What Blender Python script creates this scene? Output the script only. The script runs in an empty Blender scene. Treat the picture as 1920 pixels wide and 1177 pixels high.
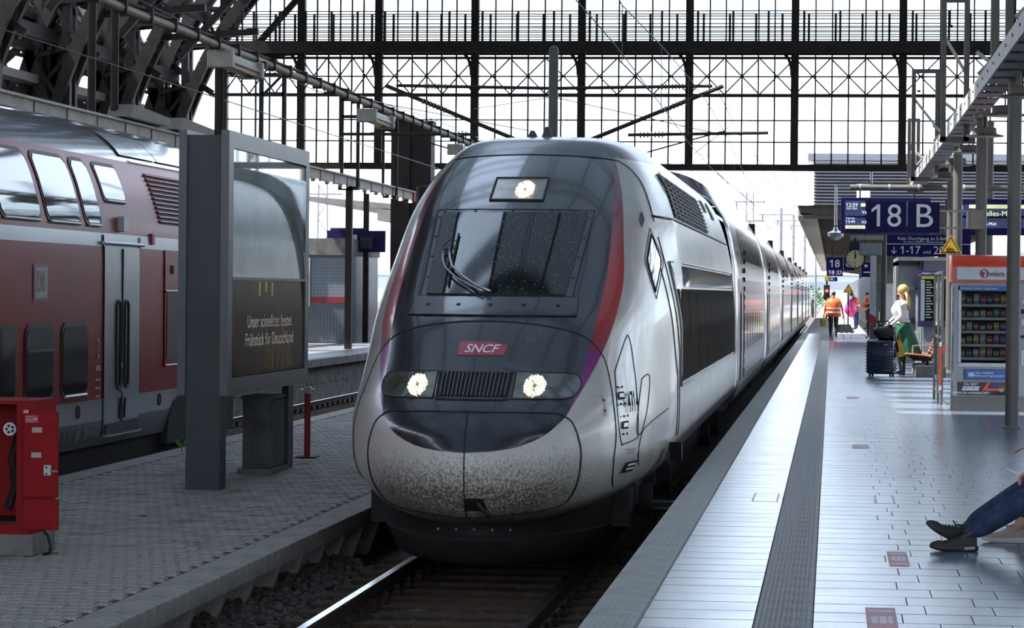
import bpy, bmesh, math, random
from math import sin, cos, pi, radians, sqrt
from mathutils import Vector, Matrix
random.seed(7)
scn = bpy.context.scene
COL = scn.collection
# ---------------------------------------------------------------- camera
cam_d = bpy.data.cameras.new('camera'); cam = bpy.data.objects.new('camera', cam_d); COL.objects.link(cam)
cam_d.sensor_width = 36.0; cam_d.lens = 36.0 * 5333 / 1920; cam_d.clip_start = .5; cam_d.clip_end = 3000
_r = Vector((0.99368543, 0.11179909, 0.00949927)); _u = Vector((-0.0103241, 0.00680111, 0.99992358)); _f = Vector((-0.11172594, 0.99370756, -0.00791239))
CAMZ = 2.36
cam.matrix_world = Matrix(((_r.x, _u.x, -_f.x, 0), (_r.y, _u.y, -_f.y, 0), (_r.z, _u.z, -_f.z, CAMZ), (0, 0, 0, 1)))
scn.camera = cam
# ---------------------------------------------------------------- sky, sun, exposure
world = bpy.data.worlds.new('world'); scn.world = world; world.use_nodes = True
_n = world.node_tree.nodes; _l = world.node_tree.links
_bg = _n['Background']
_sky = _n.new('ShaderNodeTexSky'); _sky.sky_type = 'NISHITA'; _sky.sun_disc = False
_sky.sun_elevation = radians(56); _sky.sun_rotation = radians(-105); _sky.dust_density = 1.0; _sky.air_density = 1.0; _sky.ozone_density = 1.0
_hz = _n.new('ShaderNodeMix'); _hz.data_type = 'RGBA'; _hz.inputs['Factor'].default_value = .72   # bright even haze over the blue
_l.new(_sky.outputs[0], _hz.inputs['A']); _hz.inputs['B'].default_value = (3.0, 3.3, 3.85, 1); _l.new(_hz.outputs['Result'], _bg.inputs['Color'])
_bg.inputs['Strength'].default_value = .62
sun_d = bpy.data.lights.new('sun', 'SUN'); sun_d.energy = 9.0; sun_d.angle = radians(.55); sun_d.color = (1, .95, .87)
sun = bpy.data.objects.new('sun', sun_d); COL.objects.link(sun)
sun.rotation_euler = Vector((.62, .10, -1.0)).to_track_quat('-Z', 'Y').to_euler()
scn.view_settings.view_transform = 'Standard'; scn.view_settings.look = 'None'
scn.view_settings.gamma = 1.0; scn.view_settings.use_curve_mapping = False
scn.view_settings.exposure = 0.9
scn.cycles.use_denoising = True
scn.cycles.max_bounces = 8; scn.cycles.diffuse_bounces = 4; scn.cycles.glossy_bounces = 4
scn.cycles.transmission_bounces = 6; scn.cycles.transparent_max_bounces = 16; scn.cycles.caustics_reflective = False; scn.cycles.caustics_refractive = False
# ---------------------------------------------------------------- materials
MATS = {}
def M(name, col, rough=.5, metal=0., var=.10, vs=6., bump=0., bs=60., coat=0., emit=0., dirt=None, ds=3., alpha=1., spec=.5, stretch=None):
    if name in MATS: return MATS[name]
    m = bpy.data.materials.new(name); m.use_nodes = True
    nt = m.node_tree; N = nt.nodes; L = nt.links; b = N['Principled BSDF']
    b.inputs['Roughness'].default_value = rough; b.inputs['Metallic'].default_value = metal
    b.inputs['Coat Weight'].default_value = coat; b.inputs['Coat Roughness'].default_value = .06
    b.inputs['Specular IOR Level'].default_value = spec
    b.inputs['Alpha'].default_value = alpha
    tc = N.new('ShaderNodeTexCoord'); vec = tc.outputs['Object']
    if stretch:
        mp = N.new('ShaderNodeMapping'); mp.inputs['Scale'].default_value = stretch; L.new(vec, mp.inputs[0]); vec = mp.outputs[0]
    no = N.new('ShaderNodeTexNoise'); no.inputs['Scale'].default_value = vs; no.inputs['Detail'].default_value = 5; L.new(vec, no.inputs['Vector'])
    cr = N.new('ShaderNodeValToRGB'); cr.color_ramp.elements[0].position = .3; cr.color_ramp.elements[1].position = .7
    cr.color_ramp.elements[0].color = tuple(max(0, c * (1 - var)) for c in col) + (1,)
    cr.color_ramp.elements[1].color = tuple(min(1, c * (1 + var)) for c in col) + (1,)
    L.new(no.outputs['Fac'], cr.inputs[0]); out = cr.outputs[0]
    if dirt:
        n2 = N.new('ShaderNodeTexNoise'); n2.inputs['Scale'].default_value = ds; n2.inputs['Detail'].default_value = 8; n2.inputs['Roughness'].default_value = .7; L.new(vec, n2.inputs['Vector'])
        c2 = N.new('ShaderNodeValToRGB'); c2.color_ramp.elements[0].position = .5; c2.color_ramp.elements[1].position = .72
        L.new(n2.outputs['Fac'], c2.inputs[0])
        mx = N.new('ShaderNodeMix'); mx.data_type = 'RGBA'; L.new(c2.outputs[0], mx.inputs['Factor']); L.new(out, mx.inputs['A']); mx.inputs['B'].default_value = tuple(dirt) + (1,)
        out = mx.outputs['Result']
    L.new(out, b.inputs['Base Color'])
    if emit:
        L.new(out, b.inputs['Emission Color']); b.inputs['Emission Strength'].default_value = emit
    if bump:
        nb = N.new('ShaderNodeTexNoise'); nb.inputs['Scale'].default_value = bs; nb.inputs['Detail'].default_value = 4; L.new(vec, nb.inputs['Vector'])
        bp = N.new('ShaderNodeBump'); bp.inputs['Strength'].default_value = bump; bp.inputs['Distance'].default_value = .02
        L.new(nb.outputs['Fac'], bp.inputs['Height']); L.new(bp.outputs[0], b.inputs['Normal'])
    MATS[name] = m; return m
def glassmat(name, tint=(.9, .95, .95), clear=.85, rough=.03, ior=1.5):
    if name in MATS: return MATS[name]
    m = bpy.data.materials.new(name); m.use_nodes = True; nt = m.node_tree; N = nt.nodes; L = nt.links
    N.remove(N['Principled BSDF']); o = N['Material Output']
    t = N.new('ShaderNodeBsdfTransparent'); t.inputs[0].default_value = tint + (1,)
    g = N.new('ShaderNodeBsdfGlossy'); g.inputs['Roughness'].default_value = rough
    fr = N.new('ShaderNodeFresnel'); fr.inputs[0].default_value = ior
    mr = N.new('ShaderNodeMapRange'); mr.inputs['To Min'].default_value = 1 - clear - .04 if clear < .95 else 0.; ge = N.new('ShaderNodeNewGeometry'); ff = N.new('ShaderNodeMath'); ff.operation = 'SUBTRACT'; ff.inputs[0].default_value = 1; L.new(ge.outputs['Backfacing'], ff.inputs[1])
    fm = N.new('ShaderNodeMath'); fm.operation = 'MULTIPLY'; L.new(fr.outputs[0], fm.inputs[0]); L.new(ff.outputs[0], fm.inputs[1]); L.new(fm.outputs[0], mr.inputs['Value'])
    mx = N.new('ShaderNodeMixShader'); L.new(mr.outputs[0], mx.inputs[0]); L.new(t.outputs[0], mx.inputs[1]); L.new(g.outputs[0], mx.inputs[2]); L.new(mx.outputs[0], o.inputs[0])
    MATS[name] = m; return m
# ---------------------------------------------------------------- mesh builder
class MB:
    def __init__(s): s.v = []; s.f = []
    def add(s, vs, fs):
        o = len(s.v); s.v += [tuple(p) for p in vs]; s.f += [tuple(i + o for i in f) for f in fs]; return s
    def box(s, x0, x1, y0, y1, z0, z1):
        v = [(x, y, z) for z in (z0, z1) for y in (y0, y1) for x in (x0, x1)]
        return s.add(v, [(0, 2, 3, 1), (4, 5, 7, 6), (0, 1, 5, 4), (2, 6, 7, 3), (0, 4, 6, 2), (1, 3, 7, 5)])
    def bbox(s, x0, x1, y0, y1, z0, z1, b=.01):
        bm = bmesh.new(); bmesh.ops.create_cube(bm, size=1)
        for v in bm.verts: v.co = Vector(((x0 + x1) / 2 + v.co.x * (x1 - x0), (y0 + y1) / 2 + v.co.y * (y1 - y0), (z0 + z1) / 2 + v.co.z * (z1 - z0)))
        bmesh.ops.bevel(bm, geom=bm.edges[:], offset=b, segments=2, affect='EDGES', profile=.5)
        s.bm(bm); return s
    def bm(s, bm):
        bm.verts.index_update(); s.add([v.co[:] for v in bm.verts], [[v.index for v in f.verts] for f in bm.faces]); bm.free()
    def bar(s, a, b, w, h=None, up=(0, 0, 1)):
        h = h or w; a = Vector(a); b = Vector(b); d = (b - a).normalized(); u = Vector(up)
        if abs(d.dot(u)) > .98: u = Vector((0, 1, 0))
        r = d.cross(u).normalized(); u = r.cross(d)
        v = [p + r * (sx * w / 2) + u * (sz * h / 2) for p in (a, b) for sz in (-1, 1) for sx in (-1, 1)]
        return s.add(v, [(0, 1, 3, 2), (4, 6, 7, 5), (0, 4, 5, 1), (2, 3, 7, 6), (0, 2, 6, 4), (1, 5, 7, 3)])
    def cyl(s, a, b, r, r2=None, n=12, cap=True):
        r2 = r if r2 is None else r2
        a = Vector(a); b = Vector(b); d = (b - a).normalized(); u = Vector((0, 0, 1)) if abs(d.z) < .9 else Vector((1, 0, 0))
        x = d.cross(u).normalized(); y = d.cross(x)
        v = [p + (x * cos(2 * pi * i / n) + y * sin(2 * pi * i / n)) * q for p, q in ((a, r), (b, r2)) for i in range(n)]
        f = [(i, (i + 1) % n, n + (i + 1) % n, n + i) for i in range(n)]
        if cap: f += [tuple(range(n))[::-1], tuple(range(n, 2 * n))]
        return s.add(v, f)
    def tube(s, pts, r, n=8, closed=False):
        P = [Vector(p) for p in pts]; R = r if isinstance(r, (list, tuple)) else [r] * len(P); o = []; m = len(P); prev = None
        for i, p in enumerate(P):
            q = (P[(i + 1) % m] if closed or i < m - 1 else p) - (P[i - 1] if closed or i else p)
            q.normalize()
            if prev is None:
                u = Vector((0, 0, 1)) if abs(q.z) < .9 else Vector((1, 0, 0)); x = q.cross(u).normalized()
            else: x = (prev - q * prev.dot(q)).normalized()
            prev = x; y = q.cross(x)
            o += [p + (x * cos(2 * pi * k / n) + y * sin(2 * pi * k / n)) * R[i] for k in range(n)]
        f = []
        for i in range(m if closed else m - 1):
            a = i * n; b = ((i + 1) % m) * n
            f += [(a + k, a + (k + 1) % n, b + (k + 1) % n, b + k) for k in range(n)]
        if not closed: f += [tuple(range(n))[::-1], tuple(range((m - 1) * n, m * n))]
        return s.add(o, f)
    def lathe(s, prof, c=(0, 0, 0), n=20):
        c = Vector(c); v = [c + Vector((r * cos(2 * pi * k / n), r * sin(2 * pi * k / n), z)) for r, z in prof for k in range(n)]
        f = [(i * n + k, i * n + (k + 1) % n, (i + 1) * n + (k + 1) % n, (i + 1) * n + k) for i in range(len(prof) - 1) for k in range(n)]
        if prof[0][0] > 1e-4: f.append(tuple(range(n))[::-1])
        if prof[-1][0] > 1e-4: f.append(tuple(range((len(prof) - 1) * n, len(prof) * n)))
        return s.add(v, f)
    def prism(s, poly, axis, a, b):
        """extrude a 2D polygon along an axis from a to b; poly in the two other axes in xyz order"""
        def P(p, t):
            return (t, p[0], p[1]) if axis == 'x' else (p[0], t, p[1]) if axis == 'y' else (p[0], p[1], t)
        n = len(poly); v = [P(p, a) for p in poly] + [P(p, b) for p in poly]
        f = [tuple(range(n))[::-1], tuple(range(n, 2 * n))] + [(i, (i + 1) % n, n + (i + 1) % n, n + i) for i in range(n)]
        return s.add(v, f)
    def grid(s, rows, closed=False):
        m = len(rows[0]); o = len(s.v); s.v += [tuple(p) for r in rows for p in r]
        for i in range(len(rows) - 1):
            for j in range(m if closed else m - 1):
                k = (j + 1) % m; s.f.append((o + i * m + j, o + i * m + k, o + (i + 1) * m + k, o + (i + 1) * m + j))
        return s
    def move(s, d):
        d = Vector(d); s.v = [tuple(Vector(p) + d) for p in s.v]; return s
    def mesh(s, name, mat, smooth=False, org=(0, 0, 0)):
        me = bpy.data.meshes.new(name); ox, oy, oz = org
        me.from_pydata([(a - ox, b - oy, c - oz) for a, b, c in s.v], [], s.f)
        bm = bmesh.new(); bm.from_mesh(me)
        try: bmesh.ops.recalc_face_normals(bm, faces=bm.faces[:])
        except Exception: pass
        bm.to_mesh(me); bm.free()
        if mat: me.materials.append(mat)
        if smooth:
            for p in me.polygons: p.use_smooth = True
            if smooth != 'all': me.set_sharp_from_angle(angle=radians(smooth if smooth is not True else 35))
        return me
    def build(s, name, mat, parent=None, smooth=False, local=False, loc=None):
        """vertices in world space; moved under the parent's origin (or loc)"""
        org = (0, 0, 0)
        if parent is not None and not local: org = ORG.get(parent.name, (0, 0, 0))
        if loc is not None: org = loc
        o = bpy.data.objects.new(name, s.mesh(name, mat, smooth, org)); COL.objects.link(o)
        if parent is not None: o.parent = parent; ORG[o.name] = org
        elif loc is not None: o.location = loc; ORG[o.name] = tuple(loc)
        return o
ORG = {}
def tag(o, label=None, cat=None, group=None, kind=None):
    if label: o['label'] = label
    if cat: o['category'] = cat
    if group: o['group'] = group
    if kind: o['kind'] = kind
    return o
def thing(name, label, cat, loc=(0, 0, 0), rz=0, group=None, kind=None):
    o = bpy.data.objects.new(name, None); COL.objects.link(o); o.location = loc; o.rotation_euler = (0, 0, rz); o.empty_display_size = .1
    ORG[o.name] = tuple(loc); return tag(o, label, cat, group, kind)
def copy_tree(o, parent=None):
    c = o.copy(); COL.objects.link(c); c.parent = parent
    for ch in o.children: copy_tree(ch, c)
    return c
def link_copy(src, loc=None, parent=None, name=None):
    c = bpy.data.objects.new(name or src.name.split('.')[0], src.data); COL.objects.link(c)
    if loc is not None: c.location = loc
    if parent is not None: c.parent = parent
    return c
def inst(mesh, loc, parent, name):
    c = bpy.data.objects.new(name, mesh); COL.objects.link(c); c.location = loc; c.parent = parent; return c
_tcache = {}; _flagged = set()
def text_geo0(s):
    return list(text_geo(s.replace('1', 'I') if False else s, 1, 0., 1., 'LEFT', 0., True)[0])
def text_geo(s, size=1., bold=0., spacing=1., align='CENTER', shear=0., raw=False):
    """2D outline mesh (verts, faces) of a string in the built-in font, centred"""
    k = (s, bold, spacing, align, shear, raw)
    if k not in _tcache:
        cu = bpy.data.curves.new('t', 'FONT'); cu.body = s; cu.size = 1; cu.align_x = align; cu.align_y = 'CENTER'; cu.offset = bold; cu.space_character = spacing; cu.shear = shear; cu.resolution_u = 4
        o = bpy.data.objects.new('t', cu); COL.objects.link(o)
        me = bpy.data.meshes.new_from_object(o.evaluated_get(bpy.context.evaluated_depsgraph_get()))
        _tcache[k] = ([(v.co.x, v.co.y) for v in me.vertices], [tuple(p.vertices) for p in me.polygons])
        bpy.data.objects.remove(o); bpy.data.curves.remove(cu); bpy.data.meshes.remove(me)
    v, f = _tcache[k]
    if '1' in s and not raw and k not in _flagged:      # give the bare bar of the numeral one its flag
        _flagged.add(k); L_ = text_geo0(s); b1 = text_geo0('1'); bw = max(a for a, _ in b1) - min(a for a, _ in b1); top = max(b for _, b in b1)
        sh = sum(a for a, _ in v) / len(v) - sum(a for a, _ in L_) / len(L_)
        for i, ch in enumerate(s):
            if ch == '1':
                xl = max(a for a, _ in text_geo0(s[:i + 1])) - bw + sh; o = len(v); v += [(xl + .01, top), (xl - .17, top - .15), (xl - .17, top - .25), (xl + .01, top - .12)]; f.append((o, o + 1, o + 2, o + 3))
    return [(x * size, y * size) for x, y in v], f
def lettering(s, size, pos, mat, parent, xdir=(1, 0, 0), ydir=(0, 0, 1), name='lettering', wscale=1., fit=None, **kw):
    v, f = text_geo(s, size, **kw)
    if fit: wscale = fit / (max(a for a, b in v) - min(a for a, b in v)); cx = (max(a for a, b in v) + min(a for a, b in v)) / 2; v = [(a - cx, b) for a, b in v]
    X = Vector(xdir); Y = Vector(ydir); p = Vector(pos); mb = MB()
    mb.add([p + X * (a * wscale) + Y * b for a, b in v], f)
    return mb.build(name, mat, parent)
# a few shared materials
STEEL = M('dark_painted_steel', (.026, .021, .0185), .6, .0, .25, 3, bump=.05, spec=.2)
GREYSTEEL = M('grey_painted_steel', (.10, .095, .088), .5, 0, .15, 4)
CONC = M('concrete', (.20, .195, .185), .85, 0, .2, 3, bump=.25, bs=30, dirt=(.10, .095, .09), ds=2)
WHITEPAINT = M('white_lettering', (.82, .84, .86), .5, 0, .03)
BLACK = M('black_rubber', (.008, .008, .009), .6, 0, .2)
DKBLUE = M('sign_blue', (.010, .010, .075), .6, 0, .05, spec=.15)
CHROME = M('brushed_metal', (.55, .55, .56), .28, 1., .08, 10)
RED = M('signal_red', (.38, .012, .018), .4, 0, .12, 3)
ALU = M('aluminium_grey', (.33, .34, .36), .38, .6, .08, 5)
GLASS = glassmat('clear_glass', clear=.97)
# ================================================================= GROUND, TRACKS, PLATFORMS
XC = -2.905          # centre line of the near track
PZ = .76             # right platform level
LZ = .25             # low luggage platform level
GROUND = M('trackbed_gravel', (.055, .050, .045), .95, 0, .5, 14, bump=.6, bs=25)
tag(MB().box(-140, 140, -80, 900, -.6, -.30).build('ground', GROUND), kind='structure')
# --- rails
RAILM = M('rusty_rail', (.060, .036, .025), .6, .3, .3, 8)
RAILTOP = M('polished_rail_head', (.42, .43, .45), .18, 1., .06, 6)
def rail(x, y0, y1, label, group):
    t = thing('rail', label, 'rail', (x, y0, -.17), 0, group)
    prof = [(-.065, -.17), (.065, -.17), (.065, -.155), (.012, -.14), (.010, -.045), (.034, -.035), (.036, -.006), (-.036, -.006), (-.034, -.035), (-.010, -.045), (-.012, -.14), (-.065, -.155)]
    MB().prism([(x + a, b) for a, b in prof], 'y', y0, y1).build('rail_body', RAILM, t)
    MB().prism([(x - .034, -.008), (x + .034, -.008), (x + .031, 0), (x - .031, 0)], 'y', y0, y1).build('rail_head', RAILTOP, t)
rail(XC - .7525, 14, 240, 'rail of the express train track beside the low paved platform', None)
rail(XC + .7525, 14, 240, 'rail of the express train track beside the tiled platform', None)
XD = -10.15
rail(XD - .7525, 25, 200, 'rail of the red train track beside the far raised platform', None)
rail(XD + .7525, 25, 200, 'rail of the red train track beside the low paved platform', None)
# --- sleepers with clips
WOOD = M('tarred_timber', (.060, .036, .022), .9, 0, .4, 5, bump=.4, bs=20, stretch=(1, 8, 1))
CLIP = M('rusty_iron', (.045, .026, .018), .7, .4, .3, 20)
slm = MB().bbox(-1.25, 1.25, -.125, .125, -.33, -.17, .015).mesh('sleeper', WOOD)
cm = MB(); cm.bbox(-.10, .10, -.075, .075, -.17, -.155, .004)
for s in (-1, 1):
    cm.box(s * .095 - .03, s * .095 + .03, -.05, .05, -.16, -.12); cm.cyl((s * .095, 0, -.12), (s * .095, 0, -.07), .018, n=6); cm.cyl((s * .095, 0, -.105), (s * .095, 0, -.088), .032, n=6)
clipm = cm.mesh('rail_clip', CLIP)
def sleepers(xc, ys, label, group):
    for y in ys:
        o = bpy.data.objects.new('sleeper', None); COL.objects.link(o); o.location = (xc, y, -.30); tag(o, label, 'sleeper', group)
        b = bpy.data.objects.new('timber', slm); COL.objects.link(b); b.parent = o; b.location = (0, 0, .30)
        for s in (-1, 1):
            c = bpy.data.objects.new('rail_clip', clipm); COL.objects.link(c); c.parent = o; c.location = (s * .7525, 0, .30)
sleepers(XC, [18.3 + .63 * i for i in range(14)], 'dark tarred timber sleeper under the express train rails', 'sleepers of the express train track')
sleepers(XD, [42.4 + .63 * i for i in range(46)], 'dark tarred timber sleeper under the red train rails', 'sleepers of the red train track')
# --- ballast stones
STONE = M('ballast_stone', (.075, .068, .062), .9, 0, .55, 9, bump=.3, bs=40)
ico = bmesh.new(); bmesh.ops.create_icosphere(ico, subdivisions=1, radius=1); IV = [v.co.copy() for v in ico.verts]; IF = [[v.index for v in f.verts] for f in ico.faces]; ico.free()
def stones(boxes, seed, label):
    rnd = random.Random(seed); mb = MB()
    for x0, x1, y0, y1, n, zt in boxes:
        for _ in range(n):
            x = rnd.uniform(x0, x1); y = rnd.uniform(y0, y1); r = rnd.uniform(.022, .045); z = zt(x) + rnd.uniform(-.02, .03)
            a = rnd.uniform(0, 6.3); ca, sa = cos(a), sin(a); sx, sy, sz = rnd.uniform(.7, 1.5), rnd.uniform(.6, 1.1), rnd.uniform(.5, .9); pv = []
            for v in IV:
                k = r * rnd.uniform(.75, 1.2); px, py = v.x * sx * k, v.y * sy * k
                pv.append((x + px * ca - py * sa, y + px * sa + py * ca, z + v.z * sz * k))
            mb.add(pv, IF)
    tag(mb.build('ballast_stones', STONE), label, 'ballast', kind='stuff')
zt = lambda x: -.235 + max(0, (abs(x - XC) - 1.2)) * .25
stones([(XC - 1.75, XC - .86, 17.5, 26, 2600, zt), (XC - .64, XC + .64, 17.5, 25.5, 1600, zt), (XC + .86, XC + 1.6, 18, 40, 2600, zt)], 3, 'dark grey crushed stone ballast around the express train rails')
ztd = lambda x: -.22
stones([(XD - 1.6, XD - .86, 42, 62, 1400, ztd), (XD - .64, XD + .64, 42, 60, 1300, ztd), (XD + .86, XD + 1.45, 42, 60, 1000, ztd)], 4, 'dark crushed stone ballast around the red train rails')
# --- right platform
PLATB = M('platform_concrete', (.085, .085, .085), .85, 0, .2, 2, bump=.2)
fl = tag(MB().box(-1.10, 40, 2, 118, -.3, PZ - .022).build('floor', PLATB), kind='structure')
JOINT = M('tile_joint', (.03, .03, .032), .9)
PALE = M('sunlit_paving', (.30, .29, .28), .8, 0, .1, 1.5, bump=.1, bs=20)
tag(MB().box(-1.10, 9, 118, 420, -.3, PZ - .01).build('floor_outdoor_platform', PALE), kind='structure')
EDGE = M('edge_slab', (.46, .455, .43), .72, 0, .22, 5, bump=.35, bs=90, dirt=(.33, .325, .31), ds=4)
em = MB().bbox(-.1325, .1325, -.488, .488, -.14, 0, .006)
for k in range(7): em.box(-.1325 + .022 + k * .033, -.1325 + .038 + k * .033, -.48, .48, -.003, .0025)
em = em.mesh('edge_slab', EDGE)
for i in range(105):
    inst(em, (-1.0575, 12.6 + i, PZ), fl, 'edge_slab')
MB().box(-.925, -.915, 12, 117, PZ - .05, PZ + .001).build('edge_joint', M('pale_joint', (.26, .26, .26), .8), fl)
# glossy stone tiles: rows across the platform
def tile_material():
    m = bpy.data.materials.new('glossy_granite_tile'); m.use_nodes = True; N = m.node_tree.nodes; L = m.node_tree.links; b = N['Principled BSDF']
    g = N.new('ShaderNodeNewGeometry'); sn = N.new('ShaderNodeVectorMath'); sn.operation = 'SNAP'; sn.inputs[1].default_value = (.345, .4, 10)
    off = N.new('ShaderNodeVectorMath'); off.operation = 'ADD'; off.inputs[1].default_value = (0, .001, 0); L.new(g.outputs['Position'], off.inputs[0]); L.new(off.outputs[0], sn.inputs[0])
    wn = N.new('ShaderNodeTexWhiteNoise'); L.new(sn.outputs[0], wn.inputs[0])
    ns = N.new('ShaderNodeTexNoise'); ns.inputs['Scale'].default_value = 2.2; ns.inputs['Detail'].default_value = 6; L.new(g.outputs['Position'], ns.inputs['Vector'])
    cr = N.new('ShaderNodeValToRGB'); cr.color_ramp.elements[0].color = (.10, .122, .165, 1); cr.color_ramp.elements[1].color = (.15, .178, .235, 1)
    mxv = N.new('ShaderNodeMath'); mxv.operation = 'MULTIPLY_ADD'; mxv.inputs[1].default_value = .35; L.new(wn.outputs[0], mxv.inputs[0])
    m2 = N.new('ShaderNodeMath'); m2.operation = 'MULTIPLY'; m2.inputs[1].default_value = .65; L.new(ns.outputs[0], m2.inputs[0]); L.new(m2.outputs[0], mxv.inputs[2])
    L.new(mxv.outputs[0], cr.inputs[0]); L.new(cr.outputs[0], b.inputs['Base Color'])
    rr = N.new('ShaderNodeMapRange'); b.inputs['Specular IOR Level'].default_value = .32; rr.inputs['To Min'].default_value = .17; rr.inputs['To Max'].default_value = .28; L.new(ns.outputs[0], rr.inputs[0]); L.new(rr.outputs[0], b.inputs['Roughness'])
    nb = N.new('ShaderNodeTexNoise'); nb.inputs['Scale'].default_value = 3.; L.new(g.outputs['Position'], nb.inputs['Vector'])
    bp = N.new('ShaderNodeBump'); bp.inputs['Strength'].default_value = .02; bp.inputs['Distance'].default_value = .02; L.new(nb.outputs[0], bp.inputs['Height']); L.new(bp.outputs[0], b.inputs['Normal'])
    return m
TILE = tile_material()
rnd = random.Random(11); tiles = []
for r in range(262):
    y = 12.4 + .4 * r
    if y > 117: break
    tiles.append((-.913, -.365, y, y + .387))
    xr = min(14, .0685 * y + 2.4) if y < 60 else .0685 * y + 2.4
    x = -.075; w = (.44, .56, .50, .62)[r % 4] + rnd.uniform(-.03, .03)
    while x < xr:
        tiles.append((x, x + w - .005, y, y + .387)); x += w; w = .345 if y < 60 else 1.4
shared = {}
far = MB()
near = sorted(tiles, key=lambda t: t[2])[:300]
for k, (a, b, c, d) in enumerate(sorted(tiles, key=lambda t: t[2] + (1000 if t[0] > .0685 * t[2] + .1 or t[3] < 13.4 else 0))):
    if k < 300:
        key = round(b - a, 3)
        if key not in shared: shared[key] = MB().bbox(-(b - a) / 2, (b - a) / 2, -.1935, .1935, -.03, 0, .002).mesh('floor_tile', TILE)
        inst(shared[key], ((a + b) / 2, (c + d) / 2, PZ + rnd.uniform(-.0006, .0006)), fl, 'floor_tile')
    else: far.box(a, b, c, d, PZ - .02, PZ)
fo = far.build('floor_tiles_beyond', TILE, fl); fo['kind'] = 'stuff'
# ribbed guidance strip
TACT = M('ribbed_guidance_tile', (.33, .325, .31), .6, 0, .2, 6, dirt=(.07, .07, .07), ds=4)
tm = MB().box(-.14, .14, -.194, .194, -.03, -.004)
for k in range(11): tm.prism([(-.132 + k * .0245, -.004), (-.132 + k * .0245 + .015, -.004), (-.132 + k * .0245 + .012, .003), (-.132 + k * .0245 + .003, .003)], 'y', -.197, .197)
tm = tm.mesh('guidance_tile', TACT)
for i in range(260): inst(tm, (-.22, 12.6 + .4 * i, PZ), fl, 'guidance_tile')
# wear at the edge of the strip and hatch frames in the floor
FR = M('hatch_frame_steel', (.05, .05, .055), .4, .7)
def hatch(x0, x1, y0, y1, label):
    t = thing('floor_hatch', label, 'floor hatch', ((x0 + x1) / 2, (y0 + y1) / 2, PZ))
    for a, b, c, d in ((x0, x1, y0, y0 + .012), (x0, x1, y1 - .012, y1), (x0, x0 + .012, y0 + .012, y1 - .012), (x1 - .012, x1, y0 + .012, y1 - .012)):
        MB().box(a, b, c, d, PZ - .004, PZ + .0015).build('frame_bar', FR, t)
    MB().box(x0 + .014, x1 - .014, y0 + .014, y1 - .014, PZ - .004, PZ + .001).build('cover_tile', TILE, t)
hatch(-.60, -.40, 22.0, 22.9, 'small flush tiled hatch between platform edge and ribbed guidance strip')
hatch(.35, .50, 22.0, 22.9, 'small flush tiled hatch on the open side of the guidance strip')
PINK = M('faded_red_sticker', (.50, .16, .19), .5, 0, .25, 12, dirt=(.45, .40, .42), ds=9)
PINKW = M('faded_white_print', (.62, .52, .55), .5)
def sticker(x, y, w, d, rz, label, txt):
    t = thing('floor_sticker', label, 'sticker', (x, y, PZ), rz)
    MB().box(-w / 2, w / 2, -d / 2, d / 2, .0005, .0025).build('sticker_film', PINK, t, local=True)
    for k, (u0, u1) in enumerate(((-.34, -.12), (-.08, .16), (.20, .36))): MB().box(u0 * w, u1 * w, -d * .14, d * .14, .0026, .003).build('faded_print', PINKW, t, local=True)
    for k in (-1, 1): MB().box(-w * .42, w * .42, k * d * .36 - d * .03, k * d * .36 + d * .03, .0026, .003).build('print_stripe', PINKW, t, local=True)
sticker(.415, 17.4, .12, .95, 0.0, 'faded red floor sticker in front of the black sneakers', 'Abstand')
sticker(.26, 14.1, .15, 1.1, 0.0, 'torn faded red floor sticker in the open tiled foreground', 'Abstand')
sticker(.315, 30.2, .17, .75, 0.0, 'faded red floor sticker on the tiles before the vending machine', 'Abstand')
sticker(.34, 44.5, .2, .8, 0.0, 'small faded red floor sticker near the ribbed strip, short of the suitcase', 'Abstand')
# --- low paved platform between the trains
lp = tag(MB().box(-8.25, -4.75, 12, 115, -.3, LZ - .055).build('floor_luggage_platform', CONC), kind='structure')
COPE = M('coping_concrete', (.36, .335, .31), .85, 0, .25, 4, bump=.3, bs=45, dirt=(.07, .065, .06), ds=3)
cmh = MB().bbox(-.16, .16, -.495, .495, -.15, 0, .01).mesh('coping_slab', COPE)
fin = MB().prism([(-4.78, -.3), (-4.62, -.3), (-4.48, LZ - .15), (-4.78, LZ - .15)], 'y', -.045, .045).move((4.6, 0, 0)).mesh('support_fin', COPE)
for i in range(60):
    inst(cmh, (-4.60, 16.2 + 1.0 * i, LZ), lp, 'coping_slab')
    inst(cmh, (-8.41, 26.2 + 1.0 * i, LZ), lp, 'coping_slab')
for i in range(12): inst(fin, (-4.6, 16.7 + 1.06 * i, 0), lp, 'support_fin')
MB().box(-4.85, -4.74, 12, 115, -.3, LZ - .15).build('platform_wall', COPE, lp)
BRICK = M('grey_paver', (.34, .32, .30), .88, 0, .35, 3, bump=.3, bs=50, dirt=(.41, .385, .355), ds=1.2)
DIRT = M('paver_joint_dirt', (.035, .032, .028), .95)
bx = MB().box(-8.25, -4.76, 14, 90, LZ - .055, LZ - .012).build('paving_bed', DIRT, lp)
H_ = .0475; W_ = .0965
hp = [(-W_, -.048), (-W_ + .022, -.030), (-W_ + .022, .030), (-W_, .048)]
ipoly = [(a * .93, b * .94) for a, b in [(-.096, -.0780), (.096, -.0780), (.096, -.034), (.082, -.020), (.082, .020), (.096, .034), (.096, .0780), (-.096, .0780), (-.096, .034), (-.110, .020), (-.110, -.020), (-.096, -.034)]]
def paver_poly(s=1): return [(b * .62, a) for a, b in [(x * 1.0, y * 1.0) for x, y in ipoly]]
pp = paver_poly(); pm = MB(); pm.prism(pp, 'z', -.04, 0); pmesh = pm.mesh('paver', BRICK)
pav = []; r = 0; y = 16.6
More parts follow.
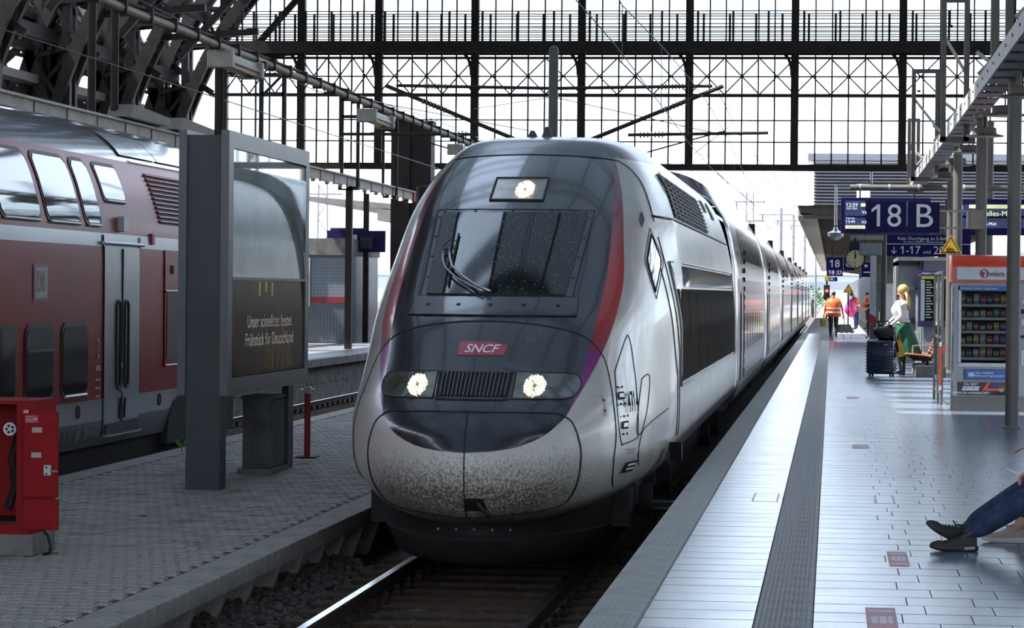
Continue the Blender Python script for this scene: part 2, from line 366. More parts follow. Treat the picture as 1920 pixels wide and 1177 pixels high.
rnd = random.Random(5)
while y < 62:
    x = -4.82 - (.05 if r % 2 else 0)
    while x > -8.2:
        pav.append((x, y)); x -= .1
    y += .2; r += 1
fx = lambda x, y: 1560 + 5300 * x / y
vis = [p for p in pav if fx(*p) > -700]
vis.sort(key=lambda p: p[1] + (0 if fx(*p) > -8 and 541 + 5333 * (CAMZ - LZ) / p[1] < 1182 else 1000)); rest = MB()
for k, (x, y) in enumerate(vis):
    z = LZ + rnd.uniform(-.004, .002)
    if k < 300: inst(pmesh, (x, y, z), lp, 'paver')
    elif y < 34: rest.prism([(a + x, b + y) for a, b in pp], 'z', z - .03, z)
    else: rest.box(x - .0455, x + .0455, y - .089, y + .089, z - .02, z)
ro = rest.build('pavers_beyond', BRICK, lp); ro['kind'] = 'stuff'
# --- far raised platform left of the red train
FARTILE = M('far_platform_tile', (.17, .18, .20), .3, 0, .12, 1.2)
fp = tag(MB().box(-34, -11.95, 30, 180, -.3, PZ).build('floor_far_platform', FARTILE), kind='structure')
MB().box(-12.0, -11.70, 30, 180, PZ - .17, PZ + .004).build('platform_edge', COPE, fp)
for i in range(75): MB().box(-11.95, -11.86, 40 + 2 * i, 41.985 + 2 * i, .18, PZ - .18).build('wall_panel', COPE, fp)
for i in range(75): MB().box(-11.93, -11.82, 40 + 2 * i, 41.985 + 2 * i, -.3, .17).build('wall_panel', COPE, fp)
# ================================================================= HIGH-SPEED TRAIN
def ip(x, X, Y):
    if x <= X[0]: return Y[0]
    for i in range(1, len(X)):
        if x <= X[i]:
            t = (x - X[i - 1]) / (X[i] - X[i - 1]); return Y[i - 1] + t * (Y[i] - Y[i - 1])
    return Y[-1]
def smooth_ip(X, Y):
    """monotone cubic through the points"""
    n = len(X); d = [(Y[i + 1] - Y[i]) / (X[i + 1] - X[i]) for i in range(n - 1)]; m = [d[0]] + [0 if d[i - 1] * d[i] <= 0 else 2 * d[i - 1] * d[i] / (d[i - 1] + d[i]) for i in range(1, n - 1)] + [d[-1]]
    def f(x):
        if x <= X[0]: return Y[0]
        if x >= X[-1]: return Y[-1]
        i = next(k for k in range(n - 1) if x <= X[k + 1]); h = X[i + 1] - X[i]; t = (x - X[i]) / h
        return (2 * t**3 - 3 * t * t + 1) * Y[i] + (t**3 - 2 * t * t + t) * h * m[i] + (-2 * t**3 + 3 * t * t) * Y[i + 1] + (t**3 - t * t) * h * m[i + 1]
    return f
nd0 = smooth_ip([.45, .50, .58, .75, .95, 1.2, 1.37, 1.57, 1.87, 2.1, 2.35, 2.7, 3.07, 3.31, 3.68, 3.84, 3.92, 4.0, 4.05, 4.08], [23.1, 22.82, 22.64, 22.52, 22.5, 22.56, 22.72, 23.05, 23.53, 23.92, 24.42, 25.1, 25.8, 26.35, 27.35, 27.9, 28.6, 30.2, 32.5, 36])
nw = smooth_ip([.45, .55, .65, .85, 1.0, 1.3, 2.0, 2.5, 3.0, 3.4, 3.65, 3.84, 3.92, 4.0, 4.05, 4.08], [.85, 1.08, 1.22, 1.39, 1.44, 1.455, 1.45, 1.41, 1.325, 1.205, 1.08, .92, .80, .60, .4, .16])
nA = smooth_ip([.4, 1.6, 2.5, 3.1, 3.65, 4.1], [1.5, 1.5, 1.0, .8, .6, .4])
nB = smooth_ip([.4, 1.6, 2.5, 3.1, 3.65, 4.1], [2.5, 2.5, 2.5, 2.0, 1.6, 1.2])
def ndepth(u, z): s = min(1, abs(u) / nw(z)); return nd0(z) + nA(z) * s * s + nB(z) * s**7
def nside(y, z):
    w = nw(z)
    if y >= ndepth(w, z): return w
    a, b = 0., w
    for _ in range(30):
        m = (a + b) / 2
        if ndepth(m, z) < y: a = m
        else: b = m
    return a
def NP(u, z, off=0.):
    p = Vector((XC + u, ndepth(u, z), z))
    if off:
        e = .01; a = Vector((XC + u + e, ndepth(u + e, z), z)) - Vector((XC + u - e, ndepth(u - e, z), z)); b = Vector((XC + u, ndepth(u, z + e), z + e)) - Vector((XC + u, ndepth(u, z - e), z - e))
        p += a.cross(b).normalized() * off
    return p
def NS(y, z, off=0.):
    """point on the right-hand flank"""
    e = .02; u = nside(y, z); p = Vector((XC + u, y, z))
    if off:
        a = Vector((nside(y + e, z) - nside(y - e, z), 2 * e, 0)); b = Vector((nside(y, z + e) - nside(y, z - e), 0, 2 * e)); n = a.cross(b).normalized()
        p += n * (off if n.x > 0 else -off)
    return p
def dens(pts, n=6, closed=False):
    o = []; P = pts + [pts[0]] if closed else pts
    for a, b in zip(P, P[1:]): o += [(a[0] + (b[0] - a[0]) * k / n, a[1] + (b[1] - a[1]) * k / n) for k in range(n)]
    if not closed: o.append(P[-1])
    return o
def crom(pts, n=6):
    o = []; P = [pts[0]] + pts + [pts[-1]]
    for i in range(1, len(P) - 2):
        for k in range(n):
            t = k / n; o.append(tuple(.5 * (2 * P[i][c] + (P[i + 1][c] - P[i - 1][c]) * t + (2 * P[i - 1][c] - 5 * P[i][c] + 4 * P[i + 1][c] - P[i + 2][c]) * t * t + (3 * P[i][c] - P[i - 1][c] - 3 * P[i + 1][c] + P[i + 2][c]) * t**3) for c in range(len(pts[0]))))
    o.append(pts[-1]); return o
def patch(mb, poly, fn, off, n=10, m=6):
    """four-sided patch (TL, TR, BR, BL) draped on a surface"""
    tl, tr, br, bl = poly; rows = []
    for i in range(m + 1):
        t = i / m; a = [tl[c] + (bl[c] - tl[c]) * t for c in (0, 1)]; b = [tr[c] + (br[c] - tr[c]) * t for c in (0, 1)]
        rows.append([fn(a[0] + (b[0] - a[0]) * j / n, a[1] + (b[1] - a[1]) * j / n, off) for j in range(n + 1)])
    return mb.grid(rows)
def seam(pts, fn, r, mat, parent, name='panel_seam', off=0., closed=False):
    return MB().tube([fn(a, b, off) for a, b in pts], r, 6, closed).build(name, mat, parent, smooth='all')
def drape_text(s, size, c, fn, mat, parent, wscale=1., off=.004, shear=0., bold=0.):
    v, f = text_geo(s, size, shear=shear, bold=bold); mb = MB()
    mb.add([fn(c[0] + a * wscale, c[1] + b, off) for a, b in v], f); return mb.build('lettering', mat, parent)
def train_white():
    m = M('train_silver_white', (.56, .535, .49), .33, .08, .05, 1.2, coat=.15)
    N = m.node_tree.nodes; L = m.node_tree.links; b = N['Principled BSDF']; src = b.inputs['Base Color'].links[0].from_socket
    g = N.new('ShaderNodeNewGeometry'); sp = N.new('ShaderNodeSeparateXYZ'); L.new(g.outputs['Position'], sp.inputs[0])
    def rng(sock, a, c):
        r = N.new('ShaderNodeMapRange'); r.inputs['From Min'].default_value = a; r.inputs['From Max'].default_value = c; L.new(sock, r.inputs[0]); return r.outputs[0]
    def mul(a, c):
        k = N.new('ShaderNodeMath'); k.operation = 'MULTIPLY'; L.new(a, k.inputs[0]); L.new(c, k.inputs[1]); return k.outputs[0]
    front = mul(rng(sp.outputs['Y'], 25.2, 22.9), rng(sp.outputs['Z'], 1.5, .75))
    n1 = N.new('ShaderNodeTexNoise'); n1.inputs['Scale'].default_value = 46; n1.inputs['Detail'].default_value = 6; n1.inputs['Roughness'].default_value = .75; L.new(g.outputs['Position'], n1.inputs['Vector'])
    th = N.new('ShaderNodeMath'); th.operation = 'MULTIPLY_ADD'; th.inputs[1].default_value = .33; L.new(front, th.inputs[0]); L.new(n1.outputs[0], th.inputs[2])
    cr = N.new('ShaderNodeValToRGB'); cr.color_ramp.elements[0].position = .68; cr.color_ramp.elements[1].position = .86; L.new(th.outputs[0], cr.inputs[0])
    mx = N.new('ShaderNodeMix'); mx.data_type = 'RGBA'; L.new(mul(cr.outputs[0], front), mx.inputs['Factor']); L.new(src, mx.inputs['A']); mx.inputs['B'].default_value = (.075, .045, .026, 1)
    # broad grey film of dust on the nose
    n2 = N.new('ShaderNodeTexNoise'); n2.inputs['Scale'].default_value = 3.; n2.inputs['Detail'].default_value = 5; L.new(g.outputs['Position'], n2.inputs['Vector'])
    r2 = N.new('ShaderNodeMapRange'); r2.inputs['From Min'].default_value = .35; r2.inputs['From Max'].default_value = .7; r2.inputs['To Max'].default_value = .28; L.new(n2.outputs[0], r2.inputs[0])
    mx2 = N.new('ShaderNodeMix'); mx2.data_type = 'RGBA'; L.new(r2.outputs[0], mx2.inputs['Factor']); L.new(mx.outputs['Result'], mx2.inputs['A']); mx2.inputs['B'].default_value = (.33, .31, .28, 1)
    L.new(mx2.outputs['Result'], b.inputs['Base Color'])
    ro = N.new('ShaderNodeMapRange'); ro.inputs['To Min'].default_value = .27; ro.inputs['To Max'].default_value = .6; L.new(front, ro.inputs[0]); L.new(ro.outputs[0], b.inputs['Roughness'])
    co = N.new('ShaderNodeMapRange'); co.inputs['To Min'].default_value = .15; co.inputs['To Max'].default_value = .05; L.new(front, co.inputs[0]); L.new(co.outputs[0], b.inputs['Coat Weight'])
    return m
TW = train_white()
MASK = M('nose_charcoal_gloss', (.026, .029, .037), .2, 0, .25, 5, coat=.35, dirt=(.05, .054, .06), ds=2.2)
ROOFG = M('roof_grey_gloss', (.055, .062, .075), .3, .1, .2, 3, coat=.15)
TSEAM = M('panel_seam_black', (.006, .006, .007), .6)
TGREY = M('train_lower_grey', (.10, .105, .12), .45, 0, .15, 3, coat=.2)
UNDER = M('underframe_black', (.010, .009, .009), .75, 0, .4, 4, bump=.2)
def stripe_material():
    m = bpy.data.materials.new('stripe_red_to_violet'); m.use_nodes = True; N = m.node_tree.nodes; L = m.node_tree.links; b = N['Principled BSDF']
    g = N.new('ShaderNodeNewGeometry'); s = N.new('ShaderNodeSeparateXYZ'); L.new(g.outputs['Position'], s.inputs[0])
    r = N.new('ShaderNodeMapRange'); r.inputs['From Min'].default_value = 1.3; r.inputs['From Max'].default_value = 3.7; L.new(s.outputs['Z'], r.inputs[0])
    c = N.new('ShaderNodeValToRGB'); e = c.color_ramp.elements; e[0].position = 0; e[0].color = (.20, .008, .20, 1); e[1].position = 1; e[1].color = (.10, .018, .065, 1)
    for p, col in ((.235, (.22, .006, .18)), (.24, (.24, .012, .035)), (.36, (.42, .016, .022)), (.55, (.46, .018, .02)), (.72, (.24, .016, .04))):
        k = e.new(p); k.color = col + (1,)
    L.new(r.outputs[0], c.inputs[0]); L.new(c.outputs[0], b.inputs['Base Color']); b.inputs['Roughness'].default_value = .35; b.inputs['Coat Weight'].default_value = .6; b.inputs['Coat Roughness'].default_value = .1
    return m
STRIPE = stripe_material()
ui_ = smooth_ip([1.067, 1.075, 1.113, 1.208, 1.28, 1.345, 1.57, 1.88, 2.08, 2.5, 2.99, 3.3, 3.63, 3.70], [0, .17, .41, .62, .70, .755, .81, .86, .885, .91, .885, .85, .785, .77])
uo_ = smooth_ip([1.067, 1.075, 1.113, 1.208, 1.28, 1.345, 1.45, 1.61, 1.8, 1.99, 2.2, 2.4, 2.89, 3.2, 3.58, 3.64, 3.70], [0, .17, .41, .62, .70, .756, .805, .875, .945, .998, 1.033, 1.045, .99, .94, .82, .785, .77])
ZR = [.45, .47, .50, .54, .58, .63, .69, .76, .84, .92, 1.0, 1.05, 1.066] + [1.068, 1.07, 1.075, 1.085, 1.10, 1.12, 1.15, 1.18, 1.21, 1.24, 1.27, 1.30, 1.33, 1.36] + [1.4 + .06 * i for i in range(38)] + [3.64, 3.68]
YEND = 43.6
pc = thing('high_speed_train', 'white and silver high speed power car with charcoal nose and red side stripes', 'train', (XC, 22.5, 0))
# front mask and stripes
zs = [z for z in ZR if z >= 1.068]
MB().grid([[NP(-ui_(z) + 2 * ui_(z) * j / 30, z) for j in range(31)] for z in zs]).build('nose_mask', MASK, pc, smooth='all')
zs2 = [z for z in ZR if 1.345 < z < 3.66]
for s in (-1, 1):
    MB().grid([[NP(s * (ui_(z) + (uo_(z) - ui_(z)) * j / 4), z) for j in range(5)] for z in zs2]).build('nose_stripe', STRIPE, pc, smooth='all')
# shell: flanks from the stripe outward, then straight back
def shell_row(z, s):
    a = 0 if z < 1.067 else uo_(z); w = nw(z)
    r = [NP(s * (a + (w - a) * (1 - (1 - j / 22)**1.5)), z) for j in range(23)]
    y = r[-1].y; n = 14
    return r + [Vector((r[-1].x, y + (YEND - y) * k / n, z)) for k in range(1, n + 1)]
for s in (-1, 1):
    MB().grid([shell_row(z, s) for z in ZR]).build('body_shell', TW, pc, smooth='all')
# roof: front lip (grey) and roof behind
ZT = [3.68, 3.70, 3.73, 3.76, 3.80, 3.84, 3.88, 3.92, 3.96, 4.0, 4.03, 4.05, 4.065, 4.08]
for s in (-1, 1):
    rows = []
    for z in ZT:
        w = nw(z); rows.append([NP(s * w * (1 - (1 - j / 22)**1.4), z) for j in range(23)])
    MB().grid([r for r in rows]).build('roof_fairing', ROOFG, pc, smooth='all')
    rows2 = []
    for z, r in zip(ZT, rows):
        y = r[-1].y; rows2.append([Vector((r[-1].x, y + (YEND - y) * k / 14, z)) for k in range(15)])
    MB().grid(rows2).build('roof_side', TW, pc, smooth='all')
MB().box(XC - .18, XC + .18, 36, YEND, 4.04, 4.085).build('roof_top', ROOFG, pc)
# panel seams
for s in (-1, 1):
    seam(crom([(s * a, b) for a, b in [(1.06, .70), (1.10, .95), (1.112, 1.23), (1.045, 1.58), (.95, 1.84), (.76, 2.005), (.37, 2.088), (0, 2.108)]]), NP, .007, TSEAM, pc)
    seam(crom([(s * a, b) for a, b in [(0, .535), (.35, .56), (.68, .60), (.80, .70), (.86, .85), (.88, 1.05), (.835, 1.24), (.76, 1.335), (.61, 1.376), (0, 1.388)]]), NP, .009, TSEAM, pc)
    seam(crom([(s * a, b) for a, b in [(0, 3.685), (.4, 3.675), (.75, 3.655), (.84, 3.628), (.94, 3.555), (1.045, 3.42), (1.125, 3.24), (1.19, 3.05)]]), NP, .008, TSEAM, pc)
seam([(0, .54 + .02 * i) for i in range(43)], NP, .006, TSEAM, pc)
# towing hook pocket at the hatch
patch(MB(), [(0.004, .705), (.15, .705), (.17, .60), (.004, .60)], NP, .004).build('coupler_pocket', TSEAM, pc)
MB().tube([NP(.10, .68, .01), NP(.14, .64, .05), NP(.18, .605, .075)], .017, 8).build('tow_hook', UNDER, pc, smooth='all')
# headlights
LENS = M('headlight_lens', (.085, .095, .085), .12, 0, .4, 6, coat=1.)
LED = M('headlight_led', (1, .72, .35), .3, 0, .02, emit=4.0)
LEDC = M('headlight_led_core', (1, .86, .62), .3, 0, .02, emit=8.0)
REFL = M('headlight_reflector', (.32, .31, .28), .3, .6, .2, 9)
def lamp(cu, cz, r, parent, seed):
    rd = random.Random(seed); mb = MB(); core = MB()
    disc = [NP(cu, cz, .009)]; n = 28
    mb2 = MB(); mb2.add([NP(cu, cz, .010)] + [NP(cu + r * 1.02 * cos(2 * pi * k / n), cz + r * 1.02 * sin(2 * pi * k / n), .009) for k in range(n)], [(0, 1 + k, 1 + (k + 1) % n) for k in range(n)])
    mb2.build('lamp_reflector', REFL, parent)
    for ring, cnt in ((.30, 8), (.55, 14), (.78, 20), (.95, 26)):
        for k in range(cnt):
            a = 2 * pi * (k + .5 * rd.random()) / cnt; q = r * ring * rd.uniform(.95, 1.05); c = NP(cu + q * cos(a), cz + q * sin(a), .012); b = r * (.12 if ring < .9 else .085)
            tgt = core if .4 < ring < .9 else mb
            tgt.add([c + Vector((v.x * b, v.y * b * .6, v.z * b)) for v in IV], IF)
    mb.build('led_ring', LED, parent)['kind'] = 'stuff'; core.build('led_core', LEDC, parent)['kind'] = 'stuff'
def capsule(s):
    o = [(s * .325, 1.695), (s * .70, 1.682)]
    for k in range(1, 9):
        a = pi / 2 - pi * k / 9; o.append((s * (.735 + .10 * cos(a)), 1.582 + .10 * sin(a)))
    return o + [(s * .70, 1.478), (s * .325, 1.484)]
for s in (-1, 1):
    out = dens(capsule(s), 2, True); c = (s * .55, 1.585); hl = MB()
    ring = [[NP(c[0] + (a - c[0]) * t, c[1] + (b - c[1]) * t, .006) for a, b in out] for t in (0.05, .35, .7, 1.0)]
    hl.grid(ring, closed=True).build('headlight', LENS, pc, smooth='all')
    h = [o for o in pc.children if o.name.startswith('headlight')][-1]
    seam(out, NP, .008, TSEAM, h, 'lens_frame', .004, True)
    lamp(s * .483, 1.580, .085, h, 5 + s)
# nose grille
g = patch(MB(), [(-.315, 1.695), (.315, 1.695), (.30, 1.478), (-.30, 1.478)], NP, .003).build('nose_grille', TSEAM, pc)
GRB = M('grille_grey', (.06, .062, .066), .4, .2, .15)
seam(dens([(-.31, 1.69), (.31, 1.69), (.297, 1.482), (-.297, 1.482)], 6, True), NP, .011, GRB, g, 'grille_frame', .008, True)
for k in range(17):
    t = -1 + 2 * (k + .5) / 17; MB().bar(NP(t * .285, 1.675, .012), NP(t * .277, 1.495, .012), .012, .022, up=(0, 1, .3)).build('slat', GRB, g)
# logo
LOGO = M('logo_red', (.42, .02, .05), .35, 0, .15, 4, coat=.5)
lg = MB(); lrows = []
for i in range(13):
    t = i / 12; u = -.195 + .405 * t; zt_ = 1.938 if t < .62 else 1.938 - .03 * ((t - .62) / .38); lrows.append([NP(u + .006 - .02 * (1 - k / 4) * (1 if t > .9 else 0), 1.826 + (zt_ - 1.826) * k / 4, .003) for k in range(5)])
lgo = lg.grid(lrows).build('logo_badge', LOGO, pc)
drape_text('SNCF', .092, (0.0, 1.875), NP, WHITEPAINT, lgo, 1.25, .006, .28, .012)
# windscreen
def windscreen_material():
    m = M('windscreen_glass', (.010, .015, .015), .05, 0, .3, 2, coat=0., spec=.35)
    N = m.node_tree.nodes; L = m.node_tree.links; b = N['Principled BSDF']; src = b.inputs['Base Color'].links[0].from_socket
    g = N.new('ShaderNodeNewGeometry'); fac = None
    for sc, th in ((24, .13), (60, .11)):
        v = N.new('ShaderNodeTexVoronoi'); v.inputs['Scale'].default_value = sc; v.inputs['Randomness'].default_value = 1; L.new(g.outputs['Position'], v.inputs['Vector'])
        k = N.new('ShaderNodeMath'); k.operation = 'LESS_THAN'; k.inputs[1].default_value = th; L.new(v.outputs['Distance'], k.inputs[0])
        if fac is None: fac = k.outputs[0]
        else:
            a = N.new('ShaderNodeMath'); a.operation = 'MAXIMUM'; L.new(fac, a.inputs[0]); L.new(k.outputs[0], a.inputs[1]); fac = a.outputs[0]
    mx = N.new('ShaderNodeMix'); mx.data_type = 'RGBA'; L.new(fac, mx.inputs['Factor']); L.new(src, mx.inputs['A']); mx.inputs['B'].default_value = (.38, .42, .42, 1); L.new(mx.outputs['Result'], b.inputs['Base Color'])
    return m
WS = windscreen_material()
FRM = M('windscreen_frame', (.045, .048, .055), .35, .2, .15, 6, coat=.4)
wf_ = patch(MB(), [(-.725, 3.105), (.725, 3.105), (.665, 2.31), (-.665, 2.31)], NP, .006, 16, 12).build('windscreen_surround', FRM, pc, smooth='all')
seam(dens([(-.725, 3.105), (.725, 3.105), (.665, 2.31), (-.665, 2.31)], 8, True), NP, .009, TSEAM, wf_, 'surround_edge', .004, True)
wrow = []
for i in range(9):
    wrow.append([NP(-.668 + 1.336 * j / 16, 3.07, .016).lerp(NP(-.600 + 1.2 * j / 16, 2.325, .016), i / 8) for j in range(17)])
gl = MB().grid(wrow).build('windscreen', WS, pc, smooth='all')
tag(gl, 'dirty dark windscreen pane flecked with insect spots')
seam(dens([(-.668, 3.07), (.668, 3.07), (.600, 2.325), (-.600, 2.325)], 8, True), NP, .007, TSEAM, gl, 'rubber_seal', .010, True)
for (u, z) in [(-.65, 3.088), (-.35, 3.09), (0, 3.09), (.35, 3.09), (.65, 3.088)] + [(s * (.695 - .065 * t), 3.07 - .74 * t) for s in (-1, 1) for t in (.05, .3, .55, .8)]:
    MB().cyl(NP(u, z, .004), NP(u, z, .012), .011, n=8).build('bolt', TSEAM, wf_)
kp = patch(MB(), [(-.715, 2.305), (.715, 2.305), (.725, 2.150), (-.725, 2.150)], NP, .012, 16, 6).build('cowl_panel', MASK, pc, smooth='all')
seam(dens([(-.715, 2.305), (.715, 2.305), (.725, 2.150), (-.725, 2.150)], 8, True), NP, .007, TSEAM, kp, 'cowl_edge', .008, True)
for k in range(5): MB().cyl(NP(-.56 + .28 * k, 2.235, .008), NP(-.56 + .28 * k, 2.235, .016), .020, n=12).build('bolt_hole', TSEAM, kp)
# wiper
wp = MB().tube([NP(a, b, .05) for a, b in [(-.02, 2.318), (-.15, 2.363), (-.30, 2.45), (-.415, 2.535), (-.46, 2.62), (-.486, 2.70)]], .012, 6).build('wiper', CHROME, pc, smooth='all')
MB().tube([NP(a, b, .05) for a, b in [(-.085, 2.318), (-.206, 2.363), (-.36, 2.44), (-.476, 2.525), (-.52, 2.60), (-.535, 2.68)]], .009, 6).build('wiper_rod', CHROME, wp, smooth='all')
MB().tube([NP(-.412, 2.385, .03), NP(-.43, 2.60, .035), NP(-.441, 2.85, .03)], .010, 6).build('wiper_blade', BLACK, wp)
MB().tube([NP(-.54, 2.68, .05), NP(-.44, 2.70, .05)], .010, 6).build('wiper_link', TSEAM, wp)
MB().tube([NP(-.535 + .06 - .07 * cos(t), 2.68 + .10 * sin(t), .05) for t in [.0, .5, 1, 1.5, 2.2]], .005, 6).build('washer_hose', BLACK, wp)
# top marker lamp
tl_ = patch(MB(), [(-.245, 3.425), (.245, 3.425), (.245, 3.20), (-.245, 3.20)], NP, .004, 8, 6).build('marker_lamp', REFL, pc, smooth='all')
seam(dens([(-.245, 3.425), (.245, 3.425), (.245, 3.20), (-.245, 3.20)], 6, True), NP, .013, TSEAM, tl_, 'lamp_frame', .004, True)
lamp(.055, 3.305, .085, tl_, 11)
# roof antennas
for (u, y, h) in ((0.0, 28.9, .12), (-.16, 29.0, .085)):
    z = 3.925; MB().lathe([(.075, 0), (.06, .012), (.035, h * .7), (.018, h), (0.0, h)], (XC + u, y, z), 12).build('antenna', ROOFG, pc, smooth=40)
# skirt (snow plough) under the nose
rows = []
for z, k, dy in ((.10, .86, .55), (.13, .90, .50), (.30, .97, .40), (.33, .985, .41), (.345, .965, .43), (.46, .99, .42), (.60, 1.0, .30)):
    rows.append([Vector((XC + 1.04 * k * sin(a), 22.85 + dy + 2.3 * (1 - cos(a)**.9 if cos(a) > 0 else 1), z)) for a in [(-1 + 2 * j / 40) * pi / 2 for j in range(41)]])
MB().grid(rows).build('snow_plough', UNDER, pc, smooth=40)
for k in range(5): MB().cyl((XC - .30 + .15 * k, 23.2, .40), (XC - .30 + .15 * k, 23.26, .40), .012, n=8).build('bolt', GRB, pc)
MB().box(XC - 1.15, XC + 1.15, 25.0, YEND, .30, .62).build('underframe', UNDER, pc)
# flank details (right-hand side towards the tiled platform)
TTEXT = M('train_lettering_dark', (.02, .02, .022), .85, spec=.02)
BRN = M('radiator_brown', (.055, .046, .038), .85, 0, .2, 4, spec=.04)
# lower grey band
MB().grid([[NS(25.9 + (YEND - 25.9) * k / 24, z, .004) for k in range(25)] for z in (.60, .66, .72, .78, .84, .90, .94)]).build('lower_band', TGREY, pc, smooth='all')
for k in range(9):
    a = 27.7 + 15.0 * k / 9; b = 27.7 + 15.0 * (k + 1) / 9 - .05
    MB().grid([[NS(y, z, .012) for y in (a, (a + b) / 2, b)] for z in (1.50, 1.8, 2.1, 2.40)]).build('radiator_panel', BRN, pc)
    for q in range(6):
        yy = a + (b - a) * (q + .5) / 6; MB().grid([[NS(yy + d, z, .016) for d in (-.05, .05)] for z in (1.51, 1.95, 2.39)]).build('radiator_fin', M('radiator_fin', (.08, .068, .058), .85, 0, spec=.04), pc)
SIDEG = M('side_window_strip', (.02, .022, .028), .08, 0, .2, 1, coat=1.)
MB().grid([[NS(27.6 + 15.1 * k / 12, z, .008) for k in range(13)] for z in (2.42, 2.52, 2.63)]).build('window_strip', SIDEG, pc, smooth='all')
sp_ = [(27.62, 1.46), (27.62, 2.66), (42.8, 2.66), (42.8, 1.46)]
seam(dens(sp_, 10, True), NS, .010, M('trim_grey', (.28, .28, .28), .35, .5), pc, 'panel_trim', .010, True)
seam([(27.45 + .5 * k, 3.10) for k in range(33)], NS, .014, TSEAM, pc, 'roof_seam', .0)
seam([(27.05, 1.0 + .1 * k) for k in range(20)], NS, .009, TSEAM, pc, 'door_seam', .0)
seam([(27.38, 1.0 + .1 * k) for k in range(20)], NS, .009, TSEAM, pc, 'door_seam', .0)
# roof vents
VB = M('vent_black', (.008, .008, .008), .7)
v0 = MB().grid([[NS(29.1 + 7.9 * k / 16, z, .010) for k in range(17)] for z in (3.13, 3.25, 3.37, 3.49, 3.58)]).build('roof_vent', VB, pc)
VS = M('vent_slat', (.045, .043, .040), .5, .3)
for k in range(10):
    y = 29.15 + 7.8 * k / 9; MB().grid([[NS(y + d, z, .03) for d in (-.06, .06)] for z in (3.13, 3.28, 3.43, 3.58)]).build('vent_post', VS, v0)
for k in range(9): MB().tube([NS(29.2 + 7.7 * j / 8, 3.16 + .047 * k, .018) for j in range(9)], .008, 5).build('vent_slat', VS, v0)
MB().grid([[NS(38.2 + .9 * k / 3, z, .012) for k in range(4)] for z in (3.45, 3.55, 3.62)]).build('roof_intake', VB, pc)
MB().grid([[NS(40.2 + .9 * k / 3, z, .012) for k in range(4)] for z in (3.40, 3.52, 3.64)]).build('roof_intake', VB, pc)
# cab side window
wo = [(1.170, 2.976), (1.285, 2.70), (1.295, 2.62), (1.285, 2.305), (1.18, 2.62), (1.168, 2.68)]
cw = MB(); wc = (1.228, 2.64); wi = [(wc[0] + (a - wc[0]) * .72, wc[1] + (b - wc[1]) * .80) for a, b in wo]
cw.grid([[NP(wc[0] + (a - wc[0]) * t, wc[1] + (b - wc[1]) * t, .008) for a, b in dens(wi, 4, True)] for t in (.02, .5, 1)], closed=True)
cwo = cw.build('cab_window', M('cab_side_glass', (.02, .025, .025), .03, 0, .1, coat=1., spec=1.), pc, smooth='all')
seam(dens(wi, 4, True), NP, .012, TSEAM, cwo, 'rubber_seal', .004, True); seam(dens(wo, 4, True), NP, .006, GRB, cwo, 'window_recess', .0, True)
dm = [(1.088, 3.143), (1.121, 3.054), (1.113, 2.972), (1.084, 3.049)]
MB().add([NP(a, b, .006) for a, b in dm], [(0, 1, 2, 3)]).build('lashing_point', TSEAM, pc)
seam(crom([(1.062, 1.68), (1.112, 1.955), (1.135, 1.965), (1.172, 1.80), (1.238, 1.40), (1.252, 1.14), (1.235, 1.10), (1.165, 1.078), (1.148, 1.10), (1.108, 1.40), (1.062, 1.68)], 5), NP, .006, TSEAM, pc, 'access_panel_seam')
seam(crom([(1.245, 1.60), (1.29, 1.62), (1.30, 1.36), (1.275, 1.16), (1.245, 1.15), (1.245, 1.38), (1.245, 1.60)], 5), NP, .006, TSEAM, pc, 'access_panel_seam')
seam(crom([(1.24, .86), (1.27, 1.12), (1.31, 1.20), (1.42, 1.30)], 5), NP, .006, TSEAM, pc, 'access_panel_seam')
MB().add([NP(a, b, .006) for a, b in [(.995, 1.49), (1.012, 1.50), (1.045, 1.335), (1.028, 1.322)]], [(0, 1, 2, 3)]).build('step_plate', M('pale_pink_plate', (.55, .40, .38), .4), pc)
for (u, z) in ((1.010, 1.455), (1.028, 1.37)): MB().cyl(NP(u, z, .006), NP(u, z, .010), .012, n=8).build('bolt', TSEAM, pc)
def flank_frame(y, z, off):
    c = NS(y, z); tx = NS(y + .15, z) - NS(y - .15, z); tz = NS(y, z + .1) - NS(y, z - .1); n = tx.cross(tz).normalized(); n = n if n.x > 0 else -n
    up = (Vector((0, 0, 1)) - n * n.z).normalized(); x = up.cross(n).normalized(); return c + n * off, x, up + x * .55
def flank_rect(y, z, w, h, off, mat, name, par):
    c, x, u = flank_frame(y, z, off); return MB().add([c - x * w / 2 - u * h / 2, c + x * w / 2 - u * h / 2, c + x * w / 2 + u * h / 2, c - x * w / 2 + u * h / 2], [(0, 1, 2, 3)]).build(name, mat, par)
def flank_text(s, size, y, z, fit, off=.02, bold=0.):
    c, x, u = flank_frame(y, z, off); return lettering(s, size, c, TTEXT, pc, x, u, fit=fit, bold=bold)
flank_text('4714', .25, 24.42, 1.41, .36, .022, .014); flank_text('TGV 310027', .07, 24.23, 1.006, .30, .014)
for (y, z) in ((24.19, 1.48), (24.08, 1.237)):
    q = flank_rect(y, z, .17, .065, .012, TTEXT, 'rating_plate', pc); flank_rect(y, z, .13, .035, .015, TW, 'plate_field', q)
    c, x, u = flank_frame(y, z, .004)
    for sx in (-1, 1):
        for sz in (-1, 1): p = c + x * sx * .06 + u * sz * .075; MB().cyl(p, p + x.cross(u) * .012, .010, n=6).build('rivet', TTEXT, pc)
q = flank_rect(24.34, .875, .40, .10, .016, TTEXT, 'maker_plate', pc); flank_rect(24.36, .895, .30, .018, .020, WHITEPAINT, 'plate_print', q); flank_rect(24.36, .860, .30, .018, .020, WHITEPAINT, 'plate_print', q)
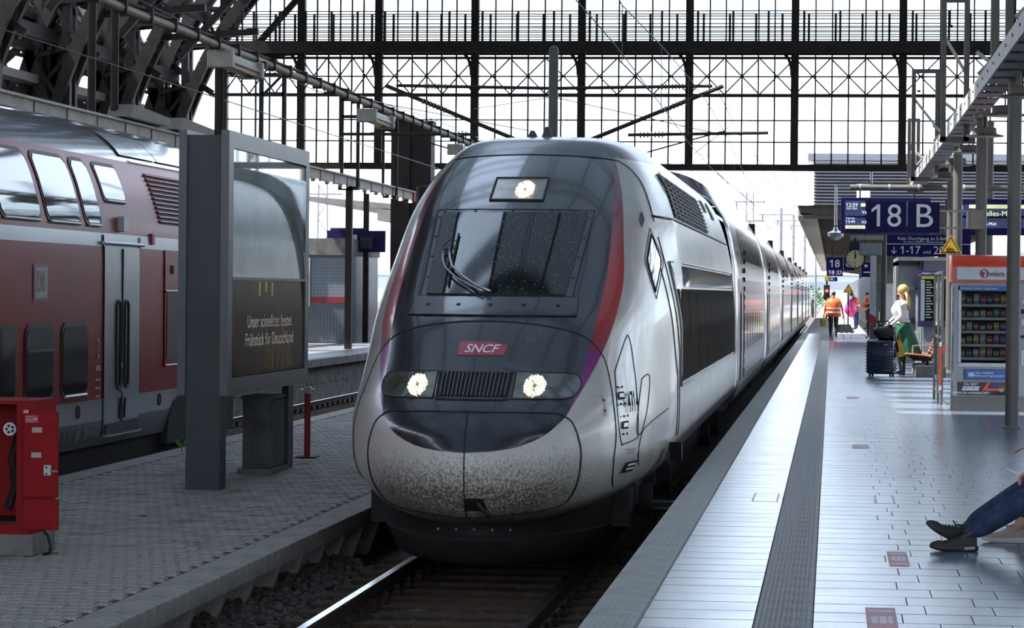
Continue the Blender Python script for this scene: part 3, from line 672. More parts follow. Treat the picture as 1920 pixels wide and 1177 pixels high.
# step bracket, bogies with wheels
MB().prism([(26.35, .98), (26.6, .95), (26.6, .80), (26.5, .80)], 'x', XC + 1.42, XC + 1.53).build('step_bracket', UNDER, pc)
for k in range(2): MB().box(XC + 1.2, XC + 1.50, 26.2 + .5 * k, 26.5 + .5 * k, .40 - .1 * k, .43 - .1 * k).build('step', UNDER, pc)
for yb in (27.6, 39.8):
    bo = MB().box(XC - 1.15, XC + 1.15, yb - 1.9, yb + 1.9, .38, .62).build('bogie', UNDER, pc)
    for s in (-1, 1):
        MB().bbox(XC + s * 1.08 - .09, XC + s * 1.08 + .09, yb - 2.0, yb + 2.0, .42, .66, .03).build('bogie_frame', UNDER, bo)
        for dy in (-1.5, 1.5):
            MB().cyl((XC + s * .70, yb + dy, .46), (XC + s * .84, yb + dy, .46), .46, n=28).build('wheel', M('wheel_steel', (.05, .045, .04), .45, .7), bo, smooth=30)
            MB().cyl((XC + s * 1.1, yb + dy, .46), (XC + s * 1.28, yb + dy, .46), .15, n=14).build('axle_box', UNDER, bo)
            MB().cyl((XC + s * 1.15, yb + dy * .65, .35), (XC + s * 1.22, yb + dy * .65, .75), .07, n=10).build('damper', UNDER, bo)
# gangway bellows
bel = MB(); prof = [(nw(z), z) for z in [.62 + .05 * i for i in range(68)]]
for y0, k in ((43.6, .985), (43.73, .955), (43.86, .985), (43.99, .955), (44.12, .985)):
    bel_row = [Vector((XC + s * w * k, y0, z * 1.0)) for s, L_ in ((-1, prof), (1, prof[::-1])) for w, z in L_]
    bel.v += [tuple(p) for p in bel_row]
n_ = len(prof) * 2
for i in range(4): bel.f += [(i * n_ + j, i * n_ + (j + 1) % n_, (i + 1) * n_ + (j + 1) % n_, (i + 1) * n_ + j) for j in range(n_)]
bel.build('gangway_bellows', BLACK, pc)
# ---- double-deck coaches behind
cu_ = smooth_ip([.66, .95, 1.3, 2.0, 2.7, 3.3, 3.8, 4.05, 4.2, 4.27, 4.3], [1.36, 1.44, 1.455, 1.455, 1.43, 1.33, 1.12, .90, .62, .36, .05])
CW = M('coach_silver', (.085, .085, .09), .18, .2, .06, .8, coat=.3)
CWIN = M('coach_window_band', (.018, .022, .034), .07, 0, .2, 1.5, coat=1.)
CRED = M('coach_red_band', (.30, .03, .05), .3, 0, .1, coat=.6)
CZ = [.66 + .12 * i for i in range(28)] + [4.0, 4.08, 4.15, 4.2, 4.24, 4.27, 4.3]
def coach(y0, y1, label, first=False):
    t = thing('double_deck_coach', label, 'train coach', (XC, y0, 0), 0, 'coaches behind the power car')
    L_ = y1 - y0
    for s in (-1, 1):
        rows = []
        for z in CZ:
            ys = [y0, y0 + .12, y0 + .5, y0 + 1.2] + [y0 + 1.2 + (L_ - 2.4) * k / 6 for k in range(1, 7)] + [y1 - .5, y1 - .12, y1]
            rows.append([Vector((XC + s * cu_(z) * (.955 if y in (y0, y1) else .985 if y in (y0 + .12, y1 - .12) else 1), y, z if z < 3.5 else z - (.22 * (z - 3.5) / .8 if first and y <= y0 + .12 else 0))) for y in ys])
        MB().grid(rows).build('coach_side', CW, t, smooth='all')
    def S(y, z, off): return Vector((XC + cu_(z) + off, y, z + off * .3))
    for a, b, nm, m in ((.70, .98, 'lower_band', TGREY), (1.42, 2.02, 'lower_window_band', CWIN), (2.92, 3.46, 'upper_window_band', CWIN)):
        if nm == 'lower_band': MB().grid([[S(y0 + .6 + (L_ - 1.2) * k / 4, a + (b - a) * j / 4, .004) for k in range(5)] for j in range(5)]).build(nm, m, t, smooth='all'); continue
        n = 8; w = (L_ - 5.5) / n
        for k in range(n):
            ya = y0 + 3.6 + k * w
            MB().grid([[S(y, a + (b - a) * j / 4, .006) for y in (ya, ya + w - .28)] for j in range(5)]).build('window', m, t, smooth='all')
    MB().grid([[S(y0 + .6 + (L_ - 1.2) * k / 4, 2.35 + .12 * j, .005) for k in range(5)] for j in range(3)]).build('red_line', CRED, t, smooth='all')
    d = MB().grid([[S(y, .98 + .2 * j, .006) for y in (y0 + 1.6, y0 + 2.9)] for j in range(8)]).build('door', M('coach_door_grey', (.22, .23, .25), .25, .2, coat=.5), t, smooth='all')
    for yy in (y0 + 1.58, y0 + 2.92): MB().tube([S(yy, .98 + .2 * j, .006) for j in range(8)], .012, 5).build('door_seam', TSEAM, d)
    for k in range(14): MB().box(XC + 1.43, XC + 1.47, y0 + 3.18, y0 + 3.28, 1.05 + .15 * k, 1.13 + .15 * k).build('vent_slot', TSEAM, t)
    MB().box(XC - 1.1, XC + 1.1, y0 + .3, y1 - .3, .25, .68).build('underframe', UNDER, t)
    for yb in (y0 + .5,):
        for s in (-1, 1):
            for dy in (-1.3, 1.3): MB().cyl((XC + s * .70, yb + dy + 1.5, .46), (XC + s * .84, yb + dy + 1.5, .46), .46, n=20).build('wheel', M('wheel_steel', (.05, .045, .04), .45, .7), t, smooth=30)
    MB().box(XC - 1.2, XC + 1.2, y1, y1 + .26, .7, 3.9).build('gangway_bellows', BLACK, t)
    MB().cyl((XC + 1.2, y0 + .25, .62), (XC + 1.2, y0 + .6, .62), .10, n=12).build('air_tank', M('tank_beige', (.16, .14, .10), .5), t)
ords = ['first', 'second', 'third', 'fourth', 'fifth', 'sixth', 'seventh', 'eighth']
for i in range(8):
    coach(44.2 + 19.0 * i, 44.2 + 19.0 * i + 18.7, 'silver double deck coach with dark windows, %s behind the power car' % ords[i], i == 0)
# ================================================================= STATION HALL
SY = 95.0
scr = thing('wall_glazed_screen', None, None, (0, SY, 0), 0, None, 'structure')
BX = [-20.6, -17.93, -15.28, -12.01, -8.41, -4.80, -1.30, 2.25, 5.80, 9.35, 12.9, 16.4]
for x in BX: MB().box(x - .13, x + .13, SY - .16, SY + .16, 6.5, 15.5).build('screen_post', STEEL, scr)
def hbeam(z0, z1, y0, y1, name): MB().box(-21, 17, y0, y1, z0, z1).build(name, STEEL, scr)
hbeam(6.45, 6.66, SY - .22, SY + .22, 'bottom_beam'); hbeam(8.90, 9.00, SY - .18, SY + .18, 'middle_beam'); hbeam(10.16, 10.24, SY - .1, SY + .1, 'truss_chord')
hbeam(10.33, 10.73, SY - .55, SY - .40, 'walkway_girder'); hbeam(10.33, 10.73, SY + .40, SY + .55, 'walkway_girder'); hbeam(10.66, 10.70, SY - .40, SY + .40, 'walkway_deck')
PANE = glassmat('screen_pane', (.96, .98, .99), .99, .02)
RZ = [(6.68, 7.40), (7.40, 8.12), (8.12, 8.90), (9.0, 10.16), (10.75, 12.2), (12.2, 13.6)]
pc_ = {}
for bi in range(len(BX) - 1):
    x0, x1 = BX[bi] + .13, BX[bi + 1] - .13; n = 6 if bi > 0 else 5; w = (x1 - x0) / n
    if bi > 7:
        MB().box(x0, x1, SY - .01, SY + .01, 6.68, 13.6).build('pane', PANE, scr)
    for k in range(1, n):
        MB().box(x0 + k * w - .026, x0 + k * w + .026, SY - .04, SY + .04, 6.66, 13.6).build('mullion', STEEL, scr)
    for z in (7.40, 8.12, 9.58, 12.2): MB().box(x0, x1, SY - .035, SY + .035, z - .022, z + .022).build('glazing_bar', STEEL, scr)
    if bi <= 7:
        for a, b in RZ:
            key = (round(w, 3), a)
            if key not in pc_: pc_[key] = MB().box(-w / 2 + .02, w / 2 - .02, -.006, .006, a, b).mesh('pane', PANE)
            for k in range(n): inst(pc_[key], (x0 + (k + .5) * w, 0, 0), scr, 'pane')
    for k in range(3):
        a = BX[bi] + (BX[bi + 1] - BX[bi]) * k / 3; b = BX[bi] + (BX[bi + 1] - BX[bi]) * (k + 1) / 3
        MB().bar((a, SY - .07, 10.18), (b, SY - .07, 8.98), .045, .045).build('truss_brace', STEEL, scr)
        MB().bar((a, SY - .12, 8.98), (b, SY - .12, 10.18), .045, .045).build('truss_brace', STEEL, scr)
    MB().tube([(BX[bi] - .1 - .35 * (1 - cos(t)), SY - .2, 9.6 + .75 * sin(t)) for t in [i * pi / 12 for i in range(7)]], .06, 6).build('curved_bracket', STEEL, scr)
    for yy, ln in ((SY - .5, 3), (SY + .5, 4)):
        for k in range(ln):
            x = BX[bi] + (BX[bi + 1] - BX[bi]) * (k + (.5 if ln == 4 else .25)) / ln
            MB().box(x - .04, x + .04, yy - .03, yy + .03, 10.7, 11.72).build('railing_post', STEEL, scr)
for yy in (SY - .5, SY + .5):
    for z in (10.86, 11.02, 11.16, 11.30, 11.55, 11.72): MB().box(-21, 17, yy - .02, yy + .02, z - .018, z + .018).build('handrail', STEEL, scr)
# ---- arch trusses
apts = [(-22.7, -.3), (-22.7, 4), (-22.3, 7), (-21.2, 10), (-19.6, 12.4), (-17.0, 15.0), (-13.0, 17.4), (-7.5, 19.2), (-.75, 19.9)]
arch = crom(apts + [(-1.5 - a, b) for a, b in apts[::-1][1:]], 4)
def offset_curve(c, d):
    o = []
    for i, (x, z) in enumerate(c):
        a = c[max(0, i - 1)]; b = c[min(len(c) - 1, i + 1)]; t = Vector((b[0] - a[0], b[1] - a[1])).normalized(); o.append((x - t.y * d, z + t.x * d))
    return o
def strip(mb, c, y, w, h):
    for (a, b) in zip(c, c[1:]): mb.bar((a[0], y, a[1]), (b[0], y, b[1]), w, h, up=(0, 1, 0))
def rib(y, mirror=None, detail=False):
    f = (lambda p: p) if mirror is None else (lambda p: (2 * mirror - p[0], p[1]))
    t = thing('ceiling_arch_truss', None, None, ((f(arch[0])[0]), y, 0), 0, None, 'structure')
    inner = [f(p) for p in arch]; outer = [f(p) for p in offset_curve(arch, 1.15)]
    for yy in ((y - .45, y + .45) if detail else (y,)):
        for c, nm in ((inner, 'inner_chord'), (outer, 'outer_chord')):
            mb = MB(); strip(mb, c, yy, .34, .26); mb.build(nm, STEEL, t)
        if detail:
            for i in range(0, 24):
                a, b = (inner[i], outer[i + 1]) if i % 2 else (outer[i], inner[i + 1])
                MB().bar((a[0], yy, a[1]), (b[0], yy, b[1]), .12, .12).build('lattice_brace', STEEL, t)
        else:
            mb = MB()
            for i in range(0, len(inner) - 1, 1):
                a, b = (inner[i], outer[i + 1]) if i % 2 else (outer[i], inner[i + 1]); mb.bar((a[0], yy, a[1]), (b[0], yy, b[1]), .12, .12)
            o = mb.build('lattice', STEEL, t); o['kind'] = 'stuff'
    if detail:
        for i in range(2, 20):
            for c in (inner, outer):
                a = c[i]; b = c[i + 1]; s = 1 if i % 2 else -1
                MB().bar((a[0], y - .45 * s, a[1]), (b[0], y + .45 * s, b[1]), .07, .07).build('cross_lace', GREYSTEEL if c is inner else STEEL, t)
ribs_y = [95.0, 87.5, 80.0, 72.5]
for y in ribs_y: rib(y, None, True); rib(y, -22.9, True)
for k in range(13): rib(63.5 - 9 * k)
# columns and longitudinal girders at the left side of the hall
for y in ribs_y:
    t = thing('trim_column', None, None, (-22.3, y, 0), 0, None, 'structure')
    for dx in (-.42, .42):
        for dy in (-.3, .3): MB().bar((-22.3 + dx, y + dy, 0), (-22.3 + dx, y + dy, 14), .24, .24).build('column_leg', STEEL, t)
    for k in range(14): MB().bar((-22.3 - .42 * (-1)**k, y - .3, k), (-22.3 + .42 * (-1)**k, y - .3, k + 1), .1, .1).build('column_lace', STEEL, t)
    MB().box(-22.55, -22.05, y - .1, y + .3, 0, 9.2).build('column_core', STEEL, t)
    for (a, b) in (((-22.4, 6.5), (-22.3, 9.4)), ((-22.3, 6.0), (-22.6, 8.6)), ((-20.5, 4.6), (-22.7, 6.4)), ((-21.2, 10.2), (-17.9, 10.4)), ((-20.4, 9.6), (-18.0, 12.3)), ((-23.0, 9.4), (-20.3, 12.2)), ((-24.6, 8.2), (-22.3, 10.2)), ((-25.5, 12.0), (-21.0, 9.0)), ((-26, 7.2), (-21.2, 5.4))):
        MB().bar((a[0], y, a[1]), (b[0], y, b[1]), .2, .2).build('stay', STEEL, t)
for (x, z0, z1) in ((-22.9, 9.2, 10.1), (-26.0, 8.2, 9.1), (-24.9, 12.6, 13.5)):
    t = thing('trim_longitudinal_girder', None, None, (x, 40, z0), 0, None, 'structure')
    for z in (z0, z1): MB().box(x - .16, x + .16, 40, 95.4, z - .09, z + .09).build('girder_chord', STEEL, t)
    for k in range(36):
        y = 40 + k * 1.53; MB().bar((x, y, z0 if k % 2 else z1), (x, y + 1.53, z1 if k % 2 else z0), .1, .1).build('girder_brace', STEEL, t)
for (x, z) in ((-22.9, 8.3), (-24.6, 11.3)):
    t = thing('trim_service_duct', None, None, (x, 60, z), 0, None, 'structure')
    MB().box(x - .28, x + .28, 60, 92, z - .12, z + .12).build('duct', M('dusty_duct', (.20, .18, .16), .7, 0, .2), t)
# ---- roof skin
ROOFO = M('roof_boards', (.10, .085, .07), .8, 0, .2, 2)
def translucent(name, col, tr):
    m = bpy.data.materials.new(name); m.use_nodes = True; N = m.node_tree.nodes; L = m.node_tree.links; N.remove(N['Principled BSDF'])
    d = N.new('ShaderNodeBsdfDiffuse'); d.inputs[0].default_value = col + (1,); t = N.new('ShaderNodeBsdfTranslucent'); t.inputs[0].default_value = col + (1,)
    x = N.new('ShaderNodeMixShader'); x.inputs[0].default_value = tr; L.new(d.outputs[0], x.inputs[1]); L.new(t.outputs[0], x.inputs[2]); L.new(x.outputs[0], N['Material Output'].inputs[0]); return m
MILKY = translucent('wired_milky_glass', (.62, .69, .75), .27)
ce = thing('ceiling', None, None, (0, 0, 20), 0, None, 'structure')
skin = offset_curve(arch, 1.35)
def panel(c, i0, i1, y0, y1, mat, name):
    mb = MB(); o = c[i0:i1 + 1]; o2 = offset_curve(o, .06)
    mb.add([(a, y, b) for y in (y0, y1) for (a, b) in o] + [(a, y, b) for y in (y0, y1) for (a, b) in o2], []); n = len(o)
    for j in range(n - 1):
        mb.f += [(j, j + 1, n + j + 1, n + j), (2 * n + j, 3 * n + j, 3 * n + j + 1, 2 * n + j + 1)]
    mb.f += [(0, n, 3 * n, 2 * n), (n - 1, 3 * n - 1, 4 * n - 1, 2 * n - 1)]
    return mb.build(name, mat, ce)
NA = len(skin) - 1
gi0, gi1 = 22, NA - 22
ci0 = min(range(gi0, gi1), key=lambda i: abs(skin[i][0] + 10.2)); ci1 = min(range(gi0, gi1), key=lambda i: abs(skin[i][0] + 5.6)); SUNPANE = glassmat('added_sun_pane', (.9, .93, .95), .97, .03)
panel(skin, 16, gi0, -50, 96, ROOFO, 'roof_panel'); panel(skin, gi1, NA - 16, -50, 96, ROOFO, 'roof_panel')
YR = sorted([63.5 - 9 * k for k in range(13)] + ribs_y + [-50])
for a, b in zip(YR, YR[1:]):
    if a < 30 or b > 78: panel(skin, gi0, gi1, a + .35, b - .35, MILKY, 'roof_glazing')
    else:
        panel(skin, gi0, ci0, a + .35, b - .35, MILKY, 'roof_glazing'); panel(skin, ci1, gi1, a + .35, b - .35, MILKY, 'roof_glazing')
        y = a + .35; k = 0
        while y < b - .36:   # unseen clear panes added between milky ones to drop sun patches below
            w = (1.1, .8, 1.9, .7, .9, 1.2, 1.5)[k % 7]; y2 = min(b - .35, y + w); panel(skin, ci0, ci1, y, y2, MILKY if k % 2 else SUNPANE, 'roof_glazing'); y = y2; k += 1
    panel(skin, gi0, gi1, a - .35, a + .35, ROOFO, 'roof_panel')
for i in range(8, NA - 7, 3):
    x, z = offset_curve(arch, .8)[i]; MB().box(x - .12, x + .12, -50, 95, z - .3, z + .1).build('purlin', STEEL, ce)
for s in (-1, 1):
    base = -22.9 if s < 0 else 21.4
    cl = [(2 * base - x, z) for x, z in skin]; cl.sort()
    panel(cl, 16, NA - 16, -50, 96, ROOFO, 'side_hall_roof')
tag(MB().box(-66, 66, -51, -50, -.3, 3).build('wall_concourse', M('sandstone', (.30, .26, .20), .85, 0, .15, 1.5)), kind='structure')  # unseen wall kept low so sky light reaches the train nose
tag(MB().box(-66, -65, -50, 95, -.3, 8).build('wall_left', M('sandstone', (.30, .26, .20), .85)), kind='structure')
tag(MB().box(64, 65, -50, 95, -.3, 8).build('wall_right', M('sandstone', (.30, .26, .20), .85)), kind='structure')
# ---- lighting conduits over the platforms
COND = M('ochre_conduit', (.24, .18, .115), .55, 0, .2, 5)
TRAYW = M('pale_cable_tray', (.36, .34, .31), .6, 0, .15, 3, dirt=(.22, .19, .15), ds=2)
LAMPY = M('lamp_tube_warm', (.75, .55, .28), .4)
t = thing('lighting_conduit', 'ochre lighting conduit hung over the low paved platform', 'conduit', (-6.5, 24, 4.9))
MB().tube([(-6.5, 20 + 2 * k, 4.92 + .006 * k - .012 * sin(k * pi / 2)**2) for k in range(20)], .045, 8).build('conduit_pipe', COND, t, smooth='all')
MB().tube([(-6.53, 20 + 2 * k, 4.99 + .006 * k) for k in range(20)], .02, 6).build('cable', STEEL, t)
for k in range(36): MB().box(-6.56, -6.44, 21.5 + k, 21.54 + k, 4.86 + .003 * k, 5.0 + .003 * k).build('cable_clamp', STEEL, t)
LBODY = M('lamp_housing_grey', (.30, .29, .26), .5, .1, .2)
for (y, lb) in ((30.6, 'grey twin tube platform lamp nearest above the advertising board'), (40.2, 'grey tube lamp with yellowed cover, midway along the ochre conduit'), (49.6, 'small grey tube lamp near the far end of the ochre conduit')):
    z = 4.78; q = thing('tube_lamp', lb, 'lamp', (-6.5, y, z))
    MB().prism([(-6.62, z), (-6.38, z), (-6.42, z + .10), (-6.58, z + .10)], 'y', y - .85, y + .85).build('lamp_housing', LBODY, q)
    for dx in (-.06, .06): MB().cyl((-6.5 + dx, y - .8, z - .02), (-6.5 + dx, y + .8, z - .02), .03, n=8).build('lamp_tube', LAMPY, q)
    for dy in (-.8, .8): MB().bbox(-6.64, -6.36, y + dy - .06, y + dy + .06, z - .07, z + .12, .02).build('end_cap', LBODY, q); MB().cyl((-6.5, y + dy * .6, z + .1), (-6.5, y + dy * .6, z + .17), .012, n=6).build('hanger', STEEL, q)
for (y, lb) in ((31.8, 'slim dark pole carrying the ochre conduit behind the advertising board'), (58.6, 'slim dark pole carrying the ochre conduit, farther along the paved platform')):
    q = thing('conduit_pole', lb, 'pole', (-6.95, y, LZ)); MB().cyl((-6.95, y, LZ), (-6.95, y, 4.95), .055, n=12).build('pole_shaft', STEEL, q, smooth=40); MB().box(-7.0, -6.4, y - .06, y + .06, 4.86, 4.94).build('pole_bracket', STEEL, q)
t = thing('cable_tray', 'long pale cable tray with small lamps over the far platform edge', 'cable tray', (-13, 38, 5.1))
MB().box(-13.1, -12.9, 36, 87, 5.16, 5.40).build('tray_channel', TRAYW, t)
MB().box(-13.25, -12.8, 36, 87, 5.38, 5.42).build('tray_cover', TRAYW, t)
for k in range(26): MB().box(-13.14, -12.88, 37 + 2 * k, 37.06 + 2 * k, 5.1, 5.44).build('tray_clamp', GREYSTEEL, t)
for k in range(16): MB().lathe([(.06, 0), (.055, .03), (.04, .08), (.03, .10)], (-12.98, 57 + 2 * k, 5.07), 10).build('downlight', M('lamp_glow_white', (.9, .9, .85), .4, emit=2.), t)
MB().bbox(-13.15, -12.85, 87, 87.3, 5.1, 5.4, .02).build('red_end_box', M('bright_red_plastic', (.6, .03, .02), .4), t)
for (y, lb) in ((49.0, 'slim dark pole rising from the pale cable tray, nearer one'), (50.6, 'slim dark pole rising from the pale cable tray, farther one')):
    q = MB().cyl((-13, y, PZ), (-13, y, 9.6), .075, n=10).build('tray_pole', STEEL, None, loc=(-13, y, PZ)); tag(q, lb, 'pole')
for (x, y, lb) in ((-12.9, 52, 'grey floodlight housing on the pale cable tray above the red train'), (-12.9, 56, 'second grey floodlight housing on the pale cable tray')):
    q = thing('floodlight', lb, 'floodlight', (x, y, 5.42))
    MB().prism([(y - 1.6, 5.46), (y + 1.6, 5.46), (y + 1.5, 5.62), (y - 1.3, 5.70)], 'x', x - .2, x + .25).build('floodlight_housing', M('dusty_housing', (.16, .15, .13), .7), q)
    for dy in (-.9, .9): MB().box(x - .03, x + .03, y + dy - .03, y + dy + .03, 5.42, 5.5).build('foot', STEEL, q)
# dark tower at the end of the tray
DT = M('rusty_black_cladding', (.022, .015, .014), .7, 0, .4, 2)
t = thing('lift_tower', 'tall black clad service tower at the end of the pale cable tray', 'tower', (-13.1, 88, PZ))
MB().box(-13.75, -13.15, 88, 89, PZ, 7.6).build('tower_panel', DT, t); MB().box(-13.13, -12.5, 88.1, 89, PZ, 7.55).build('tower_panel', DT, t)
MB().tube([(-12.9, 87.95, 4.3), (-12.9, 87.95, 5.6), (-12.4, 87.95, 5.65)], .04, 6).build('rain_pipe', GREYSTEEL, t)
MB().box(-13.8, -12.45, 88.2, 88.9, 7.55, 7.68).build('tower_cap', STEEL, t)
# ---- catenary mast with twin cantilevers, wires
t = thing('catenary_mast', 'grey round catenary mast with twin arms rising behind the express train', 'mast', (-6.5, 66, LZ))
MASTG = M('mast_grey', (.085, .085, .09), .5, .1, .1, 3)
MB().cyl((-6.5, 66, LZ), (-6.5, 66, 8.0), .115, n=20).build('mast_tube', MASTG, t, smooth=40)
MB().lathe([(.115, 0), (.09, .06), (0, .1)], (-6.5, 66, 8.0), 20).build('mast_cap', MASTG, t, smooth='all')
INS = M('insulator_brown', (.05, .035, .03), .3, coat=.5)
def insulator(p, q, par):
    p = Vector(p); q = Vector(q); d = q - p; mb = MB(); mb.cyl(p, q, .035, n=8)
    for k in range(7): a = p + d * (k + .5) / 7; mb.cyl(a - d * .025, a + d * .025, .075, n=10)
    mb.build('insulator', INS, par)
for s in (-1, 1):
    tip = (-6.5 + s * 3.75, 66, 7.12)
    MB().tube([(-6.5, 66, 7.10), (-6.5 + s * 3.7, 66, 7.16)], .04, 8).build('top_tube', STEEL, t)
    MB().tube([(-6.5, 66, 5.55), (-6.5 + s * 3.95, 66, 7.16)], .05, 8).build('cantilever_tube', STEEL, t)
    MB().tube([(-6.5 + s * 1.75, 66, 6.02), (-6.5 + s * 5.0, 66, 6.05 + .03 * s)], .038, 8).build('registration_tube', STEEL, t)
    MB().tube([(-6.5 + s * 4.4, 66, 6.03), (-6.5 + s * 3.9, 66, 6.1), (-6.5 + s * 2.2, 66, 5.62)], .02, 6).build('steady_arm', STEEL, t)
    insulator((-6.5 + s * 2.5, 66, 7.14), (-6.5 + s * 3.05, 66, 7.15), t); insulator((-6.5 + s * 2.5, 66, 6.57), (-6.5 + s * 3.1, 66, 6.81), t); insulator((-6.5 + s * 2.0, 66, 6.02), (-6.5 + s * 2.6, 66, 6.03), t)
WIRE = M('copper_wire', (.03, .028, .026), .5, .5)
def wire(pts, label, r=.011): tag(MB().tube(pts, r, 5).build('overhead_wire', WIRE, None, loc=pts[0]), label, 'wire')
wire([(-2.9 + .15 * sin(k), 12 + 12 * k, 5.5) for k in range(24)], 'taut contact wire over the express train track', .009)
wire([(-2.9, 12 + 9 * k, 6.3 + .45 * abs(cos(k * pi / 6))) for k in range(32)], 'sagging carrier wire over the express train track', .010)
wire([(-10.1, 25 + 12 * k, 5.5) for k in range(20)], 'taut contact wire over the red train track')
wire([(-10.1, 25 + 9 * k, 6.3 + .45 * abs(cos(k * pi / 6))) for k in range(26)], 'sagging carrier wire over the red train track')
dr = thing('wire_dropper_set', 'thin vertical droppers hanging between the express track wires', 'wire droppers', (-2.9, 30, 5.5))
for k in range(14): MB().cyl((-2.9, 30 + 9 * k, 5.5), (-2.9, 30 + 9 * k, 6.3 + .45 * abs(cos((2 + k) * pi / 6))), .008, n=5).build('dropper', WIRE, dr)
wire([(-9.5, 75, 7.2), (-6.5, 66, 6.9), (-2.6, 63, 5.9)], 'slack stay wire crossing beside the catenary mast')
wire([(-16, 40, 9.0), (-11, 60, 6.6), (-7, 66, 6.1)], 'slack stay wire running from the arches to the mast')
wire([(-2.7, 66, 7.1), (-2.3, 66, 6.3), (-3.2, 66, 5.6)], 'looped jumper wire hanging from the mast arm tip')
# ================================================================= TILED PLATFORM FURNITURE
COLG = M('column_grey_brown', (.13, .12, .108), .5, 0, .15, 3)
colspec = [(2.18, 34.9, 5.15, 'round grey brown steel column standing before the vending machine'), (2.18, 42.6, 5.15, 'round steel column carrying the white platform number arms'), (2.18, 50.6, 5.15, 'round steel column carrying the yellow warning triangle'), (2.45, 60.2, 5.15, 'round steel column beside the lift, below the pale tray'), (3.75, 70.0, 6.6, 'round steel column in the second row behind the blue display')]
for x, y, zt2, lb in colspec:
    t = thing('platform_column', lb, 'column', (x, y, PZ))
    MB().cyl((x, y, PZ + .02), (x, y, zt2), .082 if x < 3 else .12, n=24).build('column_shaft', COLG, t, smooth=40)
    MB().lathe([(.11, 0), (.11, .015), (.09, .03)], (x, y, PZ), 20).build('base_collar', COLG, t)
    MB().box(x - .25, x + .12, y - .07, y + .07, zt2 - .12, zt2 - .02).build('column_head', COLG, t)
# pale cable tray over the platform with U hanger frames and pendant lamps
TRP = M('riveted_pale_tray', (.42, .40, .38), .55, 0, .15, 3, dirt=(.30, .20, .16), ds=2)
t = thing('cable_tray', 'pale riveted cable tray running above the tiled platform columns', 'cable tray', (2.0, 20, 5.1))
MB().box(1.86, 1.885, 24, 70.6, 4.98, 5.20).build('tray_side', TRP, t); MB().box(2.16, 2.185, 24, 70.6, 4.98, 5.20).build('tray_side', TRP, t)
for k in range(38):
    MB().box(1.885, 2.16, 24 + 1.2 * k, 24.85 + 1.2 * k, 4.98, 5.0).build('tray_rung', TRP, t)
    MB().cyl((1.85, 24.3 + 1.2 * k, 5.1), (1.86, 24.3 + 1.2 * k, 5.1), .02, n=6).build('rivet', STEEL, t)
for dx, r in ((1.93, .03), (2.02, .04), (2.11, .025)): MB().tube([(dx + .02 * sin(k * 1.7), 24 + 2 * k, 5.05 + .02 * sin(k * 2.3)) for k in range(24)], r, 6).build('cable_bundle', STEEL, t)
FRB = M('hanger_brown', (.075, .068, .060), .5, 0, .15)
def uframe(x0, x1, y, z0, z1, lb, w=.085):
    t = thing('hanger_frame', lb, 'steel frame', ((x0 + x1) / 2, y, z0))
    for x in (x0, x1): MB().box(x - w / 2, x + w / 2, y - w / 2, y + w / 2, z0, z1).build('frame_post', FRB, t)
    MB().box(x0 - w / 2, x1 + w / 2, y - w / 2, y + w / 2, z1, z1 + w).build('frame_top', FRB, t)
    MB().box(x0 - w / 2, x1 + w / 2 + .1, y - w / 2, y + w / 2, z0 - .02, z0 + w * .8).build('frame_foot', FRB, t)
    MB().bar((x0, y, z1 - .5), (x1, y, z1 - 1.1), .05, .05).build('frame_brace', TRP, t)
    MB().cyl((x0 + .1, y, z1 - .35), (x0 + .1, y, z1), .006, n=5).build('chain', STEEL, t); MB().lathe([(.035, -.02), (.035, .02)], (x0 + .1, y, z1 - .36), 10).build('ring', STEEL, t)
uframe(1.66, 2.01, 44, 4.72, 6.84, 'tall narrow steel hanger frame around the tray beside the second column')
uframe(1.60, 2.07, 58, 4.68, 6.84, 'steel hanger frame with crossbar around the tray, above the lift')
uframe(1.84, 2.06, 70.3, 4.9, 6.6, 'small dark steel hanger frame at the far end of the tray')
uframe(1.93, 2.10, 34.9, 5.15, 9.0, 'very tall steel hanger frame above the column by the vending machine', .10)
for (x, y, zb) in ((1.9, 29.5, 5.2), (1.9, 37, 5.2), (1.9, 47, 5.2), (1.9, 53, 5.2), (1.88, 63, 5.2)):
    t = thing('tray_bracket', 'slanted pale bracket and junction box clamped on the tray at %d metres' % y, 'bracket', (x, y, zb)); t['label'] = {29.5: 'slanted pale bracket cluster at the end of the tray nearest the seats', 37: 'slanted pale bracket cluster on the tray past the first column', 47: 'slanted pale bracket cluster on the tray between second and third columns', 53: 'slanted pale bracket cluster on the tray past the third column', 63: 'slanted pale bracket cluster on the tray above the lift'}[y]
    MB().bar((x - .05, y, zb), (x + .35, y + .2, zb + .42), .05, .07).build('bracket_arm', TRP, t); MB().bar((x + .3, y, zb), (x - .08, y + .1, zb + .3), .05, .05).build('bracket_arm', TRP, t)
    MB().bbox(x + .05, x + .28, y - .1, y + .15, zb, zb + .16, .01).build('junction_box', COLG, t)
PEND = M('pendant_shade', (.10, .09, .075), .5, 0, .1)
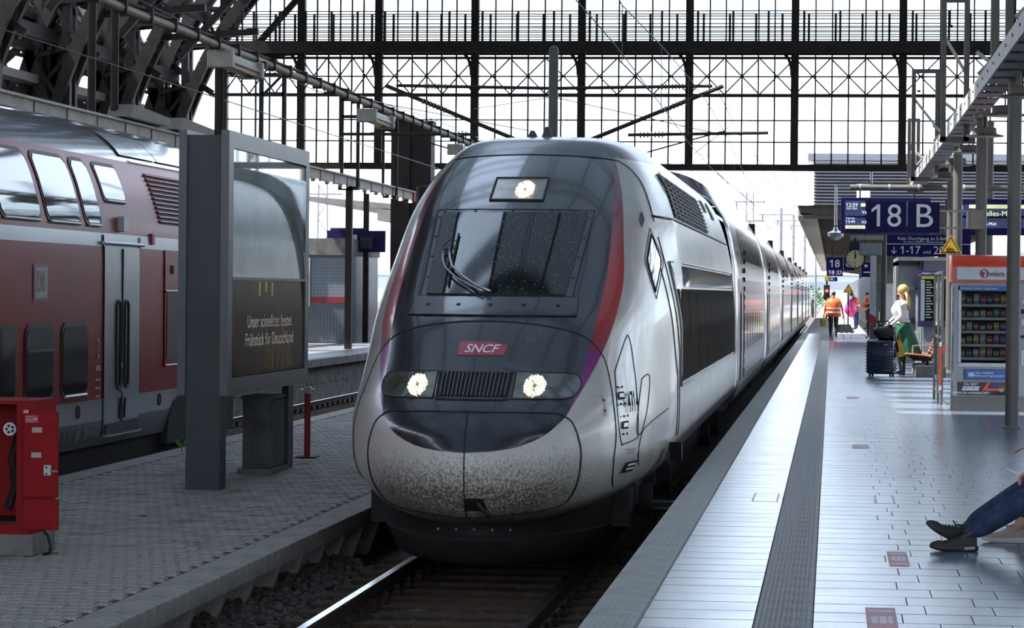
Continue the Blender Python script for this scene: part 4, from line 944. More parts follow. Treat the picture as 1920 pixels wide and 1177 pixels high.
for k, y in enumerate((33.4, 36.8, 41.6, 46.4, 50.9, 56.6)):
    z = 4.66; x = 2.172; lb = ['small domed pendant lamp under the tray by the first column', 'wide flat pendant lamp hanging just past the first column', 'flat pendant lamp hanging beside the second column', 'flat pendant lamp hanging between second and third columns', 'flat pendant lamp hanging beside the third column', 'flat pendant lamp hanging in front of the lift'][k]
    t = thing('pendant_lamp', lb, 'lamp', (x, y, z))
    MB().lathe([(.27, 0), (.275, .015), (.17, .04), (.165, .12), (.15, .13), (0, .14)], (x, y, z), 28).build('lamp_shade', PEND, t, smooth=40)
    MB().lathe([(.0, -.005), (.25, -.005), (.26, .004)], (x, y, z), 28).build('lamp_lens', M('lamp_lens_beige', (.45, .40, .32), .4), t)
    MB().cyl((x, y, z + .13), (x, y, 5.05), .012, n=6).build('drop_rod', STEEL, t)
# platform number sign on arms from the second column
def board(name, lb, cat, x0, x1, y, z0, z1, d=.08, mat=None, rim=True):
    t = thing(name, lb, cat, ((x0 + x1) / 2, y, z0))
    MB().bbox(x0, x1, y, y + d, z0, z1, .008).build('sign_panel', mat or DKBLUE, t)
    return t
t = board('platform_number_sign', 'dark blue platform sign reading 18 and B on white arms', 'sign', .50, 1.095, 42.9, 3.30, 3.76)
MB().bbox(1.11, 1.585, 42.9, 42.98, 3.295, 3.755, .008).build('sign_panel', DKBLUE, t)
lettering('18', .48, (.795, 42.895, 3.53), WHITEPAINT, t, fit=.44); lettering('B', .50, (1.365, 42.895, 3.53), WHITEPAINT, t, fit=.245)
MB().box(1.092, 1.113, 42.91, 42.97, 3.40, 3.76).build('divider_strip', M('pale_divider', (.4, .5, .55), .5), t)
for z in (3.37, 3.62): MB().box(1.58, 2.02, 42.92, 42.96, z - .012, z + .018).build('sign_arm', TRP, t)
MB().bbox(2.0, 2.22, 42.42, 42.5, 3.34, 3.63, .01).build('clamp_box', M('clamp_box_beige', (.22, .20, .18), .5), t)
MB().box(1.98, 2.02, 42.45, 42.96, 3.36, 3.62).build('arm_plate', TRP, t)
LEDY = M('led_yellow_green', (.72, .80, .42), .4, emit=.5); LEDW = M('led_white', (.8, .86, .9), .4, emit=.4)
t = board('train_display', 'large dark blue train display showing 12:59 and 13:44', 'display', .18, 2.16, 64, 3.73, 4.53, .25)
MB().box(.27, .72, 63.985, 63.999, 4.12, 4.46).build('screen_field', M('screen_blue', (.008, .02, .16), .3), t); MB().box(.27, .72, 63.985, 63.999, 3.84, 4.08).build('screen_field', M('screen_blue', (.008, .02, .16), .3), t)
lettering('12:59', .12, (.42, 63.97, 4.36), LEDW, t); lettering('TGV 9551', .06, (.42, 63.97, 4.28), LEDW, t); lettering('Folgezüge', .05, (.39, 63.97, 4.07), LEDW, t); lettering('13:44', .095, (.39, 63.97, 3.99), LEDW, t); lettering('Ve', .11, (.70, 63.97, 4.20), LEDW, t); lettering('ICE', .08, (.70, 63.97, 3.98), LEDW, t)
MB().box(.28, .72, 63.96, 63.98, 3.835, 3.905).build('led_bar', LEDY, t); MB().box(.62, .72, 63.96, 63.98, 4.33, 4.40).build('led_bar', LEDY, t); lettering('www.thalys.de', .06, (.50, 63.95, 3.87), M('led_dark_text', (.05, .08, .02), .5), t)
for x in (.6, 1.8): MB().cyl((x, 64.12, 4.53), (x, 64.12, 4.72), .02, n=6).build('hanger', STEEL, t)
t = board('train_display', 'second dark blue train display showing 13:31 and Bruxelles-Midi', 'display', 2.51, 4.75, 64.5, 3.72, 4.53, .25)
for x0_, x1_, z0_, z1_ in ((2.68, 3.05, 4.16, 4.40), (3.1, 4.7, 4.16, 4.42), (2.68, 4.7, 3.88, 4.1)): MB().box(x0_, x1_, 64.48, 64.5, z0_, z1_).build('screen_field', M('screen_blue', (.008, .02, .16), .3), t)
lettering('13:31', .12, (2.78, 64.46, 4.33), LEDW, t); lettering('13:27', .10, (2.76, 64.46, 3.95), LEDW, t); lettering('Bruxelles-Midi', .17, (3.55, 64.46, 4.20), LEDY, t); lettering('Bruxelles-Midi', .10, (3.35, 64.46, 3.97), LEDW, t)
MB().box(3.03, 4.7, 64.45, 64.47, 4.32, 4.40).build('led_bar', LEDY, t); lettering('Dieser Zug endet hier', .06, (3.6, 64.44, 4.36), M('led_dark_text', (.05, .08, .02), .5), t)
for x in (2.8, 4.3): MB().cyl((x, 64.6, 4.53), (x, 64.6, 4.72), .02, n=6).build('hanger', STEEL, t)
t = thing('sign_beam', 'long brown pipe beam carrying the blue train displays', 'beam', (2.4, 64.2, 4.7))
MB().cyl((.38, 64.2, 4.76), (6.5, 64.2, 4.76), .07, n=14).build('beam_pipe', COLG, t, smooth=40)
for x in (.6, 1.25, 1.9, 2.9, 4.2): MB().cyl((x - .02, 64.2, 4.76), (x + .02, 64.2, 4.76), .08, n=12).build('clamp', TRP, t)
for k in range(60): MB().cyl((.45 + .03 * k, 64.2, 4.83), (.45 + .03 * k, 64.2, 4.93), .003, n=4).build('bird_spike', STEEL, t)
t = board('direction_sign', 'dark blue sign pointing to tracks 1-17 and 20', 'sign', 1.41, 3.58, 75, 3.38, 3.94)
MB().box(1.41, 3.58, 74.98, 75, 3.685, 3.71).build('divider_strip', M('pale_divider', (.4, .5, .55), .5), t)
lettering('Kein Durchgang zu S-Bahn', .125, (2.36, 74.98, 3.84), WHITEPAINT, t); lettering('No entry to S-Bahn or underground trains', .06, (2.36, 74.98, 3.755), WHITEPAINT, t)
lettering('1-17', .29, (2.02, 74.98, 3.53), WHITEPAINT, t); lettering('und', .13, (2.45, 74.98, 3.49), WHITEPAINT, t); lettering('20', .29, (2.76, 74.98, 3.53), WHITEPAINT, t)
MB().box(1.585, 1.605, 74.97, 74.99, 3.46, 3.62).build('arrow', WHITEPAINT, t); MB().bar((1.595, 74.98, 3.45), (1.53, 74.98, 3.52), .02, .02).build('arrow', WHITEPAINT, t); [MB().cyl((x, 75.12, PZ), (x, 75.12, 3.7), .04, n=8).build('sign_pole', STEEL, t) for x in (2.3, 3.2)]; MB().bar((1.595, 74.98, 3.45), (1.66, 74.98, 3.52), .02, .02).build('arrow', WHITEPAINT, t)
# warning triangle
YEL = M('warning_yellow', (.72, .42, .01), .45)
def triangle(x, y, z, h, lb, pict=True, cat='sign'):
    t = thing('warning_sign', lb, cat, (x, y, z)); w = h * .6
    def tri(k, off, mat, nm):
        c = z + h * .36; P = [(x + (a - x) * k, c + (b - c) * k) for a, b in ((x - w, z), (x + w, z), (x, z + h))]
        MB().prism(P, 'y', y - off, y - off + .012).build(nm, mat, t)
    tri(1.0, .0, YEL, 'sign_plate'); tri(.86, .004, M('sign_black', (.01, .01, .01), .5), 'black_border'); tri(.70, .008, YEL, 'yellow_field')
    if pict:
        R_ = M('pictogram_red', (.35, .03, .02), .5)
        MB().bbox(x - .075, x - .015, y - .018, y - .008, z + h * .17, z + h * .40, .008).build('train_pictogram', R_, t); MB().box(x - .065, x - .025, y - .02, y - .017, z + h * .31, z + h * .37).build('train_window', YEL, t)
        MB().tube([(x + .005, y - .014, z + h * .30), (x + .04, y - .014, z + h * .24), (x + .06, y - .014, z + h * .15)], .008, 6).build('person_pictogram', BLACK, t); MB().bar((x - .085, y - .014, z + h * .13), (x + .09, y - .014, z + h * .13), .01).build('ground_line', BLACK, t)
    return t
t = triangle(2.06, 50.44, 3.09, .34, 'yellow warning triangle with red train and falling person on column'); MB().box(2.02, 2.16, 50.452, 50.56, 3.2, 3.24).build('sign_bracket', STEEL, t)
# clock and camera cluster
t = thing('platform_clock', 'round cream faced station clock hanging from grey camera boxes', 'clock', (.63, 80, 3.1))
MB().cyl((.63, 79.9, 3.36), (.63, 80.05, 3.36), .275, n=32).build('clock_case', BLACK, t, smooth=40)
MB().cyl((.63, 79.88, 3.36), (.63, 79.9, 3.36), .245, n=32).build('clock_face', M('clock_cream', (.72, .66, .38), .5), t)
for k in range(12):
    a = k * pi / 6; MB().bar((.63 + .17 * sin(a), 79.87, 3.36 + .17 * cos(a)), (.63 + .225 * sin(a), 79.87, 3.36 + .225 * cos(a)), .03, .01).build('hour_mark', BLACK, t)
MB().bar((.63, 79.865, 3.36), (.65, 79.865, 3.49), .035, .01).build('hour_hand', BLACK, t); MB().bar((.63, 79.86, 3.36), (.62, 79.86, 3.56), .022, .01).build('minute_hand', BLACK, t); MB().box(.60, .66, 79.86, 79.87, 3.24, 3.27).build('clock_emblem', RED, t)
t = thing('camera_pole', 'slim grey pole with grey camera boxes and black screen beside clock', 'pole', (1.44, 80, PZ))
MB().cyl((1.44, 80.2, PZ), (1.44, 80.2, 4.05), .07, n=14).build('pole_shaft', GREYSTEEL, t, smooth=40)
MB().box(.5, 1.42, 80.1, 80.3, 3.90, 4.02).build('pole_arm', M('pole_arm_grey', (.28, .29, .28), .5), t); MB().bbox(.74, 1.36, 79.85, 80.1, 3.46, 3.80, .02).build('camera_housing', M('box_grey', (.25, .26, .28), .5), t); MB().bbox(.46, .74, 79.9, 80.1, 3.52, 3.84, .01).build('screen', BLACK, t); MB().box(.6, .66, 80, 80.06, 3.62, 3.95).build('hanger', STEEL, t)
t = thing('info_pylon', 'slim white pylon with red foot beside the clock pole', 'pylon', (1.12, 79, PZ))
MB().bbox(1.04, 1.20, 78.9, 79.1, PZ + .9, 3.44, .01).build('pylon_body', M('pylon_white', (.55, .57, .58), .5), t); MB().bbox(1.04, 1.20, 78.9, 79.1, PZ, 1.55, .01).build('pylon_base', GREYSTEEL, t); MB().prism([(1.03, 1.6), (1.21, 1.5), (1.21, 1.75), (1.03, 1.85)], 'y', 78.88, 78.9).build('red_flash', RED, t)
# lift with glass front, departures board
LIFTG = M('lift_cladding', (.23, .235, .24), .45, .1, .1)
t = thing('lift_enclosure', 'grey glazed lift enclosure with door behind the woman in green skirt', 'lift', (2.3, 69, PZ))
MB().box(1.5, 1.56, 68.0, 71, PZ, 3.16).build('corner_post', LIFTG, t); MB().box(2.02, 2.10, 68.0, 71, PZ, 3.16).build('corner_post', M('pale_post', (.48, .49, .5), .4), t); MB().box(1.5, 2.05, 68.0, 71, 3.06, 3.16).build('lintel', LIFTG, t)
MB().box(1.56, 2.02, 68.06, 68.1, 2.55, 3.06).build('transom_pane', M('frosted_panel', (.34, .36, .40), .25, 0, .05), t)
d = MB().box(1.58, 2.0, 68.1, 68.14, PZ, 2.5).build('lift_door', M('door_pane', (.17, .18, .19), .2, 0, .1), t)
for x in (1.565, 1.97): MB().box(x, x + .05, 68.05, 68.1, PZ, 2.55).build('door_frame', M('pale_post', (.48, .49, .5), .4), d)
MB().box(1.565, 2.02, 68.05, 68.1, 2.5, 2.56).build('door_frame', M('pale_post', (.48, .49, .5), .4), d); MB().box(1.86, 1.96, 68.03, 68.06, 1.70, 1.83).build('call_panel', BLACK, d)
MB().box(2.10, 4.2, 66.3, 71, PZ, 3.16).build('lift_wall', LIFTG, t); MB().box(1.5, 4.3, 66.2, 71.1, 3.16, 3.24).build('lift_roof', LIFTG, t)
MB().box(1.5, 2.05, 67.2, 67.23, 1.50, 1.53).build('guard_rail', CHROME, t); MB().box(1.5, 2.05, 67.21, 67.22, .86, 1.48).build('guard_pane', GLASS, t)
for x in (1.5, 2.03): MB().box(x, x + .02, 67.2, 67.23, PZ, 1.5).build('guard_post', CHROME, t)
t = thing('departures_board', 'dark departures board with yellow header on the lift wall', 'notice board', (2.3, 66, 1.64))
MB().bbox(1.97, 2.62, 66.12, 66.28, 1.64, 2.94, .01).build('board_frame', M('board_violet_blue', (.02, .012, .11), .4), t); MB().box(2.05, 2.60, 66.1, 66.12, 1.78, 2.74).build('board_field', M('board_black', (.012, .016, .02), .7, spec=.08), t); MB().box(2.04, 2.60, 66.09, 66.11, 2.74, 2.80).build('board_header', M('board_olive_yellow', (.42, .38, .02), .5), t); MB().box(2.03, 2.12, 66.09, 66.11, 1.78, 2.72).build('board_side_strip', M('board_pale_green', (.32, .38, .34), .5), t)
lettering('Abfahrt', .075, (2.16, 66.11, 2.87), WHITEPAINT, t); lettering('Departure', .055, (2.42, 66.11, 2.865), WHITEPAINT, t); MB().box(1.985, 2.03, 66.1, 66.12, 2.80, 2.86).build('pink_square', M('pink_print', (.6, .05, .25), .5), t)
for k in range(14):
    for x in (2.15, 2.40): MB().box(x, x + .10 + .06 * ((k * 7 + int(x * 10)) % 3) / 2, 66.085, 66.10, 2.66 - .063 * k, 2.685 - .063 * k).build('text_line', M('board_text', (.35, .40, .42), .5), t)
# bench
WOODO = M('orange_wood', (.42, .17, .06), .5, 0, .25, 6, stretch=(1, .2, 1))
t = thing('platform_bench', 'orange wooden slat bench on a concrete foot beside the woman', 'bench', (1.8, 57.5, PZ))
for k in range(8): MB().bbox(1.46 + .066 * k, 1.515 + .066 * k, 56.8, 59.4, 1.185 - .006 * k, 1.215 - .006 * k, .006).build('seat_slat', WOODO, t)
for k in range(7): MB().bbox(1.985 + .022 * k, 2.015 + .022 * k, 56.8, 59.4, 1.20 + .056 * k, 1.245 + .056 * k, .006).build('back_slat', WOODO, t)
for y in (57.0, 59.2):
    MB().prism([(1.48, 1.17), (1.98, 1.13), (1.98, 1.06), (1.62, 1.06)], 'y', y - .03, y + .03).build('seat_bracket', STEEL, t); MB().bar((1.98, y, 1.12), (2.15, y, 1.60), .04, .05).build('back_bracket', STEEL, t); MB().bar((1.6, y, 1.36), (2.06, y, 1.38), .04, .03).build('armrest', ALU, t); MB().bar((1.6, y, 1.18), (1.6, y, 1.36), .03).build('armrest_post', ALU, t)
    MB().box(1.86, 1.92, y - .03, y + .03, .95, 1.08).build('bench_leg', STEEL, t)
MB().bbox(1.66, 2.25, 56.7, 59.5, PZ, .97, .01).build('concrete_foot', CONC, t)
# wind screen of glass and steel beside the vending machine
t = thing('glass_windbreak', 'narrow steel framed glass windbreak with orange stickers beside vending machine', 'windbreak', (1.62, 42, PZ))
WBM = M('windbreak_steel', (.16, .16, .15), .35, .5)
for y in (42.0, 43.4, 45.0): MB().box(1.585, 1.625, y - .03, y + .03, PZ, 2.72).build('frame_post', WBM, t)
for z in (.9, 1.72, 2.68): MB().box(1.59, 1.62, 42, 45, z, z + .04).build('frame_rail', WBM, t)
for y in (42.0, 43.4): MB().box(1.60, 1.61, y + .05, y + 1.3, .96, 2.66).build('pane', GLASS, t)
MB().box(1.565, 1.60, 41.93, 41.97, 1.05, 1.62).build('red_sticker', M('sticker_orange_red', (.65, .09, .03), .5), t); MB().box(1.565, 1.60, 41.93, 41.97, 1.62, 1.68).build('white_sticker', WHITEPAINT, t); MB().box(1.565, 1.60, 41.93, 41.97, .98, 1.04).build('white_sticker', WHITEPAINT, t); MB().box(1.645, 1.665, 42.3, 42.6, 1.50, 1.62).build('red_sticker', M('sticker_orange_red', (.65, .09, .03), .5), t)
MB().box(1.66, 1.68, 43.8, 45.0, 1.9, 2.3).build('orange_sticker', M('sticker_orange', (.7, .25, .03), .5), t)
# ---- vending machine
VM = M('vending_grey', (.30, .31, .34), .4, .2, .05); VRED = M('vending_red', (.70, .045, .012), .35, 0, .04, coat=.15)
X0, X1, VY = 1.68, 2.98, 39.9
t = thing('vending_machine', 'tall snack vending machine with red rounded roof and selecta sign', 'vending machine', (2.3, 40.3, PZ))
MB().box(X0, X1, VY, VY + .85, PZ, .97).build('plinth', M('plinth_brown_grey', (.16, .15, .14), .5), t)
MB().box(X0, X0 + .06, VY, VY + .85, .97, 2.56).build('side_panel', VM, t); MB().box(X1 - .5, X1, VY + .02, VY + .85, .97, 2.56).build('control_panel', VM, t); MB().box(X0 + .06, X1 - .5, VY + .7, VY + .85, .97, 2.56).build('back_panel', M('vending_inside', (.02, .02, .022), .6), t)
MB().box(X0 + .06, X1 - .5, VY + .01, VY + .7, .97, 1.42).build('lower_front', VM, t); MB().box(X0 + .06, X1 - .5, VY + .01, VY + .7, 2.50, 2.56).build('upper_front', VM, t)
roof_p = [(VY - .05, 2.55), (VY - .05, 2.77)] + [(VY + .02 + .30 * (1 - cos(a)) - .05 * cos(a), 2.77 + .16 * sin(a)) for a in [i * pi / 16 for i in range(1, 9)]] + [(VY + .9, 2.93), (VY + .9, 2.55)]
MB().prism(roof_p, 'x', X0 - .03, X1 + .03).build('red_roof', VRED, t, smooth=30)
fs = MB().box(X0 + .04, X1 - .02, VY - .07, VY - .05, 2.585, 2.755).build('fascia', M('fascia_white', (.62, .66, .70), .35), t)
MB().cyl((2.09, VY - .085, 2.67), (2.09, VY - .07, 2.67), .062, n=28).build('logo_disc', M('logo_maroon', (.22, .01, .02), .35), fs); MB().tube([(2.065, VY - .09, 2.71), (2.105, VY - .09, 2.695), (2.11, VY - .09, 2.66), (2.09, VY - .09, 2.62)], .012, 6).build('logo_swoosh', WHITEPAINT, fs)
lettering('selecta', .105, (2.262, VY - .075, 2.665), M('lettering_black', (.01, .01, .01), .5), fs, bold=.012, fit=.212)
DB_ = M('banner_blue', (.015, .10, .40), .35)
b_ = MB().box(X0 + .08, 2.48, VY - .01, VY + .01, 2.43, 2.50).build('top_banner', DB_, t); lettering('Kontaktlos zahlen. Hygienisch.', .042, (2.02, VY - .015, 2.465), WHITEPAINT, b_)
MB().box(X0 + .1, 2.44, VY + .005, VY + .012, 1.46, 2.42).build('window_pane', GLASS, t)
for x in (X0 + .065, 2.44): MB().box(x, x + .04, VY, VY + .03, 1.42, 2.44).build('window_frame', ALU, t)
MB().box(X0 + .065, 2.48, VY, VY + .03, 1.38, 1.43).build('window_frame', ALU, t)
fl_ = MB().box(X0 + .145, 2.46, VY - .01, VY + .02, 1.20, 1.345).build('delivery_flap', M('flap_dark', (.03, .03, .035), .4), t); q = MB().box(X0 + .175, 2.41, VY - .016, VY - .01, 1.21, 1.335).build('flap_print', DB_, fl_); MB().bbox(1.89, 1.97, VY - .022, VY - .016, 1.24, 1.30, .01).build('mask_icon', M('icon_pale_blue', (.5, .65, .75), .5), q)
lettering('Hier erhältlich:', .042, (2.11, VY - .02, 1.295), WHITEPAINT, q); lettering('Masken und Hygieneartikel', .038, (2.17, VY - .02, 1.255), WHITEPAINT, q)
pn = MB().box(X0 + .06, 2.5, VY - .012, VY + .01, .985, 1.165).build('advert_panel', M('choc_brown', (.030, .013, .009), .45), t)
lettering('DU BIST', .055, (1.93, VY - .02, 1.135), WHITEPAINT, pn); zp = MB().prism([(1.80, 1.05), (2.03, 1.05), (2.05, 1.105), (1.82, 1.105)], 'y', VY - .018, VY - .013).build('advert_plate', WHITEPAINT, pn); lettering('ZERSTREUT', .045, (1.925, VY - .022, 1.078), M('banner_navy', (.02, .03, .25), .4), zp, shear=.2, bold=.01); lettering('WENN DU HUNGRIG BIST!', .042, (1.93, VY - .02, 1.015), WHITEPAINT, pn, bold=.01)
MB().prism([(2.08, 1.05), (2.16, 1.16), (2.20, 1.16), (2.14, 1.08), (2.32, 1.08), (2.32, 1.05)], 'y', VY - .018, VY - .013).build('advert_stripe', VRED, pn); MB().prism([(2.18, 1.09), (2.24, 1.16), (2.34, 1.16), (2.30, 1.09)], 'y', VY - .018, VY - .013).build('advert_stripe', M('banner_navy', (.02, .03, .25), .4), pn)
MB().prism([(2.345 + .042 * cos(k * pi / 8), 1.085 + .055 * sin(k * pi / 8)) for k in range(16)], 'y', VY - .021, VY - .013).build('portrait_face', M('print_skin', (.42, .26, .18), .5), pn); MB().prism([(2.345 + .050 * cos(k * pi / 8), 1.105 + .052 * sin(k * pi / 8)) for k in range(-1, 10)], 'y', VY - .023, VY - .022).build('portrait_hair', M('print_hair', (.10, .06, .03), .5), pn); MB().prism([(2.20, .985), (2.27, 1.03), (2.42, 1.03), (2.48, .985)], 'y', VY - .019, VY - .013).build('portrait_shoulders', BLACK, pn)
for k, (z0_, z1_) in enumerate(((2.25, 2.32), (2.12, 2.18), (1.95, 2.05), (1.78, 1.82), (1.4, 1.62))): MB().bbox(2.60, 2.72, VY - .005, VY + .03, z0_, z1_, .006).build('control_unit', BLACK if k % 2 else ALU, t)
lettering('selecta', .05, (2.72, VY, 2.42), TTEXT, t)
for k in range(9): MB().box(X0 - .012, X0, VY + .02, VY + .05, 1.0 + .17 * k, 1.12 + .17 * k).build('side_sticker', [M('sticker_green', (.02, .35, .2), .5), WHITEPAINT, M('sticker_pink', (.6, .1, .25), .5), M('sticker_orange', (.7, .25, .03), .5)][k % 4], t)
for r in range(5):
    z = 1.50 + .185 * r; MB().box(X0 + .07, 2.44, VY + .1, VY + .68, z - .02, z).build('shelf', ALU, t); MB().box(X0 + .07, 2.44, VY + .085, VY + .1, z - .03, z + .005).build('price_rail', M('price_rail', (.25, .25, .25), .5), t)
pcs = [('orange', (.65, .22, .02)), ('red', (.5, .03, .03)), ('yellow', (.65, .45, .03)), ('white', (.6, .6, .58)), ('brown', (.12, .06, .03)), ('green', (.10, .32, .04)), ('blue', (.03, .10, .4)), ('pink', (.55, .08, .22))]
shelfn = ['bottom', 'second lowest', 'middle', 'second highest', 'top']
rnd = random.Random(21)
for r in range(5):
    used = set()
    for k in range(7):
        ci = 0 if k == 0 else rnd.choice([c for c in range(8) if c not in used or len(used) > 6]); used.add(ci); cn, cc = pcs[ci]; x = X0 + .13 + .093 * k; z = 1.50 + .185 * r; h = rnd.uniform(.10, .15)
        rowsp = [[(x + dx * (.95 if v in (0, 4) else 1), VY + .14 + sy * (.006 if v in (0, 4) else .028), z + h * v / 4) for sy, dx in ((-1, -.036), (-1, 0), (-1, .036), (1, .036), (1, 0), (1, -.036))] for v in range(5)]
        sm = MB().grid(rowsp, closed=True); sm.f += [tuple(range(6)), tuple(range(24, 30))]
        o = sm.build('snack_packet', M('packet_' + cn, tuple(.30 * c + .02 for c in cc), .35, 0, .3, 30), None, smooth=40, loc=(x, VY + .14, z)); tag(o, '%s snack packet on the %s vending machine shelf' % (cn, shelfn[r]), 'snack', 'snacks in the vending machine')  # packet colours dimmed to put the machine's dark interior into them
# luggage
CASEB = M('suitcase_navy', (.012, .018, .045), .25, .1, .1, coat=.4)
def suitcase(x, y, z, w, d, h, lb, mat, rz=0.):
    t = thing('suitcase', lb, 'suitcase', (x, y, z), rz)
    MB().bbox(-w / 2, w / 2, -d / 2, d / 2, .05, h, .045).build('shell', mat, t, local=True, smooth=50)
    for k in range(9): MB().box(-w / 2 - .006, w / 2 + .006, -d / 2 - .006, d / 2 + .006, h * (.12 + .085 * k), h * (.12 + .085 * k) + .022).build('rib', mat, t, local=True)
    for sx in (-1, 1):
        for sy in (-1, 1): MB().cyl((sx * w * .38 - .015, sy * d * .33, .03), (sx * w * .38 + .015, sy * d * .33, .03), .03, n=12).build('wheel', BLACK, t, local=True)
    MB().tube([(-.1, 0, h), (-.1, 0, h + .32), (.1, 0, h + .32), (.1, 0, h)], .012, 6).build('pull_handle', CHROME, t, local=True); MB().box(w * .15, w * .3, -d / 2 - .012, -d / 2, h * .86, h * .88).build('badge', CHROME, t, local=True)
    return t
suitcase(.98, 56.3, PZ, .54, .34, .72, 'large ribbed navy hard shell suitcase beside the woman in green skirt', CASEB, -.25)
BAGK = M('bag_black_nylon', (.012, .012, .013), .5, 0, .3, 20, bump=.3, bs=30)
def blob(name, lb, cat, c, s, mat, seed, squash=.75, parent=None):
    bm = bmesh.new(); bmesh.ops.create_icosphere(bm, subdivisions=3, radius=1); rd = random.Random(seed); ph = [rd.uniform(0, 6) for _ in range(6)]
    for v in bm.verts:
        p = v.co.copy(); k = 1 + .12 * sin(3 * p.x + ph[0]) + .10 * sin(4 * p.y + ph[1]) + .10 * sin(5 * p.z + ph[2]) + .05 * sin(11 * p.x + ph[3] + 7 * p.z)
        q = Vector([math.copysign(abs(a)**squash, a) for a in p]); v.co = Vector((c[0] + q.x * s[0] * k, c[1] + q.y * s[1] * k, c[2] + q.z * s[2] * k))
    mb = MB(); mb.bm(bm)
    if parent is not None: return mb.build(name, mat, parent, smooth='all')
    return tag(mb.build(name, mat, None, smooth='all', loc=(c[0], c[1], c[2] - s[2])), lb, cat)
t = thing('travel_bag', 'bulging black travel bag resting on the navy suitcase', 'bag', (1.0, 56.3, 1.5))
blob('bag_body', None, None, (1.03, 56.3, 1.62), (.21, .15, .15), BAGK, 2, parent=t); MB().tube([(.9, 56.2, 1.7), (.93, 56.18, 1.85), (1.1, 56.18, 1.85), (1.15, 56.2, 1.7)], .015, 6).build('carry_strap', BAGK, t)
t = thing('hanging_coat', 'black coat draped over the luggage in front of green skirt', 'coat', (1.2, 56.4, 1.2))
MB().grid([[(1.10 + .10 * j / 6 + .12 * i / 8, 56.25 + .1 * sin(j * 1.2 + i * .3), 1.78 - .68 * i / 8 * (1 - .25 * j / 6)) for j in range(7)] for i in range(9)]).build('coat_cloth', BAGK, t, smooth='all')
t = thing('yellow_bag', 'flat yellow shopping bag hanging beside the green skirt', 'bag', (1.36, 56.5, 1.05))
YB = M('bag_yellow', (.75, .38, .01), .5, 0, .1)
MB().prism([(1.28, 1.12), (1.45, 1.18), (1.36, 1.46), (1.26, 1.50)], 'y', 56.45, 56.5).build('bag_body', YB, t); MB().tube([(1.28, 56.47, 1.48), (1.24, 56.47, 1.62), (1.30, 56.47, 1.66), (1.34, 56.47, 1.47)], .008, 6).build('bag_handle', YB, t)
# ================================================================= LEFT SIDE: red train, advertising board, cabinet, post
DBR = M('db_red', (.36, .009, .016), .30, 0, .12, 1.2, coat=0., spec=.07); DBG = M('db_pale_grey', (.33, .36, .40), .3, 0, .1, 2, coat=.4); DBD = M('db_dark_grey', (.10, .11, .125), .45, 0, .15, 2); DBROOF = M('db_roof', (.06, .065, .075), .22, .1, .4, 2.0, coat=.5, stretch=(3, .5, 1))
DX = -10.15
du = smooth_ip([.46, .7, 1.0, 2.7, 3.05, 3.5, 3.9, 4.1, 4.3, 4.5, 4.58], [1.36, 1.40, 1.40, 1.40, 1.385, 1.29, 1.14, 1.02, .80, .42, .05])
t = db = thing('double_deck_regional_coach', 'red double deck regional train coach with grey doors, beside paved platform', 'train coach', (DX, 20, 0))
YA, YB_ = 16.0, 41.2
def DS(y, z, off=0.):
    dz = .01; a = du(z + dz) - du(z - dz); n = Vector((2 * dz, 0, -a)).normalized(); k = 1.
    if y > 38.5 and z > 1.2: k = 1 - .12 * ((y - 38.5) / 2.7)**2 * min(1, (z - 1.2) / 1.5)
    return Vector((DX + du(z) * k, y, z)) + n * off
def dband(z0, z1, mat, nm, y0=YA, y1=YB_, off=0.):
    nz = max(2, int((z1 - z0) / .06)); ys = [y0 + (y1 - y0) * k / 20 for k in range(21)]
    for s in (-1, 1):
        rows = []
        for j in range(nz + 1):
            z = z0 + (z1 - z0) * j / nz; r = [DS(y, z, off) for y in ys]
            if s < 0: r = [Vector((2 * DX - p.x, p.y, p.z)) for p in r]
            rows.append(r)
        MB().grid(rows).build(nm, mat, t, smooth='all')
dband(.46, .76, DBD, 'sill_band'); dband(.76, 1.02, DBG, 'lower_grey_band'); dband(1.02, 2.86, DBR, 'red_body_lower'); dband(2.86, 3.02, DBG, 'waist_band'); dband(3.02, 3.98, DBR, 'red_body_upper'); dband(3.98, 4.58, DBROOF, 'roof')
MB().prism([(DX + du(z) * .97, z) for z in (.46, 1, 2.7, 3.5, 3.9, 4.3, 4.55)] + [(DX - du(z) * .97, z) for z in (4.55, 4.3, 3.9, 3.5, 2.7, 1, .46)], 'y', YB_ - .05, YB_).build('end_wall', DBR, t)
MB().box(DX - 1.3, DX + 1.3, YA, YB_ - .3, .18, .47).build('underframe', UNDER, t)
# sloped pale roof cladding and louvre at the cab end
def dpatch(y0, y1, z0, z1, mat, nm, off=.008, par=None, sl=0., nz=6, r=0.):
    nz = max(nz, 2); rows = []
    for j in range(nz + 1):
        z = z0 + (z1 - z0) * j / nz; a, b = y0 + sl * (z - z0), y1 + sl * (z - z0)
        if r: e = min(z - z0, z1 - z); c = r - sqrt(max(0, r * r - max(0, r - e)**2)) if e < r else 0; a += c; b -= c
        rows.append([DS(a + (b - a) * k / 8, z, off) for k in range(9)])
    return MB().grid(rows).build(nm, mat, par or t, smooth='all')
PALER = M('db_pale_roof', (.42, .44, .48), .25, .3, .2, 3, coat=.4)
dpatch(36.0, 40.5, 3.98, 4.02, PALER, 'gutter_strip', .02, nz=2)
dpatch(35.6, 37.6, 4.05, 4.35, PALER, 'roof_panel', .02); dpatch(37.65, 40.0, 4.05, 4.35, PALER, 'roof_panel', .02)
lv = dpatch(36.6, 38.9, 3.20, 3.86, M('louvre_dark', (.03, .02, .022), .6), 'louvre', .006, sl=-.2)
